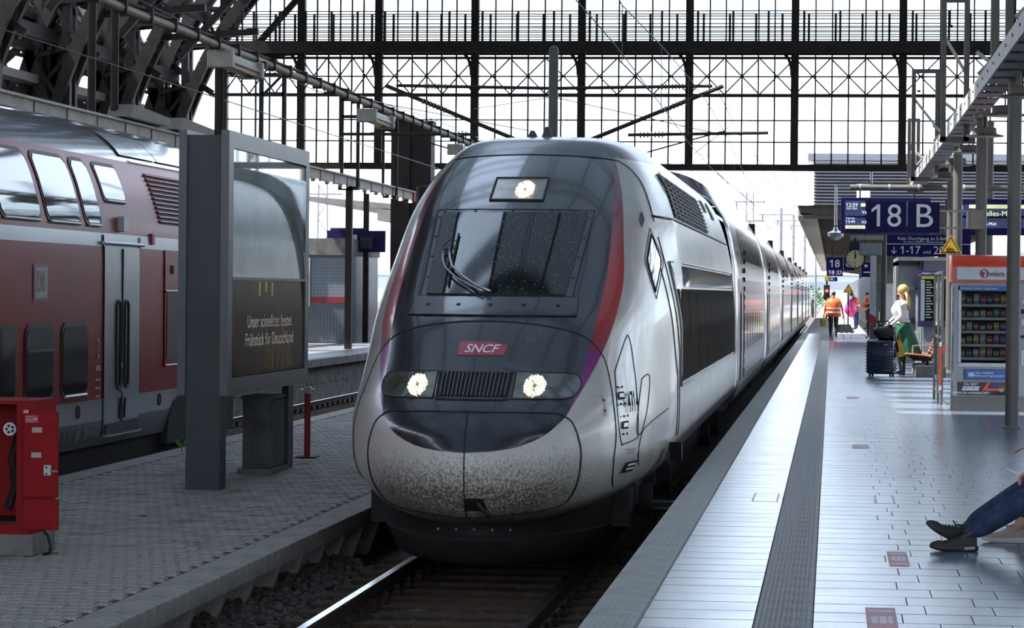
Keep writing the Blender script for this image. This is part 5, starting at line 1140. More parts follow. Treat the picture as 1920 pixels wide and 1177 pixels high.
for k in range(11): MB().tube([DS(36.6 - .2 * .06 * k, 3.23 + .06 * k, .02), DS(38.9 - .2 * .06 * k, 3.23 + .06 * k, .02)], .012, 5).build('louvre_slat', DBR, lv)
DGL = M('db_window_glass', (.012, .014, .017), .05, 0, .2, 1, coat=.0, spec=.35); SEAL = M('db_window_rubber', (.015, .015, .016), .5)
def dwin(y0, y1, z0, z1, nm='window', sl=0., sub=False, r=.12):
    f = dpatch(y0 - .05, y1 + .05, z0 - .05, z1 + .05, SEAL, nm + '_frame', .010, nz=12, r=r + .03, sl=sl)
    g = dpatch(y0, y1, z0, z1, DGL, 'pane', .016, f, nz=12, r=r, sl=sl)
    if sub: MB().bar(DS(y0, z0 + (z1 - z0) * .68, .02), DS(y1, z0 + (z1 - z0) * .68, .02), .03, .03).build('sash_bar', SEAL, f)
    MB().tube([DS(y0 + .08, z0 - .03, .02), DS(y1 - .08, z0 - .03, .02)], .018, 6).build('sill_trim', ALU, f)
for (a, b, s_) in ((26.4, 27.6, 0), (27.9, 29.85, 0), (30.28, 31.36, 1), (31.76, 32.86, 0)): dwin(a, b, 1.13, 1.90, sub=bool(s_))
for (a, b) in ((26.6, 27.7), (27.95, 29.05), (29.4, 30.9), (31.2, 32.6), (32.85, 33.55)): dwin(a, b, 3.13, 3.86, 'upper_window', sl=-.05)
dwin(33.95, 35.0, 3.45, 3.85, 'upper_window', sl=-.1, r=.06)
# door
dg = dpatch(33.62, 35.36, .56, 2.86, DBG, 'door', .014, nz=10)
MB().tube([DS(34.48, .6, .02), DS(34.48, 2.84, .02)], .014, 6).build('door_gap', TSEAM, dg)
for (c) in (34.27, 34.68):
    poly = []
    for k in range(24):
        a = 2 * pi * k / 24; poly.append(DS(c + .10 * cos(a), 1.66 + (.42 if sin(a) > 0 else -.42) + .12 * sin(a), .022))
    MB().add(poly, [tuple(range(24))]).build('door_window', DGL, dg); MB().tube(poly, .016, 6, True).build('door_window_seal', SEAL, dg)
for z in (1.40, 1.10): MB().cyl(DS(34.40, z, .01), DS(34.40, z, .04), .03, n=12).build('door_button', ALU, dg)
MB().tube([DS(34.36, .75, .02), DS(34.36, 1.0, .03)], .012, 6).build('door_handle', TSEAM, dg); MB().tube([DS(34.60, .75, .02), DS(34.60, 1.0, .03)], .012, 6).build('door_handle', TSEAM, dg)
MB().prism([(33.66, .58), (35.3, .58), (35.25, .72), (33.7, .70)], 'x', DX + 1.40, DX + 1.43).build('door_step', TSEAM, dg); MB().box(DX + 1.40, DX + 1.47, 33.66, 35.3, .555, .575).build('step_edge', CHROME, dg)
MB().tube([DS(33.5, 2.90, .03), DS(35.5, 2.90, .03)], .025, 6).build('door_rail', ALU, t)
MB().tube([DS(33.58, .56, .012), DS(33.58, 3.0, .012)], .010, 5).build('door_frame', TSEAM, t); MB().tube([DS(35.40, .56, .012), DS(35.40, 3.0, .012)], .010, 5).build('door_frame', ALU, t)
MB().box(DX + 1.38, DX + 1.46, 34.35, 34.6, 3.06, 3.24).build('door_lamp', ALU, t)
ca = dpatch(36.75, 38.8, 1.32, 2.86, DBR, 'equipment_panel', .014); dpatch(36.85, 38.7, 1.40, 2.30, M('db_dark_recess', (.03, .004, .006), .5), 'panel_grille', .02, ca)
for z in (2.32, 1.34): MB().tube([DS(36.75, z, .02), DS(38.8, z, .02)], .016, 5).build('panel_trim', DBR, ca)
MB().box(DX + 1.40, DX + 1.43, 37.1, 37.2, 2.55, 2.66).build('panel_lock', TSEAM, ca)
MB().box(DX + 1.385, DX + 1.42, 36.0, 36.15, 2.92, 3.06).build('marker_lamp', RED, t)
lo = dpatch(30.55, 31.15, 2.20, 2.62, M('db_logo_red', (.22, .008, .012), .4), 'logo_badge', .006); dpatch(30.60, 31.10, 2.24, 2.58, M('db_logo_pale', (.55, .55, .56), .4), 'logo_field', .009, lo)
DSs = lambda a, b, o: DS(a, b, o)
drape_text('DB', .33, (30.85, 2.41), DSs, M('db_logo_red', (.22, .008, .012), .4), lo, .85, .013, bold=.015)
drape_text('2', .36, (33.36, 1.62), DSs, M('db_pale_text', (.5, .48, .5), .5), t, .8, .008)
for k, z in enumerate((1.36, 1.24, 1.14, 1.04)): dpatch(33.24, 33.48, z, z + (.07 if k == 0 else .03), M('db_pale_text', (.5, .48, .5), .5), 'pictogram_sticker', .006, nz=2)
for k, (y, w) in enumerate(((31.5, .22), (31.85, .1), (32.1, .06), (32.35, .22), (32.75, .16))): dpatch(y, y + w, .56, .70, M('db_stencil', (.22, .23, .25), .5), 'stencil_mark', .006, nz=2)
for y in (32.45, 36.5): MB().tube([DS(y + .06 * cos(a), .90 + .07 * sin(a), .01) for a in [i * pi / 6 for i in range(12)]], .008, 5, True).build('tank_symbol', TTEXT, t)
# bogie arch and end gear
MB().prism([(36.9, .30), (37.0, .62), (37.3, .85), (37.8, .95), (41.1, .95), (41.1, .30)], 'x', DX + 1.30, DX + 1.415).build('wheel_arch', UNDER, t)
bo = MB().box(DX - 1.2, DX + 1.2, 37.6, 40.6, .35, .65).build('bogie', UNDER, t)
for y in (37.9, 40.2):
    for s in (-1, 1): MB().cyl((DX + s * .70, y, .46), (DX + s * .84, y, .46), .46, n=24).build('wheel', M('wheel_steel', (.05, .045, .04), .45, .7), bo, smooth=30)
MB().prism([(38.6, 1.0), (39.2, 1.02), (39.3, .8), (38.9, .78)], 'x', DX + 1.40, DX + 1.44).build('white_fender', M('white_fender', (.7, .72, .76), .4), t)
MB().cyl((DX + .9, YB_, 1.05), (DX + .9, YB_ + .5, 1.05), .10, n=16).build('buffer', ALU, t, smooth=40); MB().cyl((DX + .9, YB_ + .5, 1.05), (DX + .9, YB_ + .56, 1.05), .24, n=24).build('buffer_head', ALU, t, smooth=40)
# ---- advertising board
ADG = M('board_grey', (.055, .055, .062), .5, .1, .08, 4); ADL = M('board_frame_grey', (.105, .107, .118), .4, .3, .08)
t = thing('advertising_board', 'large grey double sided advertising board standing along the paved platform', 'advertising board', (-6.55, 29.3, LZ))
MB().box(-6.72, -6.355, 29.25, 29.55, LZ, 3.97).build('front_post', ADG, t)
MB().box(-6.42, -6.34, 32.95, 33.25, LZ, 1.25).build('rear_post', ADG, t); MB().box(-6.72, -6.36, 29.45, 33.72, 1.3, 3.96).build('board_core', ADG, t)
for s, x in ((1, -6.355), (-1, -6.72)):
    xo = x + s * .085
    def fb(y0, y1, z0, z1): MB().box(min(x, xo), max(x, xo), y0, y1, z0, z1).build('case_frame', ADL, t)
    fb(29.2, 29.42, 1.24, 4.02); fb(33.58, 33.80, 1.24, 4.02); fb(29.42, 33.58, 3.84, 4.02); fb(29.42, 33.58, 1.24, 1.42)
    MB().box(min(x, x + s * .015), max(x, x + s * .015), 29.42, 33.58, 1.42, 3.84).build('poster_back', M('poster_backing', (.05, .045, .04), .6), t)
def PX(y, z, o): return Vector((-6.29 + o, y, z))
po = MB().box(-6.345, -6.288, 29.45, 33.55, 1.44, 2.46).build('poster', M('poster_dark_brown', (.022, .013, .007), .8, 0, .5, 1.5, spec=.03, emit=.2), t); MB().box(-6.345, -6.288, 29.45, 33.55, 2.48, 3.82).build('poster_upper', M('poster_reflection_sheet', (.22, .25, .27), .4, 0, .6, .8), t)  # pale upper sheet stands in for the bright reflection on the glass
for s_, z in (('Unser schnellstes bestes', 2.00), ('Frühstück für Deutschland', 1.80)):
    v, f = text_geo(s_, .20); mb = MB(); mb.add([PX(31.55 + a * 1.28, z + b, .004) for a, b in v], f); mb.build('lettering', M('poster_lettering', (.50, .49, .44), .8, spec=.05, emit=.22), po)
for k, y in enumerate((30.9, 31.25, 31.6)): MB().box(-6.288, -6.286, y, y + .09, 2.28 + .05 * (k % 2), 2.44).build('printed_streak', M('poster_gold', (.45, .28, .03), .8, spec=.05, emit=.15), po)
rnd = random.Random(9)
for k in range(16): y0 = rnd.uniform(31.2, 32.8); MB().tube([PX(y0 + .1 * sin(j + k), 1.46 + .12 * j, .004) for j in range(rnd.randint(3, 7))], .004, 4).build('printed_grain', M('poster_ochre', (.14, .09, .02), .8, spec=.05, emit=.15), po)
MB().box(-6.275, -6.270, 29.43, 33.57, 1.43, 2.455).build('front_pane', glassmat('poster_glass', (.95, .96, .96), .97, .02, 1.06), t); MB().box(-6.275, -6.270, 29.43, 33.57, 2.485, 3.83).build('front_pane', glassmat('poster_glass_upper', (.9, .92, .92), .97, .02, 1.5), t)  # glass split in two so mainly the upper half reflects; joint added
MB().box(-6.30, -6.265, 29.42, 33.58, 2.455, 2.485).build('added_pane_joint', ADL, t)
# ribbed litter cabinet
RIB = M('ribbed_concrete', (.135, .138, .128), .75, 0, .2, 4, dirt=(.08, .08, .075), ds=3)
t = thing('ribbed_cabinet', 'ribbed grey concrete cabinet standing under the advertising board', 'cabinet', (-6.5, 32.6, LZ))
MB().bbox(-6.68, -6.36, 31.95, 32.75, LZ + .06, 1.12, .01).build('cabinet_body', RIB, t)
for k in range(9): MB().box(-6.675 + .035 * k, -6.657 + .035 * k, 31.935, 31.955, LZ + .08, 1.08).build('rib', RIB, t)
for k in range(20): MB().box(-6.362, -6.345, 31.98 + .039 * k, 31.998 + .039 * k, LZ + .08, 1.08).build('rib', RIB, t)
MB().bbox(-6.70, -6.34, 31.93, 32.77, 1.10, 1.14, .01).build('cabinet_lid', RIB, t); MB().box(-6.72, -6.31, 31.88, 32.85, LZ, LZ + .06).build('cabinet_foot', CONC, t)
# ---- red hydrant cabinet with open door
CR = M('cabinet_red', (.28, .007, .010), .55, 0, .15, 3, spec=.15, dirt=(.15, .006, .01), ds=2)
t = thing('hydrant_cabinet', 'open red fire hydrant cabinet on a concrete plinth', 'cabinet', (-6.35, 21.9, LZ))
MB().bbox(-6.9, -6.20, 21.7, 22.35, LZ, .42, .01).build('concrete_plinth', CONC, t); MB().box(-6.88, -6.22, 21.72, 22.33, .42, .50).build('red_base', CR, t)
MB().box(-6.33, -6.20, 21.68, 22.35, .50, 1.44).build('side_wall', CR, t); MB().box(-6.9, -6.33, 22.3, 22.35, .50, 1.44).build('back_wall', CR, t); MB().box(-6.92, -6.20, 21.68, 22.36, 1.44, 1.47).build('cabinet_roof', CR, t); MB().box(-6.9, -6.33, 21.74, 22.3, .50, .52).build('cabinet_floor', TSEAM, t)
d1 = MB().bbox(-6.335, -6.055, 21.63, 21.665, .72, 1.385, .006).build('upper_door', CR, t); d2 = MB().bbox(-6.335, -6.050, 21.63, 21.665, .465, .705, .006).build('lower_door', CR, t)
PAP = M('aged_label', (.40, .38, .32), .7)
lb_ = MB().box(-6.315, -6.21, 21.622, 21.63, 1.30, 1.36).build('label_sticker', M('label_magenta', (.45, .03, .08), .5), d1)
for k, z in enumerate((1.345, 1.325, 1.308)): MB().box(-6.31, -6.25, 21.618, 21.623, z, z + .006).build('print_line', PAP, lb_)
MB().cyl((-6.232, 21.618, 1.33), (-6.232, 21.623, 1.33), .014, n=12).build('label_emblem', PAP, lb_)
MB().box(-6.26, -6.18, 21.622, 21.63, 1.225, 1.265).build('paper_label', PAP, d1); MB().box(-6.265, -6.185, 21.622, 21.63, 1.03, 1.07).build('paper_label', PAP, d1); MB().box(-6.33, -6.29, 21.622, 21.63, 1.375, 1.40).build('paper_label', PAP, d1)
d1.location = (.07, 0, 0); d2.location = (.07, 0, 0)
lk = MB().bbox(-6.165, -6.105, 21.615, 21.63, .89, .975, .004).build('lock_plate', ALU, d1); MB().cyl((-6.11, 21.61, .925), (-6.05, 21.61, .925), .008, n=8).build('lock_bolt', ALU, lk)
for (dz) in (.905, .955): MB().cyl((-6.14, 21.608, dz), (-6.14, 21.616, dz), .008, n=8).build('screw', STEEL, lk)
wh = thing('hose_valve', 'white valve handwheel inside the red hydrant cabinet', 'valve', (-6.42, 21.9, 1.24))
MB().tube([(-6.42 + .045 * cos(a), 21.8, 1.24 + .045 * sin(a)) for a in [i * pi / 8 for i in range(16)]], .009, 6, True).build('handwheel', WHITEPAINT, wh)
for k in range(5): MB().bar((-6.42, 21.8, 1.24), (-6.42 + .045 * cos(k * 1.257), 21.8, 1.24 + .045 * sin(k * 1.257)), .01).build('spoke', WHITEPAINT, wh)
MB().cyl((-6.42, 21.82, 1.24), (-6.42, 22.25, 1.24), .03, n=10).build('valve_body', STEEL, wh); MB().tube([(-6.42, 22.1, 1.24), (-6.46, 22.0, 1.0), (-6.40, 21.9, .8), (-6.46, 21.9, .60)], .035, 8).build('hose', STEEL, wh)
tag(MB().tube([(-6.12, 21.75, .44), (-6.08, 21.7, .42), (-6.05, 21.68, .34), (-6.06, 21.7, .28), (-6.12, 21.72, .265)], .012, 8).build('power_cable', BLACK, None, smooth='all', loc=(-6.06, 21.7, LZ)), 'black cable stub curling out below the red hydrant cabinet', 'cable')
# ---- red post
t = thing('red_post', 'short red post with clamped grey head on the paved platform', 'post', (-6.53, 35.2, LZ))
MB().cyl((-6.53, 35.2, LZ + .02), (-6.53, 35.2, 1.05), .038, n=14).build('post_shaft', M('post_red', (.30, .012, .018), .45), t, smooth=40); MB().bbox(-6.66, -6.40, 35.05, 35.35, LZ, LZ + .02, .005).build('base_plate', STEEL, t)
MB().bbox(-6.575, -6.485, 35.14, 35.26, 1.05, 1.14, .01).build('clamp_head', ALU, t); MB().cyl((-6.62, 35.2, 1.10), (-6.44, 35.2, 1.10), .015, n=8).build('clamp_bolt', CHROME, t); MB().cyl((-6.53, 35.2, 1.14), (-6.53, 35.2, 1.20), .02, n=8).build('clamp_pin', CHROME, t)
# ---- weed, leaves, plate
WEED = M('weed_green', (.10, .30, .02), .5, 0, .2)
t = thing('weed', 'small bright green weed growing at the platform edge', 'plant', (-8.32, 36.0, LZ))
for k, (a, h, w) in enumerate(((.3, .18, .05), (1.6, .22, .055), (2.6, .16, .05), (4.2, .12, .05), (5.4, .14, .045))):
    b = Vector((-8.32, 36.0, LZ)); d = Vector((cos(a), .3 * sin(a), 0)); up = Vector((0, 0, 1)); P = [b + up * h * .5, b + up * h * .8 + d * .05 + Vector((0, .0, w * .5)), b + up * h + d * .14, b + up * h * .72 + d * .08 - Vector((0, 0, w * .4))]
    MB().add(P + [p + Vector((0, .004, 0)) for p in P], [(0, 1, 2, 3), (7, 6, 5, 4), (0, 4, 5, 1), (1, 5, 6, 2), (2, 6, 7, 3), (3, 7, 4, 0)]).build('leaf', WEED, t)
MB().cyl((-8.32, 36, LZ), (-8.32, 36, LZ + .17), .008, n=6).build('stem', WEED, t)
LEAFM = M('dry_leaf_brown', (.20, .11, .04), .8, 0, .4, 30)
def leaf(x, y, s, a, lb):
    P = [(x + s * cos(a + k * 1.047) * (1, .5, .8, .55, .9, .5)[k], y + s * 1.2 * sin(a + k * 1.047) * (1, .5, .8, .55, .9, .5)[k], LZ + .004 + .018 * (k % 2)) for k in range(6)]
    tag(MB().add(P + [(p[0], p[1], p[2] + .003) for p in P], [(0, 1, 2, 3, 4, 5), (11, 10, 9, 8, 7, 6)] + [(k, (k + 1) % 6, 6 + (k + 1) % 6, 6 + k) for k in range(6)]).build('dry_leaf', LEAFM, None, loc=(x, y, LZ)), lb, 'leaf')
leaf(-6.28, 25.6, .04, .4, 'curled brown dry leaf on the grey pavers in front of advertising board'); leaf(-6.12, 21.95, .035, 1.2, 'brown dry leaf lying against the red cabinet plinth'); leaf(-6.06, 21.85, .03, 2.5, 'small brown dry leaf beside the cabinet cable')
tag(MB().bbox(-7.55, -6.78, 31.4, 33.4, LZ - .01, LZ + .006, .003).build('cover_plate', M('pale_cover', (.20, .185, .16), .8, 0, .1), None, loc=(-7.1, 32.4, LZ)), 'pale flat cover plate let into the pavers behind the board post', 'cover plate')
# ---- far platform: tiled kiosk, signs, railings
KT = M('kiosk_tile_grey', (.20, .235, .28), .35, 0, .08, 3); KD = M('kiosk_tile_dark', (.10, .115, .135), .4, 0, .08, 3)
t = thing('tiled_kiosk', 'grey tiled kiosk with red stripe on the far platform', 'kiosk', (-15.3, 86, PZ))
MB().box(-16.2, -14.45, 84.0, 90, PZ, 3.40).build('kiosk_core', KD, t)
tmk = {}
for (z0, z1, mt, nm) in ((.80, 1.96, KD, 'dark'), (2.14, 3.38, KT, 'light')):
    nz = int((z1 - z0) / .098); me = MB().bbox(-.047, .047, -.012, .004, -.046, .046, .003).mesh('wall_tile', mt)
    for i in range(nz):
        for k in range(11): inst(me, (-15.3 - t.location.x + .078 - .078 + .098 * k - .2 + .05, 84.0 - 86, z0 + .049 + .098 * i - PZ), t, 'wall_tile')
MB().box(-15.52, -14.45, 83.97, 84, 1.97, 2.13).build('red_stripe', M('stripe_dull_red', (.28, .02, .02), .5), t)
MB().box(-16.2, -14.4, 83.9, 90.1, 3.40, 3.90).build('kiosk_fascia', CONC, t); MB().bbox(-15.85, -15.52, 83.9, 84, 1.86, 3.3, .01).build('poster_case', M('case_pale', (.55, .55, .53), .5), t); MB().box(-15.79, -15.58, 83.88, 83.9, 1.95, 2.85).build('poster_print', M('case_print', (.30, .25, .22), .4, 0, .6, 5), t)
MB().box(-16.2, -15.95, 83.9, 84.1, PZ, 3.4).build('dark_door', STEEL, t); MB().box(-15.95, -15.9, 83.88, 84.0, PZ, 3.4).build('pale_post', M('pale_post', (.48, .49, .5), .4), t)
t = board('platform_sign', 'dark blue platform sign with black screen above the tiled kiosk', 'sign', -15.4, -13.6, 86.0, 3.52, 4.18, .15); MB().bbox(-14.35, -13.95, 85.85, 86.0, 3.62, 3.98, .01).build('black_screen', BLACK, t); MB().box(-14.62, -14.45, 85.9, 86.0, 3.85, 4.05).build('grey_unit', ALU, t); MB().box(-15.3, -14.2, 86, 86.1, 4.18, 4.26).build('sign_beam', STEEL, t)
t = thing('sign_post', 'square dark post holding the blue sign above the kiosk', 'post', (-14.25, 86.4, PZ)); MB().box(-14.33, -14.17, 86.32, 86.48, PZ, 5.6).build('post_shaft', STEEL, t); MB().box(-14.55, -13.95, 86.3, 86.5, 5.5, 5.62).build('post_head', STEEL, t)
for i, (y, hw, z1_, w, lb) in enumerate(((65.3, .27, 7.40, .10, 'dark rectangular hanger frame on the tray beyond the advertising board'), (76.0, .22, 7.55, .09, 'narrow dark hanger frame on the tray above its square post'), (83.0, .20, 7.6, .08, 'narrow dark hanger frame on the tray beside the black tower'))):
    z0_ = 5.4; x0_, x1_ = -13 - hw, -13 + hw
    t = thing('hanger_frame', lb, 'steel frame', (-13, y, z0_))
    for x in (x0_, x1_): MB().box(x - w / 2, x + w / 2, y - w / 2, y + w / 2, z0_ - .25, z1_).build('frame_post', STEEL, t)
    MB().box(x0_, x1_, y - w / 2, y + w / 2, z1_ - w, z1_).build('frame_top', STEEL, t); MB().box(x0_, x1_, y - w / 2, y + w / 2, z1_ - .55, z1_ - .55 + w).build('frame_bar', STEEL, t)
    MB().box(x0_, x1_, y - w / 2, y + w / 2, z0_ - .32, z0_ - .25).build('frame_foot', STEEL, t)
    if i == 0: MB().bar((x0_, y, z1_ - .55), (x1_, y, z1_), .06).build('frame_brace', STEEL, t)
t = thing('tray_post', 'square dark post carrying the pale cable tray beside the kiosk sign', 'post', (-13, 76, PZ)); MB().box(-13.09, -12.91, 75.9, 76.08, PZ, 5.14).build('post_shaft', STEEL, t); MB().box(-13.3, -12.75, 75.9, 76.1, 5.06, 5.15).build('post_head', STEEL, t)
t = thing('stair_railing', 'dark steel stair railing with grey bins beyond the kiosk', 'railing', (-13.6, 92, PZ))
for k in range(8): MB().box(-14.4 + .22 * k, -14.36 + .22 * k, 92, 92.04, PZ, 1.95).build('railing_post', STEEL, t)
for z in (1.9, 1.4, .95): MB().box(-14.4, -12.8, 92, 92.04, z, z + .05).build('handrail', STEEL, t)
t = thing('litter_bin', 'slim dark litter bin before the stair railing', 'bin', (-13.75, 91, PZ)); MB().bbox(-13.95, -13.62, 91, 91.4, PZ + .05, 1.85, .03).build('bin_body', STEEL, t); MB().bbox(-13.9, -13.67, 90.97, 91.0, 1.55, 1.7, .01).build('bin_slot', BLACK, t); MB().box(-13.9, -13.7, 91.1, 91.3, PZ, PZ + .06).build('bin_foot', STEEL, t)
for x in (-14.1, -13.2): q = thing('white_pillar', 'pale square pillar beyond the tiled kiosk, %s' % ('nearer the kiosk' if x < -14 else 'nearer the black tower'), 'pillar', (x, 97, PZ)); MB().box(x - .16, x + .16, 96.85, 97.15, PZ, 3.5).build('pillar_shaft', M('pillar_cream', (.46, .44, .40), .6), q); MB().box(x - .25, x + .25, 96.75, 97.25, 3.4, 3.55).build('pillar_head', M('pillar_cream', (.46, .44, .40), .6), q)
t = triangle(-13.35, 90, 2.55, .30, 'small yellow warning triangle on the far platform', False); MB().cyl((-13.35, 90.05, PZ), (-13.35, 90.05, 2.75), .03, n=8).build('sign_post', STEEL, t)
# ================================================================= PEOPLE
SKIN = M('skin', (.52, .30, .20), .5, 0, .08, 20); HAIRB = M('hair_blonde', (.58, .36, .12), .45, 0, .35, 25, stretch=(3, 3, .4)); HAIRD = M('hair_dark', (.02, .014, .01), .5)
def skin_body(name, V, E, R, bonemat, mats, parent, sub=2):
    """one continuous surface grown around a skeleton; bonemat maps each edge to a material index"""
    keys = list(V); idx = {k: i for i, k in enumerate(keys)}
    me = bpy.data.meshes.new(name); me.from_pydata([V[k] for k in keys], [(idx[a], idx[b]) for a, b in E], [])
    o = bpy.data.objects.new(name, me); COL.objects.link(o)
    o.modifiers.new('s', 'SKIN'); sv = me.skin_vertices[0].data
    for k in keys:
        r = R[k]; sv[idx[k]].radius = r if isinstance(r, tuple) else (r, r); sv[idx[k]].use_root = (k == keys[0])
    o.modifiers.new('d', 'SUBSURF').levels = sub; o.modifiers['d'].render_levels = sub
    m2 = bpy.data.meshes.new_from_object(o.evaluated_get(bpy.context.evaluated_depsgraph_get())); bpy.data.objects.remove(o); bpy.data.meshes.remove(me)
    m2.name = name; m2.materials.clear()
    for m in mats: m2.materials.append(m)
    rr = lambda k: sum(R[k]) / 2 if isinstance(R[k], tuple) else R[k]
    segs = [(Vector(V[a]), Vector(V[b]), bonemat.get((a, b), 0), rr(a), rr(b)) for a, b in E]
    for p in m2.polygons:
        c = p.center; best = 9e9
        for a, b, k, ra, rb in segs:
            d = b - a; t = max(0, min(1, (c - a).dot(d) / max(1e-9, d.length_squared))); q = (c - (a + d * t)).length - (ra + (rb - ra) * t)
            if q < best: best = q; p.material_index = k
        p.use_smooth = True
    b = bpy.data.objects.new(name, m2); COL.objects.link(b); b.parent = parent; return b
def fingers(V, E, R, BM, w, dirv, palm, side, curl, s=1., idx=0, tag_=''):
    """palm and five fingers growing from wrist key w"""
    d = Vector(dirv).normalized(); pn = Vector(palm).normalized(); sd = d.cross(pn).normalized() * side; W = Vector(V[w]); pk = 'palm' + tag_
    V[pk] = tuple(W + d * .055 * s); R[pk] = (.036 * s, .017 * s); E.append((w, pk)); BM[(w, pk)] = idx
    for f, (o, L) in enumerate(((-.030, .070), (-.010, .080), (.011, .075), (.030, .060))):
        p0 = Vector(V[pk]) + d * .035 * s + sd * o * s; a, b = 'f%d%s' % (f, tag_), 'g%d%s' % (f, tag_); h = 'h%d%s' % (f, tag_)
        V[h] = tuple(p0); R[h] = .0095 * s; E.append((pk, h)); BM[(pk, h)] = idx
        q = p0 + (d * cos(curl) - pn * -sin(curl)) * L * .5 * s; V[a] = tuple(q); R[a] = .009 * s; E.append((h, a)); BM[(h, a)] = idx
        q2 = q + (d * cos(curl * 2.2) + pn * sin(curl * 2.2)) * L * .5 * s; V[b] = tuple(q2); R[b] = .0075 * s; E.append((a, b)); BM[(a, b)] = idx
    t0 = W + d * .025 * s - sd * .035 * s; V['t0' + tag_] = tuple(t0); R['t0' + tag_] = .012 * s; E.append((w, 't0' + tag_)); BM[(w, 't0' + tag_)] = idx
    V['t1' + tag_] = tuple(t0 + (d * .8 - sd * .35 + pn * .5) * .045 * s); R['t1' + tag_] = .010 * s; E.append(('t0' + tag_, 't1' + tag_)); BM[('t0' + tag_, 't1' + tag_)] = idx
def figure(parent, P, mats, torso=1, legs=2, arms=1, girth=1., sub=2, hands=True, forearm=0):
    """P: joint positions (local). material slots: 0 skin, torso, legs, ... ; 3 = shoes"""
    V = {}; E = []; R = {}; BM = {}
    def add(k, p, r): V[k] = tuple(p); R[k] = r
    def link(a, b, m): E.append((a, b)); BM[(a, b)] = m
    g = girth; add('pelvis', P['pelvis'], (.155 * g, .125 * g)); add('waist', P['waist'], (.135 * g, .105 * g)); add('chest', P['chest'], (.165 * g, .125 * g)); add('neck', P['neck'], .055)
    hd = Vector(P['head']); nk = Vector(P['neck']); ax = (hd - nk).normalized()
    add('jaw', nk + ax * .09, (.058, .07)); add('brow', nk + ax * .18, (.075, .092)); add('crown', nk + ax * .25, (.055, .07))
    link('pelvis', 'waist', torso); link('waist', 'chest', torso); link('chest', 'neck', torso); link('neck', 'jaw', 0); link('jaw', 'brow', 0); link('brow', 'crown', 0)
    if 'face' in P:
        fd = Vector(P['face']).normalized(); add('nose', nk + ax * .125 + fd * .10, .012); link('jaw', 'nose', 0)
    for s in ('l', 'r'):
        add('sh' + s, P['sh' + s], .068 * g); add('el' + s, P['el' + s], .045); add('wr' + s, P['wr' + s], .028)
        link('chest', 'sh' + s, arms); link('sh' + s, 'el' + s, arms); link('el' + s, 'wr' + s, forearm)
        if hands: fingers(V, E, R, BM, 'wr' + s, Vector(P['wr' + s]) - Vector(P['el' + s]), P.get('palm' + s, (0, 1, 0)), 1 if s == 'l' else -1, .45, 1., 0, s)
        add('hip' + s, P['hip' + s], .092 * g); add('kn' + s, P['kn' + s], .062 * g); add('an' + s, P['an' + s], .042); add('to' + s, P['to' + s], .035)
        add('cf' + s, Vector(P['kn' + s]).lerp(Vector(P['an' + s]), .35), .056 * g)
        link('pelvis', 'hip' + s, legs); link('hip' + s, 'kn' + s, legs); link('kn' + s, 'cf' + s, legs); link('cf' + s, 'an' + s, legs); link('an' + s, 'to' + s, 3)
    return skin_body('body', V, E, R, BM, mats, parent, sub)
def loft(rings, n=18, cap=True):
    """rings of (cx, cy, z, rx, ry)"""
    mb = MB(); mb.grid([[(cx + rx * cos(2 * pi * k / n), cy + ry * sin(2 * pi * k / n), z) for k in range(n)] for cx, cy, z, rx, ry in rings], closed=True)
    if cap: mb.f += [tuple(range(n))[::-1], tuple(range((len(rings) - 1) * n, len(rings) * n))]
    return mb
def stand(h=1.72, lean=0., stride=0.):
    k = h / 1.72
    P = dict(pelvis=(0, 0, .95), waist=(0, lean * .3, 1.10), chest=(0, lean * .7, 1.30), neck=(0, lean, 1.46), head=(0, lean + .02, 1.70), shl=(-.19, lean * .8, 1.40), shr=(.19, lean * .8, 1.40), ell=(-.25, lean * .8, 1.13), elr=(.25, lean * .8, 1.13), wrl=(-.24, lean + .06, .90), wrr=(.24, lean + .06, .90), hipl=(-.095, 0, .90), hipr=(.095, 0, .90), knl=(-.10, stride * .5, .50), knr=(.10, -stride * .3, .50), anl=(-.10, stride * .6, .09), anr=(.10, -stride * .8, .10), tol=(-.11, stride * .6 + .15, .035), tor=(.11, -stride * .8 + .15, .035))
    return {a: tuple(c * k for c in b) for a, b in P.items()}
ORV = M('hi_vis_orange', (.85, .12, .015), .6, 0, .1, 8); REF = M('reflective_band', (.62, .64, .64), .35, .2); NAVY = M('work_trousers_navy', (.018, .02, .035), .8); MAROON = M('sleeve_maroon', (.30, .015, .03), .7); SHOEB = M('shoe_black', (.012, .012, .013), .5)
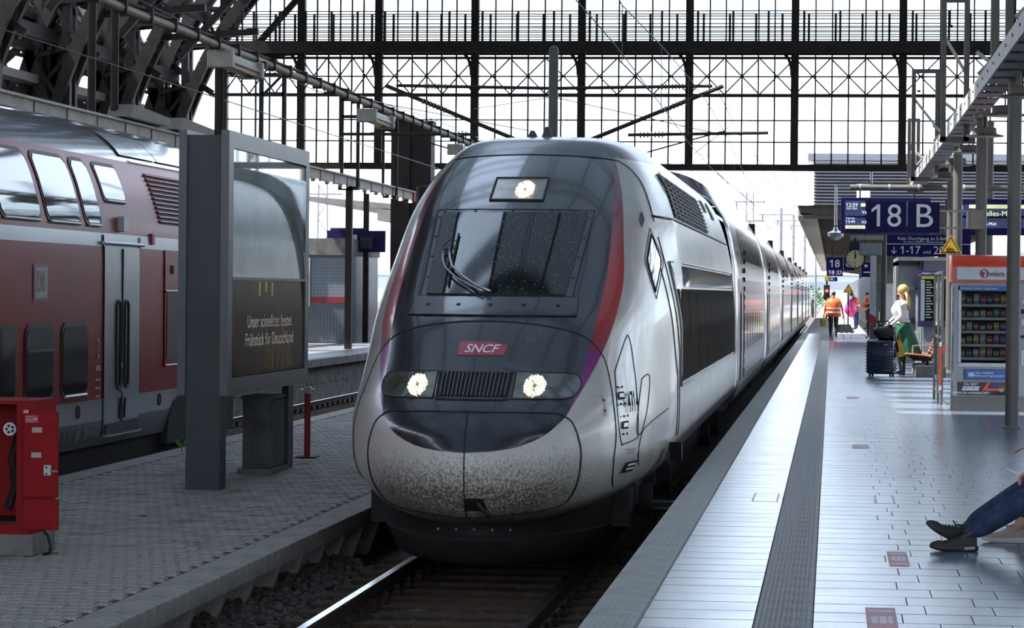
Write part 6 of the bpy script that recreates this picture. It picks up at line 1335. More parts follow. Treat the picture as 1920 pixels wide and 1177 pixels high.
def worker(loc, rz, lb, P, trousers, sleeve, long_vest=True, girth=1.1):
    t = thing('person', lb, 'person', loc, rz); figure(t, P, [SKIN, ORV, trousers, SHOEB, sleeve], torso=1, legs=2, arms=4 if sleeve else 1, forearm=4 if sleeve else 1, girth=girth)
    c = P['chest']; w = P['waist']; pe = P['pelvis']
    z0 = pe[2] - (.16 if long_vest else .04)
    rr = [(pe[0], pe[1], z0, .215, .185), (pe[0], pe[1], pe[2], .21, .18), (w[0], w[1], w[2], .20, .17), (c[0], c[1], c[2], .215, .17), (c[0], c[1], c[2] + .12, .19, .13), (P['neck'][0], P['neck'][1], P['neck'][2] - .02, .085, .08)]
    rr = [(a, b, c_, d * girth * .97, e * girth * .97) for a, b, c_, d, e in rr]
    v = loft(rr, 20).build('safety_vest', ORV, t, smooth='all', local=True)
    for z in (w[2] - .02, pe[2] - .02): x, y = w[0], w[1]; loft([(x, y, z, .212 * girth, .186 * girth), (x, y, z + .055, .212 * girth, .184 * girth)], 20, False).build('reflective_band', REF, v, local=True)
    for s in (-1, 1): MB().tube([(c[0] + s * .10, c[1] - .155, w[2]), (c[0] + s * .10, c[1] - .172, c[2]), (c[0] + s * .09, c[1] - .12, c[2] + .13)], .026, 6).build('reflective_band', REF, v, local=True)
    h = P['head']; nk = P['neck']; bm = bmesh.new(); bmesh.ops.create_icosphere(bm, subdivisions=2, radius=1); mb = MB()
    for q in bm.verts: q.co = Vector((h[0] + q.co.x * .085, h[1] - .02 + q.co.y * .09, h[2] - .04 + q.co.z * .085))
    mb.bm(bm); mb.build('hair', HAIRD, t, smooth='all', local=True); return t
P = stand(1.70, 0., .16); P['wrl'] = (-.34, .02, .86); P['ell'] = (-.30, -.02, 1.12); P['wrr'] = (.36, .05, .84); P['elr'] = (.31, 0, 1.12)
worker((.06, 106.0, PZ), 0, 'worker walking away in orange vest carrying a yellow bucket', P, NAVY, ORV, True, 1.35)
t = thing('bucket', 'small yellow bucket carried by the walking worker', 'bucket', (-.32, 106, 1.16)); MB().lathe([(.10, 0), (.12, .28), (.125, .30), (.11, .29), (.09, .02)], (-.32, 106.05, 1.16), 16).build('bucket_body', M('bucket_yellow', (.55, .40, .02), .5), t, smooth=40); MB().tube([(-.43, 106.05, 1.45), (-.36, 106.05, 1.58), (-.28, 106.05, 1.58), (-.21, 106.05, 1.45)], .008, 5).build('bucket_handle', STEEL, t)
t = thing('mop', 'grey mop head on a short handle carried by walking worker', 'mop', (.48, 106, 1.0)); MB().tube([(.44, 106.05, 1.60), (.46, 106.05, 1.25)], .014, 6).build('mop_handle', M('mop_handle', (.35, .33, .3), .5), t)
MB().grid([[(.46 + (j - 4) * .055 * (1 + .25 * i), 106.05 + .05 * sin(j * 2.1), 1.26 - .10 * i - .03 * (j % 2) * i / 3) for j in range(9)] for i in range(4)]).build('mop_cloth', M('mop_grey', (.22, .23, .20), .9), t, smooth='all')
P = stand(1.74, .10); P['wrl'] = (-.28, .34, 1.12); P['ell'] = (-.28, .06, 1.16); P['wrr'] = (.02, .38, 1.08); P['elr'] = (.24, .16, 1.12); P['head'] = (-.04, .24, 1.66)
worker((1.10, 130.5, PZ), pi * .35, 'worker in orange vest bending over a bright pink sack', P, M('trousers_blue', (.03, .05, .14), .8), MAROON, False)
P = stand(1.70, .02); P['wrl'] = (-.22, .24, 1.10); P['wrr'] = (.22, .24, 1.10)
worker((1.62, 131.5, PZ), pi * .5, 'worker standing in orange vest with maroon sleeves beside the pink sack', P, NAVY, MAROON, False)
blob('rubbish_sack', 'bright pink rubbish sack held between the two standing workers', 'sack', (.85, 129.9, 1.72), (.27, .2, .34), M('sack_pink', (.80, .05, .28), .4, 0, .1), 4, .9)
# passenger in dark clothes with backpack near the pylon
t = thing('person', 'small figure in dark clothes with blue collar behind the pylon', 'person', (1.34, 105.6, PZ), pi * .5)
P = stand(1.28); figure(t, P, [SKIN, BAGK, BAGK, SHOEB], torso=1, legs=2, arms=1, forearm=1)
loft([(0, 0, 1.02, .075, .075), (0, 0, 1.08, .06, .06)], 14, False).build('blue_collar', M('collar_blue', (.05, .09, .5), .6), t, local=True); loft([(0, .02, 1.16, .075, .08), (0, .01, 1.24, .075, .085), (0, .01, 1.31, .03, .04)], 12).build('hair', HAIRD, t, smooth='all', local=True)
suitcase(1.62, 104.8, PZ, .42, .26, .66, 'plain black suitcase beside the small dark figure', BAGK, .3)
# woman in white blouse and green skirt
WB = M('blouse_white', (.72, .70, .71), .7, 0, .06, 12, bump=.2, bs=14); GS = M('skirt_green', (.006, .10, .055), .7, 0, .15, 9)
t = thing('person', 'blonde woman in white blouse and long green skirt looking away', 'person', (1.40, 57.4, PZ), 0)
P = stand(1.80); Q = dict(P); Q.update(waist=(0, 0, 1.12), chest=(-.02, 0, 1.33), neck=(.0, .0, 1.50), head=(-.03, .02, 1.75), face=(-.9, .4, 0), shl=(-.10, -.15, 1.43), shr=(.05, .17, 1.43), ell=(-.02, -.22, 1.18), elr=(-.10, .20, 1.20), wrl=(-.24, -.22, .99), wrr=(-.26, .14, 1.05), hipl=(-.02, -.09, .93), hipr=(.02, .09, .93), knl=(-.03, -.09, .52), knr=(.03, .09, .52), anl=(-.02, -.08, .10), anr=(.04, .08, .10), tol=(-.16, -.09, .035), tor=(-.10, .08, .035))
Q['palml'] = (0, 0, -1); Q['palmr'] = (0, 0, -1)
figure(t, Q, [SKIN, WB, BAGK, SHOEB], torso=1, legs=2, arms=1, forearm=1)
loft([(.01, 0, 1.06, .155, .15), (-.02, 0, 1.14, .15, .14), (-.045, 0, 1.22, .155, .15), (-.06, 0, 1.28, .165, .155), (-.055, 0, 1.34, .163, .165), (-.02, 0, 1.42, .15, .19), (.0, 0, 1.49, .075, .085)], 22).build('blouse', WB, t, smooth='all', local=True)
rg = []
for i, (z, rx, ry, cx) in enumerate(((1.10, .135, .13, .0), (1.02, .17, .16, .02), (.85, .22, .20, .03), (.62, .25, .23, .07), (.45, .27, .24, .11), (.40, .265, .235, .115))): rg.append((cx, 0, z, rx, ry))
sk = MB(); n = 36; sk.grid([[(cx + rx * cos(2 * pi * k / n) * (1 + (.05 if i > 1 else 0) * cos(9 * 2 * pi * k / n)), ry * sin(2 * pi * k / n) * (1 + (.05 if i > 1 else 0) * cos(9 * 2 * pi * k / n)), z) for k in range(n)] for i, (cx, _, z, rx, ry) in enumerate(rg)], closed=True)
sk.build('skirt', GS, t, smooth='all', local=True); loft([(0, 0, 1.085, .142, .138), (0, 0, 1.125, .142, .138)], 22, False).build('belt', BLACK, t, local=True)
hb = MB(); bm = bmesh.new(); bmesh.ops.create_icosphere(bm, subdivisions=3, radius=1)
for q in bm.verts: q.co = Vector((.012 + q.co.x * .115, .01 + q.co.y * .105, 1.705 + q.co.z * .118))
hb.bm(bm); ho = hb.build('hair', HAIRB, t, smooth='all', local=True)
for k in range(9):
    y = -.07 + .0175 * k; MB().tube([(.06, y, 1.66), (.10 + .02 * sin(k), y * 1.2, 1.54), (.115 + .025 * sin(k * 2.), y * 1.3, 1.42), (.12 + .02 * cos(k), y * 1.2, 1.31)], [.03, .032, .028, .012], 7).build('hair_lock', HAIRB, ho, smooth='all', local=True)
MB().prism([(-.09, 1.555), (-.06, 1.56), (-.05, 1.61), (-.105, 1.615)], 'y', -.04, .05).build('face_mask', BLACK, t, local=True)
for s in (-1, 1): loft([(.01, s * .08, .0, .055, .04), (.01, s * .08, .30, .06, .055)], 14).build('boot', SHOEB, t, smooth='all', local=True)
# ---- two seated people at the edge of the picture
BN = bpy.data.objects['platform_bench']; b2 = copy_tree(BN); b2.location = (1.8 + .22, 17.5, PZ); b2['label'] = 'orange wooden slat bench under the two seated travellers'
JEAN = M('denim_blue', (.013, .026, .07), .85, 0, .35, 14, bump=.3, bs=60, dirt=(.04, .075, .14), ds=4); BLK = M('trousers_black', (.014, .014, .016), .8)
def shoe(parent, heel, toe, up, L, mats, kind):
    heel = Vector(heel); d = (Vector(toe) - heel).normalized(); u = Vector(up); u = (u - d * u.dot(d)).normalized(); s = d.cross(u)
    T = lambda a, b, c: heel + d * (a * L) + s * (b * L) + u * (c * L)
    prof = [(0.0, .10, .10, .33), (.06, .125, .10, .37), (.16, .13, .10, .38), (.28, .13, .10, .37), (.40, .135, .10, .32), (.55, .15, .10, .26), (.70, .165, .10, .22), (.82, .165, .105, .23), (.92, .145, .115, .205), (.985, .095, .125, .17)]
    rows = [[T(a, w * x, z0 + (z1 - z0) * y) for x, y in ((-.9, 0), (-1, .3), (-.82, .7), (-.4, .97), (0, 1), (.4, .97), (.82, .7), (1, .3), (.9, 0), (0, 0))] for a, w, z0, z1 in prof]
    mb = MB(); mb.grid(rows, closed=True); n = 10; mb.f += [tuple(range(n))[::-1], tuple(range(9 * n, 10 * n))]; up_ = mb.build('shoe_upper', mats[0], parent, smooth=60)
    sp = [(-.03, .09, .02, .12), (.03, .135, 0, .125), (.16, .15, 0, .12), (.30, .14, .0, .11), (.45, .145, .0, .105), (.62, .17, .0, .105), (.78, .175, .01, .11), (.90, .16, .035, .12), (1.0, .10, .07, .135)]
    rows = [[T(a, w * x, z0 + (z1 - z0) * y) for x, y in ((-.85, 0), (-1, .4), (-.97, 1), (.97, 1), (1, .4), (.85, 0))] for a, w, z0, z1 in sp]
    mb = MB(); mb.grid(rows, closed=True); mb.f += [tuple(range(6))[::-1], tuple(range(48, 54))]; so = mb.build('shoe_sole', mats[1], parent, smooth=50)
    for k in range(4 if kind else 5):
        a = .40 + .065 * k; z = .335 - .03 * k; MB().tube([T(a, -.07, z - .05), T(a + .02, 0, z + .012), T(a, .07, z - .05)], .0045, 5).build('lace', mats[2], up_)
    MB().tube([T(.37, 0, .36), T(.30, -.10, .42), T(.40, -.16, .40), T(.42, -.04, .36), T(.48, .12, .40), T(.40, .16, .36), T(.38, 0, .35)], .004, 5).build('lace_bow', mats[2], up_)
    if kind:
        for k in range(12):
            a = .02 + .08 * k; MB().bar(T(a, .155, .02), T(a + .05, .16, .09), .004 , .004).build('sole_groove', M('sole_grey', (.35, .36, .38), .6), so)
    else:
        MB().bar(T(.05, -.15, .09), T(.28, -.15, .07), .010, .016).build('air_cushion', M('air_sole_clear', (.05, .055, .06), .1, .2, coat=1), so)
    return up_
t = pa = thing('person', 'seated traveller in blue jeans and black sneakers holding a cigarette', 'person', (1.75, 18.1, PZ), 0); Z = -PZ
def L_(x, y, z): return (x - 1.75, y - 18.1, z - PZ)
P = dict(pelvis=L_(1.74, 18.1, 1.33), waist=L_(1.84, 18.1, 1.50), chest=L_(1.88, 18.1, 1.72), neck=L_(1.86, 18.1, 1.92), head=L_(1.83, 18.1, 2.16), face=(-1, 0, 0), shl=L_(1.86, 17.92, 1.82), shr=L_(1.86, 18.28, 1.82), ell=L_(1.62, 17.88, 1.36), elr=L_(1.62, 18.32, 1.52), wrl=L_(1.29, 17.99, 1.275), wrr=L_(1.55, 18.2, 1.38), hipl=L_(1.66, 18.0, 1.30), hipr=L_(1.66, 18.2, 1.30), knl=L_(1.285, 18.0, 1.135), knr=L_(1.27, 18.2, 1.17), anl=L_(.90, 18.0, .885), anr=L_(.88, 18.12, .915), tol=L_(.80, 18.0, .83), tor=L_(.80, 18.12, .86), palml=(0, 0, -1), palmr=(0, 0, -1))
JK = M('jacket_dark', (.02, .022, .028), .7)
V = {}; 
def seated(parent, P, mats, girth=1.12):
    V = {}; E = []; R = {}; BM = {}
    def add(k, p, r): V[k] = tuple(p); R[k] = r
    def link(a, b, m): E.append((a, b)); BM[(a, b)] = m
    add('pelvis', P['pelvis'], (.16, .13)); add('waist', P['waist'], (.15, .12)); add('chest', P['chest'], (.17, .14)); add('neck', P['neck'], .058); nk = Vector(P['neck']); ax = (Vector(P['head']) - nk).normalized()
    add('jaw', nk + ax * .09, (.06, .072)); add('brow', nk + ax * .18, (.078, .095)); add('crown', nk + ax * .25, (.055, .07)); add('nose', nk + ax * .125 + Vector(P['face']) * .1, .012)
    for a, b, m in (('pelvis', 'waist', 1), ('waist', 'chest', 1), ('chest', 'neck', 1), ('neck', 'jaw', 0), ('jaw', 'brow', 0), ('brow', 'crown', 0), ('jaw', 'nose', 0)): link(a, b, m)
    for s in 'lr':
        add('sh' + s, P['sh' + s], .072); add('el' + s, P['el' + s], .05); add('fa' + s, Vector(P['el' + s]).lerp(Vector(P['wr' + s]), .45), .043); add('wr' + s, P['wr' + s], (.030, .024))
        link('chest', 'sh' + s, 1); link('sh' + s, 'el' + s, 1); link('el' + s, 'fa' + s, 1); link('fa' + s, 'wr' + s, 0)
        fingers(V, E, R, BM, 'wr' + s, Vector(P['wr' + s]) - Vector(P['el' + s]), P['palm' + s], 1 if s == 'l' else -1, P.get('curl' + s, .6), 1.05, 0, s)
        add('hip' + s, P['hip' + s], .098 * girth); add('th' + s, Vector(P['hip' + s]).lerp(Vector(P['kn' + s]), .5), .088 * girth); add('kn' + s, P['kn' + s], .074 * girth); add('cf' + s, Vector(P['kn' + s]).lerp(Vector(P['an' + s]), .35), .070 * girth); add('cu' + s, Vector(P['kn' + s]).lerp(Vector(P['an' + s]), P.get('cuff', .93)), .060 * girth); add('an' + s, P['an' + s], .040); add('to' + s, P['to' + s], .032)
        for a, b, m in (('pelvis', 'hip' + s, 2), ('hip' + s, 'th' + s, 2), ('th' + s, 'kn' + s, 2), ('kn' + s, 'cf' + s, 2), ('cf' + s, 'cu' + s, 2), ('cu' + s, 'an' + s, P.get('ankm', 2)), ('an' + s, 'to' + s, 3)): link(a, b, m)
    return skin_body('body', V, E, R, BM, mats, parent, 2)
P['curll'] = .75
seated(pa, P, [SKIN, JK, JEAN, SHOEB])
shoe(pa, (.915, 18.0, .762), (.62, 17.98, .762), (0, 0, 1), .29, (M('sneaker_black', (.014, .014, .015), .6, bump=.3, bs=200), M('sneaker_sole', (.010, .010, .011), .5), BLACK), 0)
shoe(pa, (.845, 18.08, .775), (.60, 18.02, .905), (.35, 0, .9), .29, (M('sneaker_black', (.014, .014, .015), .6), M('sneaker_sole', (.010, .010, .011), .5), BLACK), 0)
MB().tube([(.93 + .05 * cos(a) * .55, 18.12 + .072 * sin(a), .935 + .062 * cos(a)) for a in [i * pi / 8 for i in range(16)]], .014, 6, True).build('trouser_cuff', JEAN, pa, smooth='all')
loft([(P['head'][0], P['head'][1], P['head'][2] - .16, .095, .095), (P['head'][0] + .01, P['head'][1], P['head'][2] - .04, .10, .10), (P['head'][0] + .01, P['head'][1], P['head'][2] + .03, .04, .05)], 16).build('hair', HAIRD, pa, smooth='all', local=True)
tag(MB().cyl((1.095, 17.97, 1.285), (1.155, 17.98, 1.255), .004, n=8).build('cigarette', WHITEPAINT, None, loc=(1.15, 18, 1.25)), 'thin white cigarette held by the traveller in jeans', 'cigarette')
t = pb = thing('person', 'seated traveller in black trousers and beige running shoes gesturing', 'person', (1.80, 18.85, PZ), 0)
def K_(x, y, z): return (x - 1.80, y - 18.85, z - PZ)
P = dict(pelvis=K_(1.86, 18.85, 1.33), waist=K_(1.92, 18.85, 1.52), chest=K_(1.92, 18.85, 1.76), neck=K_(1.88, 18.85, 1.95), head=K_(1.85, 18.85, 2.19), face=(-1, 0, 0), shl=K_(1.90, 18.68, 1.86), shr=K_(1.90, 19.02, 1.86), ell=K_(1.68, 18.64, 1.36), elr=K_(1.72, 19.1, 1.58), wrl=K_(1.345, 18.75, 1.375), wrr=K_(1.55, 19.0, 1.42), hipl=K_(1.80, 18.75, 1.30), hipr=K_(1.80, 18.95, 1.30), knl=K_(1.42, 18.72, 1.26), knr=K_(1.48, 18.98, 1.26), anl=K_(1.225, 18.70, .86), anr=K_(1.40, 19.0, .86), tol=K_(1.12, 18.70, .81), tor=K_(1.30, 19.0, .81), palml=(0, 0, -1), palmr=(0, 0, -1), curll=.35, cuff=.80, ankm=0)
BE = M('shoe_beige', (.40, .30, .25), .8, bump=.3, bs=150)
seated(pb, P, [SKIN, JK, BLK, BE], 1.0); BS = M('shoe_sole_white', (.50, .51, .53), .6)
shoe(pb, (1.265, 18.70, .762), (.985, 18.70, .762), (0, 0, 1), .285, (BE, BS, M('lace_beige', (.45, .33, .28), .8)), 1); shoe(pb, (1.44, 19.0, .762), (1.16, 19.0, .762), (0, 0, 1), .285, (BE, BS, M('lace_beige', (.45, .33, .28), .8)), 1)
loft([(P['head'][0], P['head'][1], P['head'][2] - .16, .095, .095), (P['head'][0] + .01, P['head'][1], P['head'][2] - .04, .10, .10), (P['head'][0] + .01, P['head'][1], P['head'][2] + .03, .04, .05)], 16).build('hair', HAIRD, pb, smooth='all', local=True)
# ================================================================= OUTSIDE BEYOND THE HALL
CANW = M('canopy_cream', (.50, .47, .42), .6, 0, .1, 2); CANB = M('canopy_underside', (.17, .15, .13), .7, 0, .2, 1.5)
t = thing('platform_canopy', 'long ribbed platform canopy beginning outside the glazed hall end', 'canopy', (3, 100, PZ))
XL, XR = -1.15, 7.5
def cz(x): return 5.22 - .10 * (x - XL) if x < 3.2 else 4.785 + .10 * (x - 3.2)
for k in range(40):  # canopy extended far out to darken the reflections in the coaches
    y = 100 + 6 * k
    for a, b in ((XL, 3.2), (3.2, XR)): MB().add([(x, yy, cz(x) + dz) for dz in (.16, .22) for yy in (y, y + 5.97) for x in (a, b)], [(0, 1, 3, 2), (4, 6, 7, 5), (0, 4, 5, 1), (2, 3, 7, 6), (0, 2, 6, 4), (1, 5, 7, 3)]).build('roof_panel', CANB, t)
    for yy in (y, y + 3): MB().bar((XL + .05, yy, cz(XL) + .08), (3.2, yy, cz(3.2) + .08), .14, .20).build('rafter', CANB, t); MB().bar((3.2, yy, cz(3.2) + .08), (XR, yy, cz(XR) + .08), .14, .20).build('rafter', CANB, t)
    MB().box(XL - .06, XL + .02, y, y + 5.98, 5.00, 5.40).build('fascia_board', CANW, t); MB().box(XL + .02, XL + .6, y, y + 5.98, 5.10, 5.14).build('lit_soffit_strip', CANW, t)  # cream strip underneath puts the lit left edge into the colour
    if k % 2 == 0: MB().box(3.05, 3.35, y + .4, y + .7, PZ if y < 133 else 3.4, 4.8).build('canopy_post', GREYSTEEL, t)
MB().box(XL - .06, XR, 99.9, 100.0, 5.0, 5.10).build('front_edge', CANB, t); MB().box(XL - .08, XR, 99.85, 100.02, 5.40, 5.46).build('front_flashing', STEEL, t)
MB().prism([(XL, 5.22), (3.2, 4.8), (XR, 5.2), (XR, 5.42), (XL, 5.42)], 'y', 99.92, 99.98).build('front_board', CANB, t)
LV = M('louvre_grey', (.12, .125, .15), .5, .2, .1); PALEW = M('building_pale', (.62, .62, .62), .7)
t = thing('louvred_building', 'grey louvred plant building above the platform canopy', 'building', (2, 130, 5.4))
MB().box(-.95, 12, 130, 138, 5.45, 8.45).build('building_core', LV, t); MB().box(-1.1, -.85, 129.9, 138, 5.4, 8.5).build('lit_side_panel', PALEW, t); MB().box(-1.1, 12, 129.9, 130, 5.4, 6.1).build('base_panel', PALEW, t); MB().box(-1.15, 12, 129.8, 138, 8.45, 8.75).build('parapet', LV, t)  # left side panel paler: sunlight on that face put into its colour
for k in range(16): MB().prism([(129.78, 6.15 + .145 * k), (129.98, 6.22 + .145 * k), (129.98, 6.25 + .145 * k), (129.78, 6.18 + .145 * k)], 'x', -.85, 12).build('louvre_blade', LV, t)
MB().cyl((1.35, 128, 5.5), (1.35, 128, 7.3), .30, n=16).build('vent_pipe', PALEW, t, smooth=40); MB().box(5.0, 5.4, 137, 137.5, -.3, 5.45).build('support_leg', LV, t); MB().box(11, 11.5, 137, 137.5, -.3, 5.45).build('support_leg', LV, t)
# hanging globe lamp and bracket
t = thing('hanging_lamp', 'grey hanging globe lamp on a bent pipe before the canopy', 'lamp', (.1, 95.1, 4.2)); MB().tube([(1.26, 95.1, 5.98), (.10, 95.1, 5.98), (.10, 95.1, 4.65)], .05, 8).build('pipe', ALU, t); MB().lathe([(.05, .35), (.10, .22), (.27, .15), (.25, .03), (.1, -.08), (0, -.1)], (.10, 95.1, 4.26), 18).build('lamp_head', ALU, t, smooth=40); MB().cyl((1.26, 95.1, 5.95), (1.26, 95.1, 6.46), .04, n=8).build('hanger', ALU, t)
for k in range(30): MB().cyl((.2 + .035 * k, 95.1, 6.02), (.2 + .035 * k, 95.1, 6.16), .005, n=4).build('bird_spike', STEEL, t)
def num_sign(y, x0, z0, z1, letter, lb):
    w = (z1 - z0) * 2.15; t = board('platform_number_sign', lb, 'sign', x0, x0 + w, y, z0, z1, .1); h = z1 - z0
    lettering('18', h * .80, (x0 + w * .30, y - .02, (z0 + z1) / 2), WHITEPAINT, t); letter and lettering(letter, h * .80, (x0 + w * .80, y - .02, (z0 + z1) / 2), WHITEPAINT, t); MB().box(x0 + w * .60, x0 + w * .61, y - .02, y, z0, z1).build('divider_strip', WHITEPAINT, t)
    for q in (.2, .8): MB().cyl((x0 + w * q, y + .05, z1), (x0 + w * q, y + .05, 4.95), .03, n=6).build('hanger', STEEL, t)
num_sign(150, -.32, 3.62, 4.31, 'C', 'dark blue platform sign reading 18 and C under the canopy'); num_sign(212, -.42, 3.72, 4.28, 'D', 'dark blue platform sign reading 18 and D under the canopy'); num_sign(222, -.28, 3.38, 3.70, '', 'smallest dark blue platform sign reading 18 at the canopy end')
t = board('info_sign', 'small dark blue information sign beside the clock pole', 'sign', 1.08, 1.62, 106, 3.02, 3.55); MB().box(1.18, 1.30, 105.98, 106, 3.38, 3.48).build('sign_icon', WHITEPAINT, t); MB().box(1.15, 1.55, 105.98, 106, 3.17, 3.22).build('sign_print', WHITEPAINT, t)
for q in (1.2, 1.5): MB().cyl((q, 106.05, 3.55), (q, 106.05, 4.95), .02, n=6).build('hanger', STEEL, t)
t = triangle(.72, 127, 2.45, .40, 'yellow warning triangle on a board behind the bending worker', False); MB().cyl((.72, 127.05, PZ), (.72, 127.05, 2.6), .035, n=8).build('sign_post', STEEL, t)
t = thing('signal', 'small railway signal with red light at the canopy end', 'signal', (-.35, 190, PZ)); MB().cyl((-.35, 190, PZ), (-.35, 190, 3.3), .06, n=8).build('signal_post', STEEL, t); MB().bbox(-.55, -.15, 189.8, 190, 2.0, 3.0, .03).build('signal_head', BLACK, t); MB().cyl((-.35, 189.75, 2.6), (-.35, 189.8, 2.6), .11, n=12).build('signal_lamp', M('signal_red_glow', (1, .05, .03), .4, emit=3), t); MB().bbox(-.5, -.2, 189.8, 190, 3.25, 3.6, .02).build('signal_board', M('board_olive_yellow', (.42, .38, .02), .5), t)
# block added on the outdoor platform to darken the coach reflections
t = thing('reflection_block', 'added green louvred block behind the workers, darkening the coach reflections', 'added block', (3.2, 140, PZ))
MB().box(1.75, 4.5, 134, 330, PZ, 3.4).build('block_core', M('block_grey', (.16, .17, .17), .6), t); MB().box(2.3, 2.9, 133.9, 134, PZ, 2.9).build('block_door', PALEW, t)
for k in range(22): MB().box(1.75, 2.25, 133.92, 134, .9 + .11 * k, .96 + .11 * k).build('louvre_blade', M('louvre_green', (.10, .18, .14), .6), t)
# masts far behind
LAT = M('mast_lattice_grey', (.16, .17, .18), .6)
def lattice(x, y, z0, z1, w, lb, arms=1, hz=False):
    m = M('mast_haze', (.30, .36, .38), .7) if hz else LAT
    t = thing('lattice_mast', lb, 'mast', (x, y, z0))
    for sx in (-1, 1): MB().bar((x + sx * w / 2, y, z0), (x + sx * w * .35, y, z1), .09, .09).build('mast_leg', m, t)
    n = max(4, int((z1 - z0) / (w * 1.3)))
    for k in range(n): a = z0 + (z1 - z0) * k / n; b = z0 + (z1 - z0) * (k + 1) / n; s = 1 if k % 2 else -1; MB().bar((x - s * w * .45, y, a), (x + s * w * .45, y, b), .05, .05).build('mast_brace', m, t)
    for k in range(arms): z = z1 - .6 - 1.2 * k; MB().bar((x - w * 1.6, y, z), (x + w * 1.6, y, z), .10, .10).build('mast_arm', m, t); MB().cyl((x - w * 1.4, y, z - .5), (x - w * 1.4, y, z), .06, n=6).build('insulator', m, t)
lattice(-5.2, 180, -.3, 8.75, .6, 'grey lattice mast rising just beyond the express train coaches', 2)
lattice(-28.9, 160, -.3, 8.4, .7, 'dark lattice mast with lamp platform left of the kiosk sign', 1)
lattice(-24.6, 170, -.3, 6.0, .8, 'short lattice mast behind the kiosk sign', 1)
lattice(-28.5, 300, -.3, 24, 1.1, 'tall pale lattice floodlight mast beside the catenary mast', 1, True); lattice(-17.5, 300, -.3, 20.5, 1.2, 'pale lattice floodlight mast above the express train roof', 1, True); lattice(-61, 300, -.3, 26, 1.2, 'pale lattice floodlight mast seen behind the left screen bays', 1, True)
for i, (x, y, h) in enumerate(((-3.6, 200, 8.4), (-3.2, 235, 8.9), (-2.6, 270, 9.3), (-1.8, 310, 9.0), (-7.5, 260, 9.0), (-20, 210, 8.5), (-16.5, 240, 9.2))):
    t = thing('line_mast', ['slim catenary mast beside the third far coach', 'slim catenary mast beyond the train end', 'slim catenary mast in the haze beside the canopy tip', 'most distant slim catenary mast by the canopy tip', 'slim catenary mast left of the coaches roof line', 'slim catenary mast behind the tiled kiosk', 'slim catenary mast behind the black tower'][i], 'mast', (x, y, -.3))
    MB().cyl((x, y, -.3), (x, y, h), .12, n=8).build('mast_shaft', LAT, t); MB().bar((x - 1.6, y, h - .5), (x + .8, y, h - .5), .08).build('mast_arm', LAT, t); MB().bar((x - 1.5, y, h - 1.6), (x, y, h - .9), .05).build('mast_stay', LAT, t); MB().cyl((x - 1.3, y, h - .9), (x - 1.3, y, h - .5), .06, n=6).build('insulator', INS, t)
for i in range(8): wire([(-6 + .65 * i, 100, 6.6 + .35 * (i % 3)), (-4.5 + .42 * i, 170, 6.2 + .3 * (i % 2)), (-3 + .2 * i, 320, 6.8)], ['long sagging feeder wire over the outer tracks, leftmost of eight strands', 'feeder wire strand above the express coaches roofs', 'feeder wire strand running down to the train end', 'feeder wire strand centred between train and canopy', 'feeder wire strand beside the canopy edge', 'feeder wire strand close beside the canopy fascia', 'feeder wire strand second nearest to the canopy fascia', 'feeder wire strand nearest to the canopy fascia'][i], .014)
# left: neighbouring canopy, far red train, yellow machine
t = thing('platform_canopy', 'short cantilever canopy roof seen left of the black tower', 'canopy', (-17, 115, PZ)); MB().prism([(-21.5, 6.0), (-14.3, 5.35), (-14.3, 5.6), (-21.5, 6.2)], 'y', 115, 150).build('roof_panel', CANB, t); MB().box(-18.5, -16.0, 114.9, 150, 5.2, 5.65).build('roof_beam', CANB, t)
for k in range(4): MB().box(-17.2, -16.8, 116 + 9 * k, 116.4 + 9 * k, -.3, 5.4).build('canopy_post', GREYSTEEL, t)
t = thing('distant_train', 'red and white train standing far beyond the tiled kiosk', 'train', (-24, 210, -.3)); MB().bbox(-31, -24, 208, 240, .6, 2.0, .2).build('train_body', M('far_red', (.50, .03, .03), .5), t); MB().bbox(-31, -24, 208, 240, 2.05, 3.9, .3).build('train_top', PALEW, t); MB().box(-30.8, -24.2, 209, 239, -.3, .6).build('train_underframe', UNDER, t)
for k in range(9): MB().box(-30.6 + .72 * k, -30.1 + .72 * k, 207.9, 208, 2.4, 3.2).build('window', CWIN, t)
t = thing('track_machine', 'yellow track maintenance machine low behind the railing', 'rail vehicle', (-21, 180, -.3)); MB().bbox(-22.6, -19.6, 180, 186, .5, 1.9, .1).build('machine_body', M('machine_yellow', (.62, .42, .02), .5), t); MB().bbox(-22.4, -21, 180, 183, 1.9, 3.0, .1).build('machine_cab', M('machine_yellow', (.62, .42, .02), .5), t); MB().box(-22.2, -21.2, 179.95, 180, 2.1, 2.8).build('cab_window', CWIN, t)
for x in (-22, -20.2): MB().cyl((x, 180.5, .1), (x, 185.5, .1), .4, n=12).build('wheel', UNDER, t)
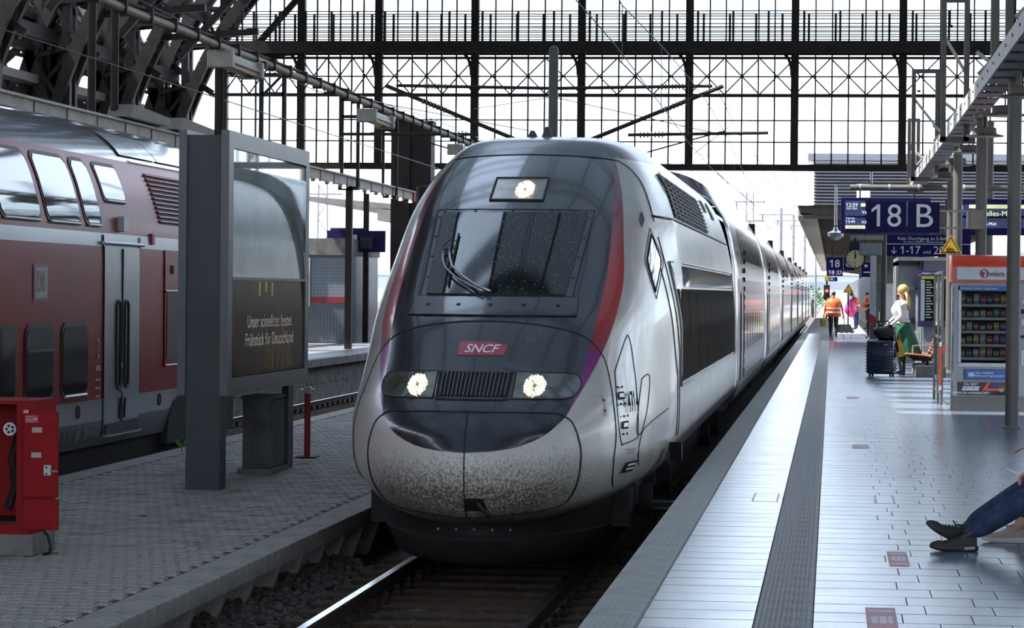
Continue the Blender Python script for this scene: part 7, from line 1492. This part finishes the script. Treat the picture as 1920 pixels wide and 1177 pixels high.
# hazy skyline and trees
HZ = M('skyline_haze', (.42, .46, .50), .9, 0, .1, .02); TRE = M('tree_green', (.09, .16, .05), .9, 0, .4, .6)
rnd = random.Random(31)
for k in range(12):
    x = -118 + 20 * k + rnd.uniform(-4, 4); h = rnd.uniform(5, 12); w = rnd.uniform(9, 16); y = 620 + rnd.uniform(-40, 40)
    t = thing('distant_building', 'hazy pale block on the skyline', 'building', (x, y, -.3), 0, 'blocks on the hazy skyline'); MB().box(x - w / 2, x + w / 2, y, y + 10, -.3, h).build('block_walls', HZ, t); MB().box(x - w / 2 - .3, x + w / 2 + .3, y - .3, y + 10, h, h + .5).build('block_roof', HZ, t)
def tree(x, y, h, lb):
    t = thing('tree', lb, 'tree', (x, y, -.3), 0, 'trees beyond the tracks'); MB().cyl((x, y, -.3), (x, y, h * .5), .18, n=8).build('trunk', WOOD, t)
    cr = MB(); rd = random.Random(int(x * 10 + y))
    for q in range(420):
        a = rd.uniform(0, 6.28); el = rd.uniform(-1, 1); r = rd.uniform(.55, 1) * h * .36; c = Vector((x + r * cos(a) * sqrt(1 - el * el), y + r * sin(a) * sqrt(1 - el * el), h * .62 + el * h * .36)); s = h * .05
        d1 = Vector((rd.uniform(-1, 1), rd.uniform(-1, 1), rd.uniform(-1, 1))).normalized() * s; d2 = Vector((rd.uniform(-1, 1), rd.uniform(-1, 1), rd.uniform(-1, 1))).normalized() * s; cr.add([c, c + d1, c + d1 + d2, c + d2], [(0, 1, 2, 3)])
    o = cr.build('foliage', TRE, t); o['kind'] = 'stuff'
for k, (x, y, h) in enumerate(((-2.2, 330, 3.4), (-4.2, 360, 4.0), (-.6, 345, 2.6), (-6.5, 380, 4.2), (-34, 330, 5), (-39, 340, 6))): tree(x, y, h, ['low green bush at the end of the outdoor platform', 'green bushy tree beside the far end of the train', 'smallest green bush by the platform tip', 'green tree behind the train end in the haze', 'round green tree behind the far red train', 'tall green tree behind the far red train'][k])
t = thing('footbridge', 'flat dark road bridge crossing the tracks in the far haze', 'bridge', (-5, 420, -.3)); MB().box(-40, 20, 420, 426, 3.0, 4.2).build('bridge_deck', M('bridge_grey', (.20, .22, .25), .8), t)
for x in (-34, -14, 6): MB().box(x - .6, x + .6, 420, 426, -.3, 3.0).build('bridge_pier', M('bridge_grey', (.20, .22, .25), .8), t)
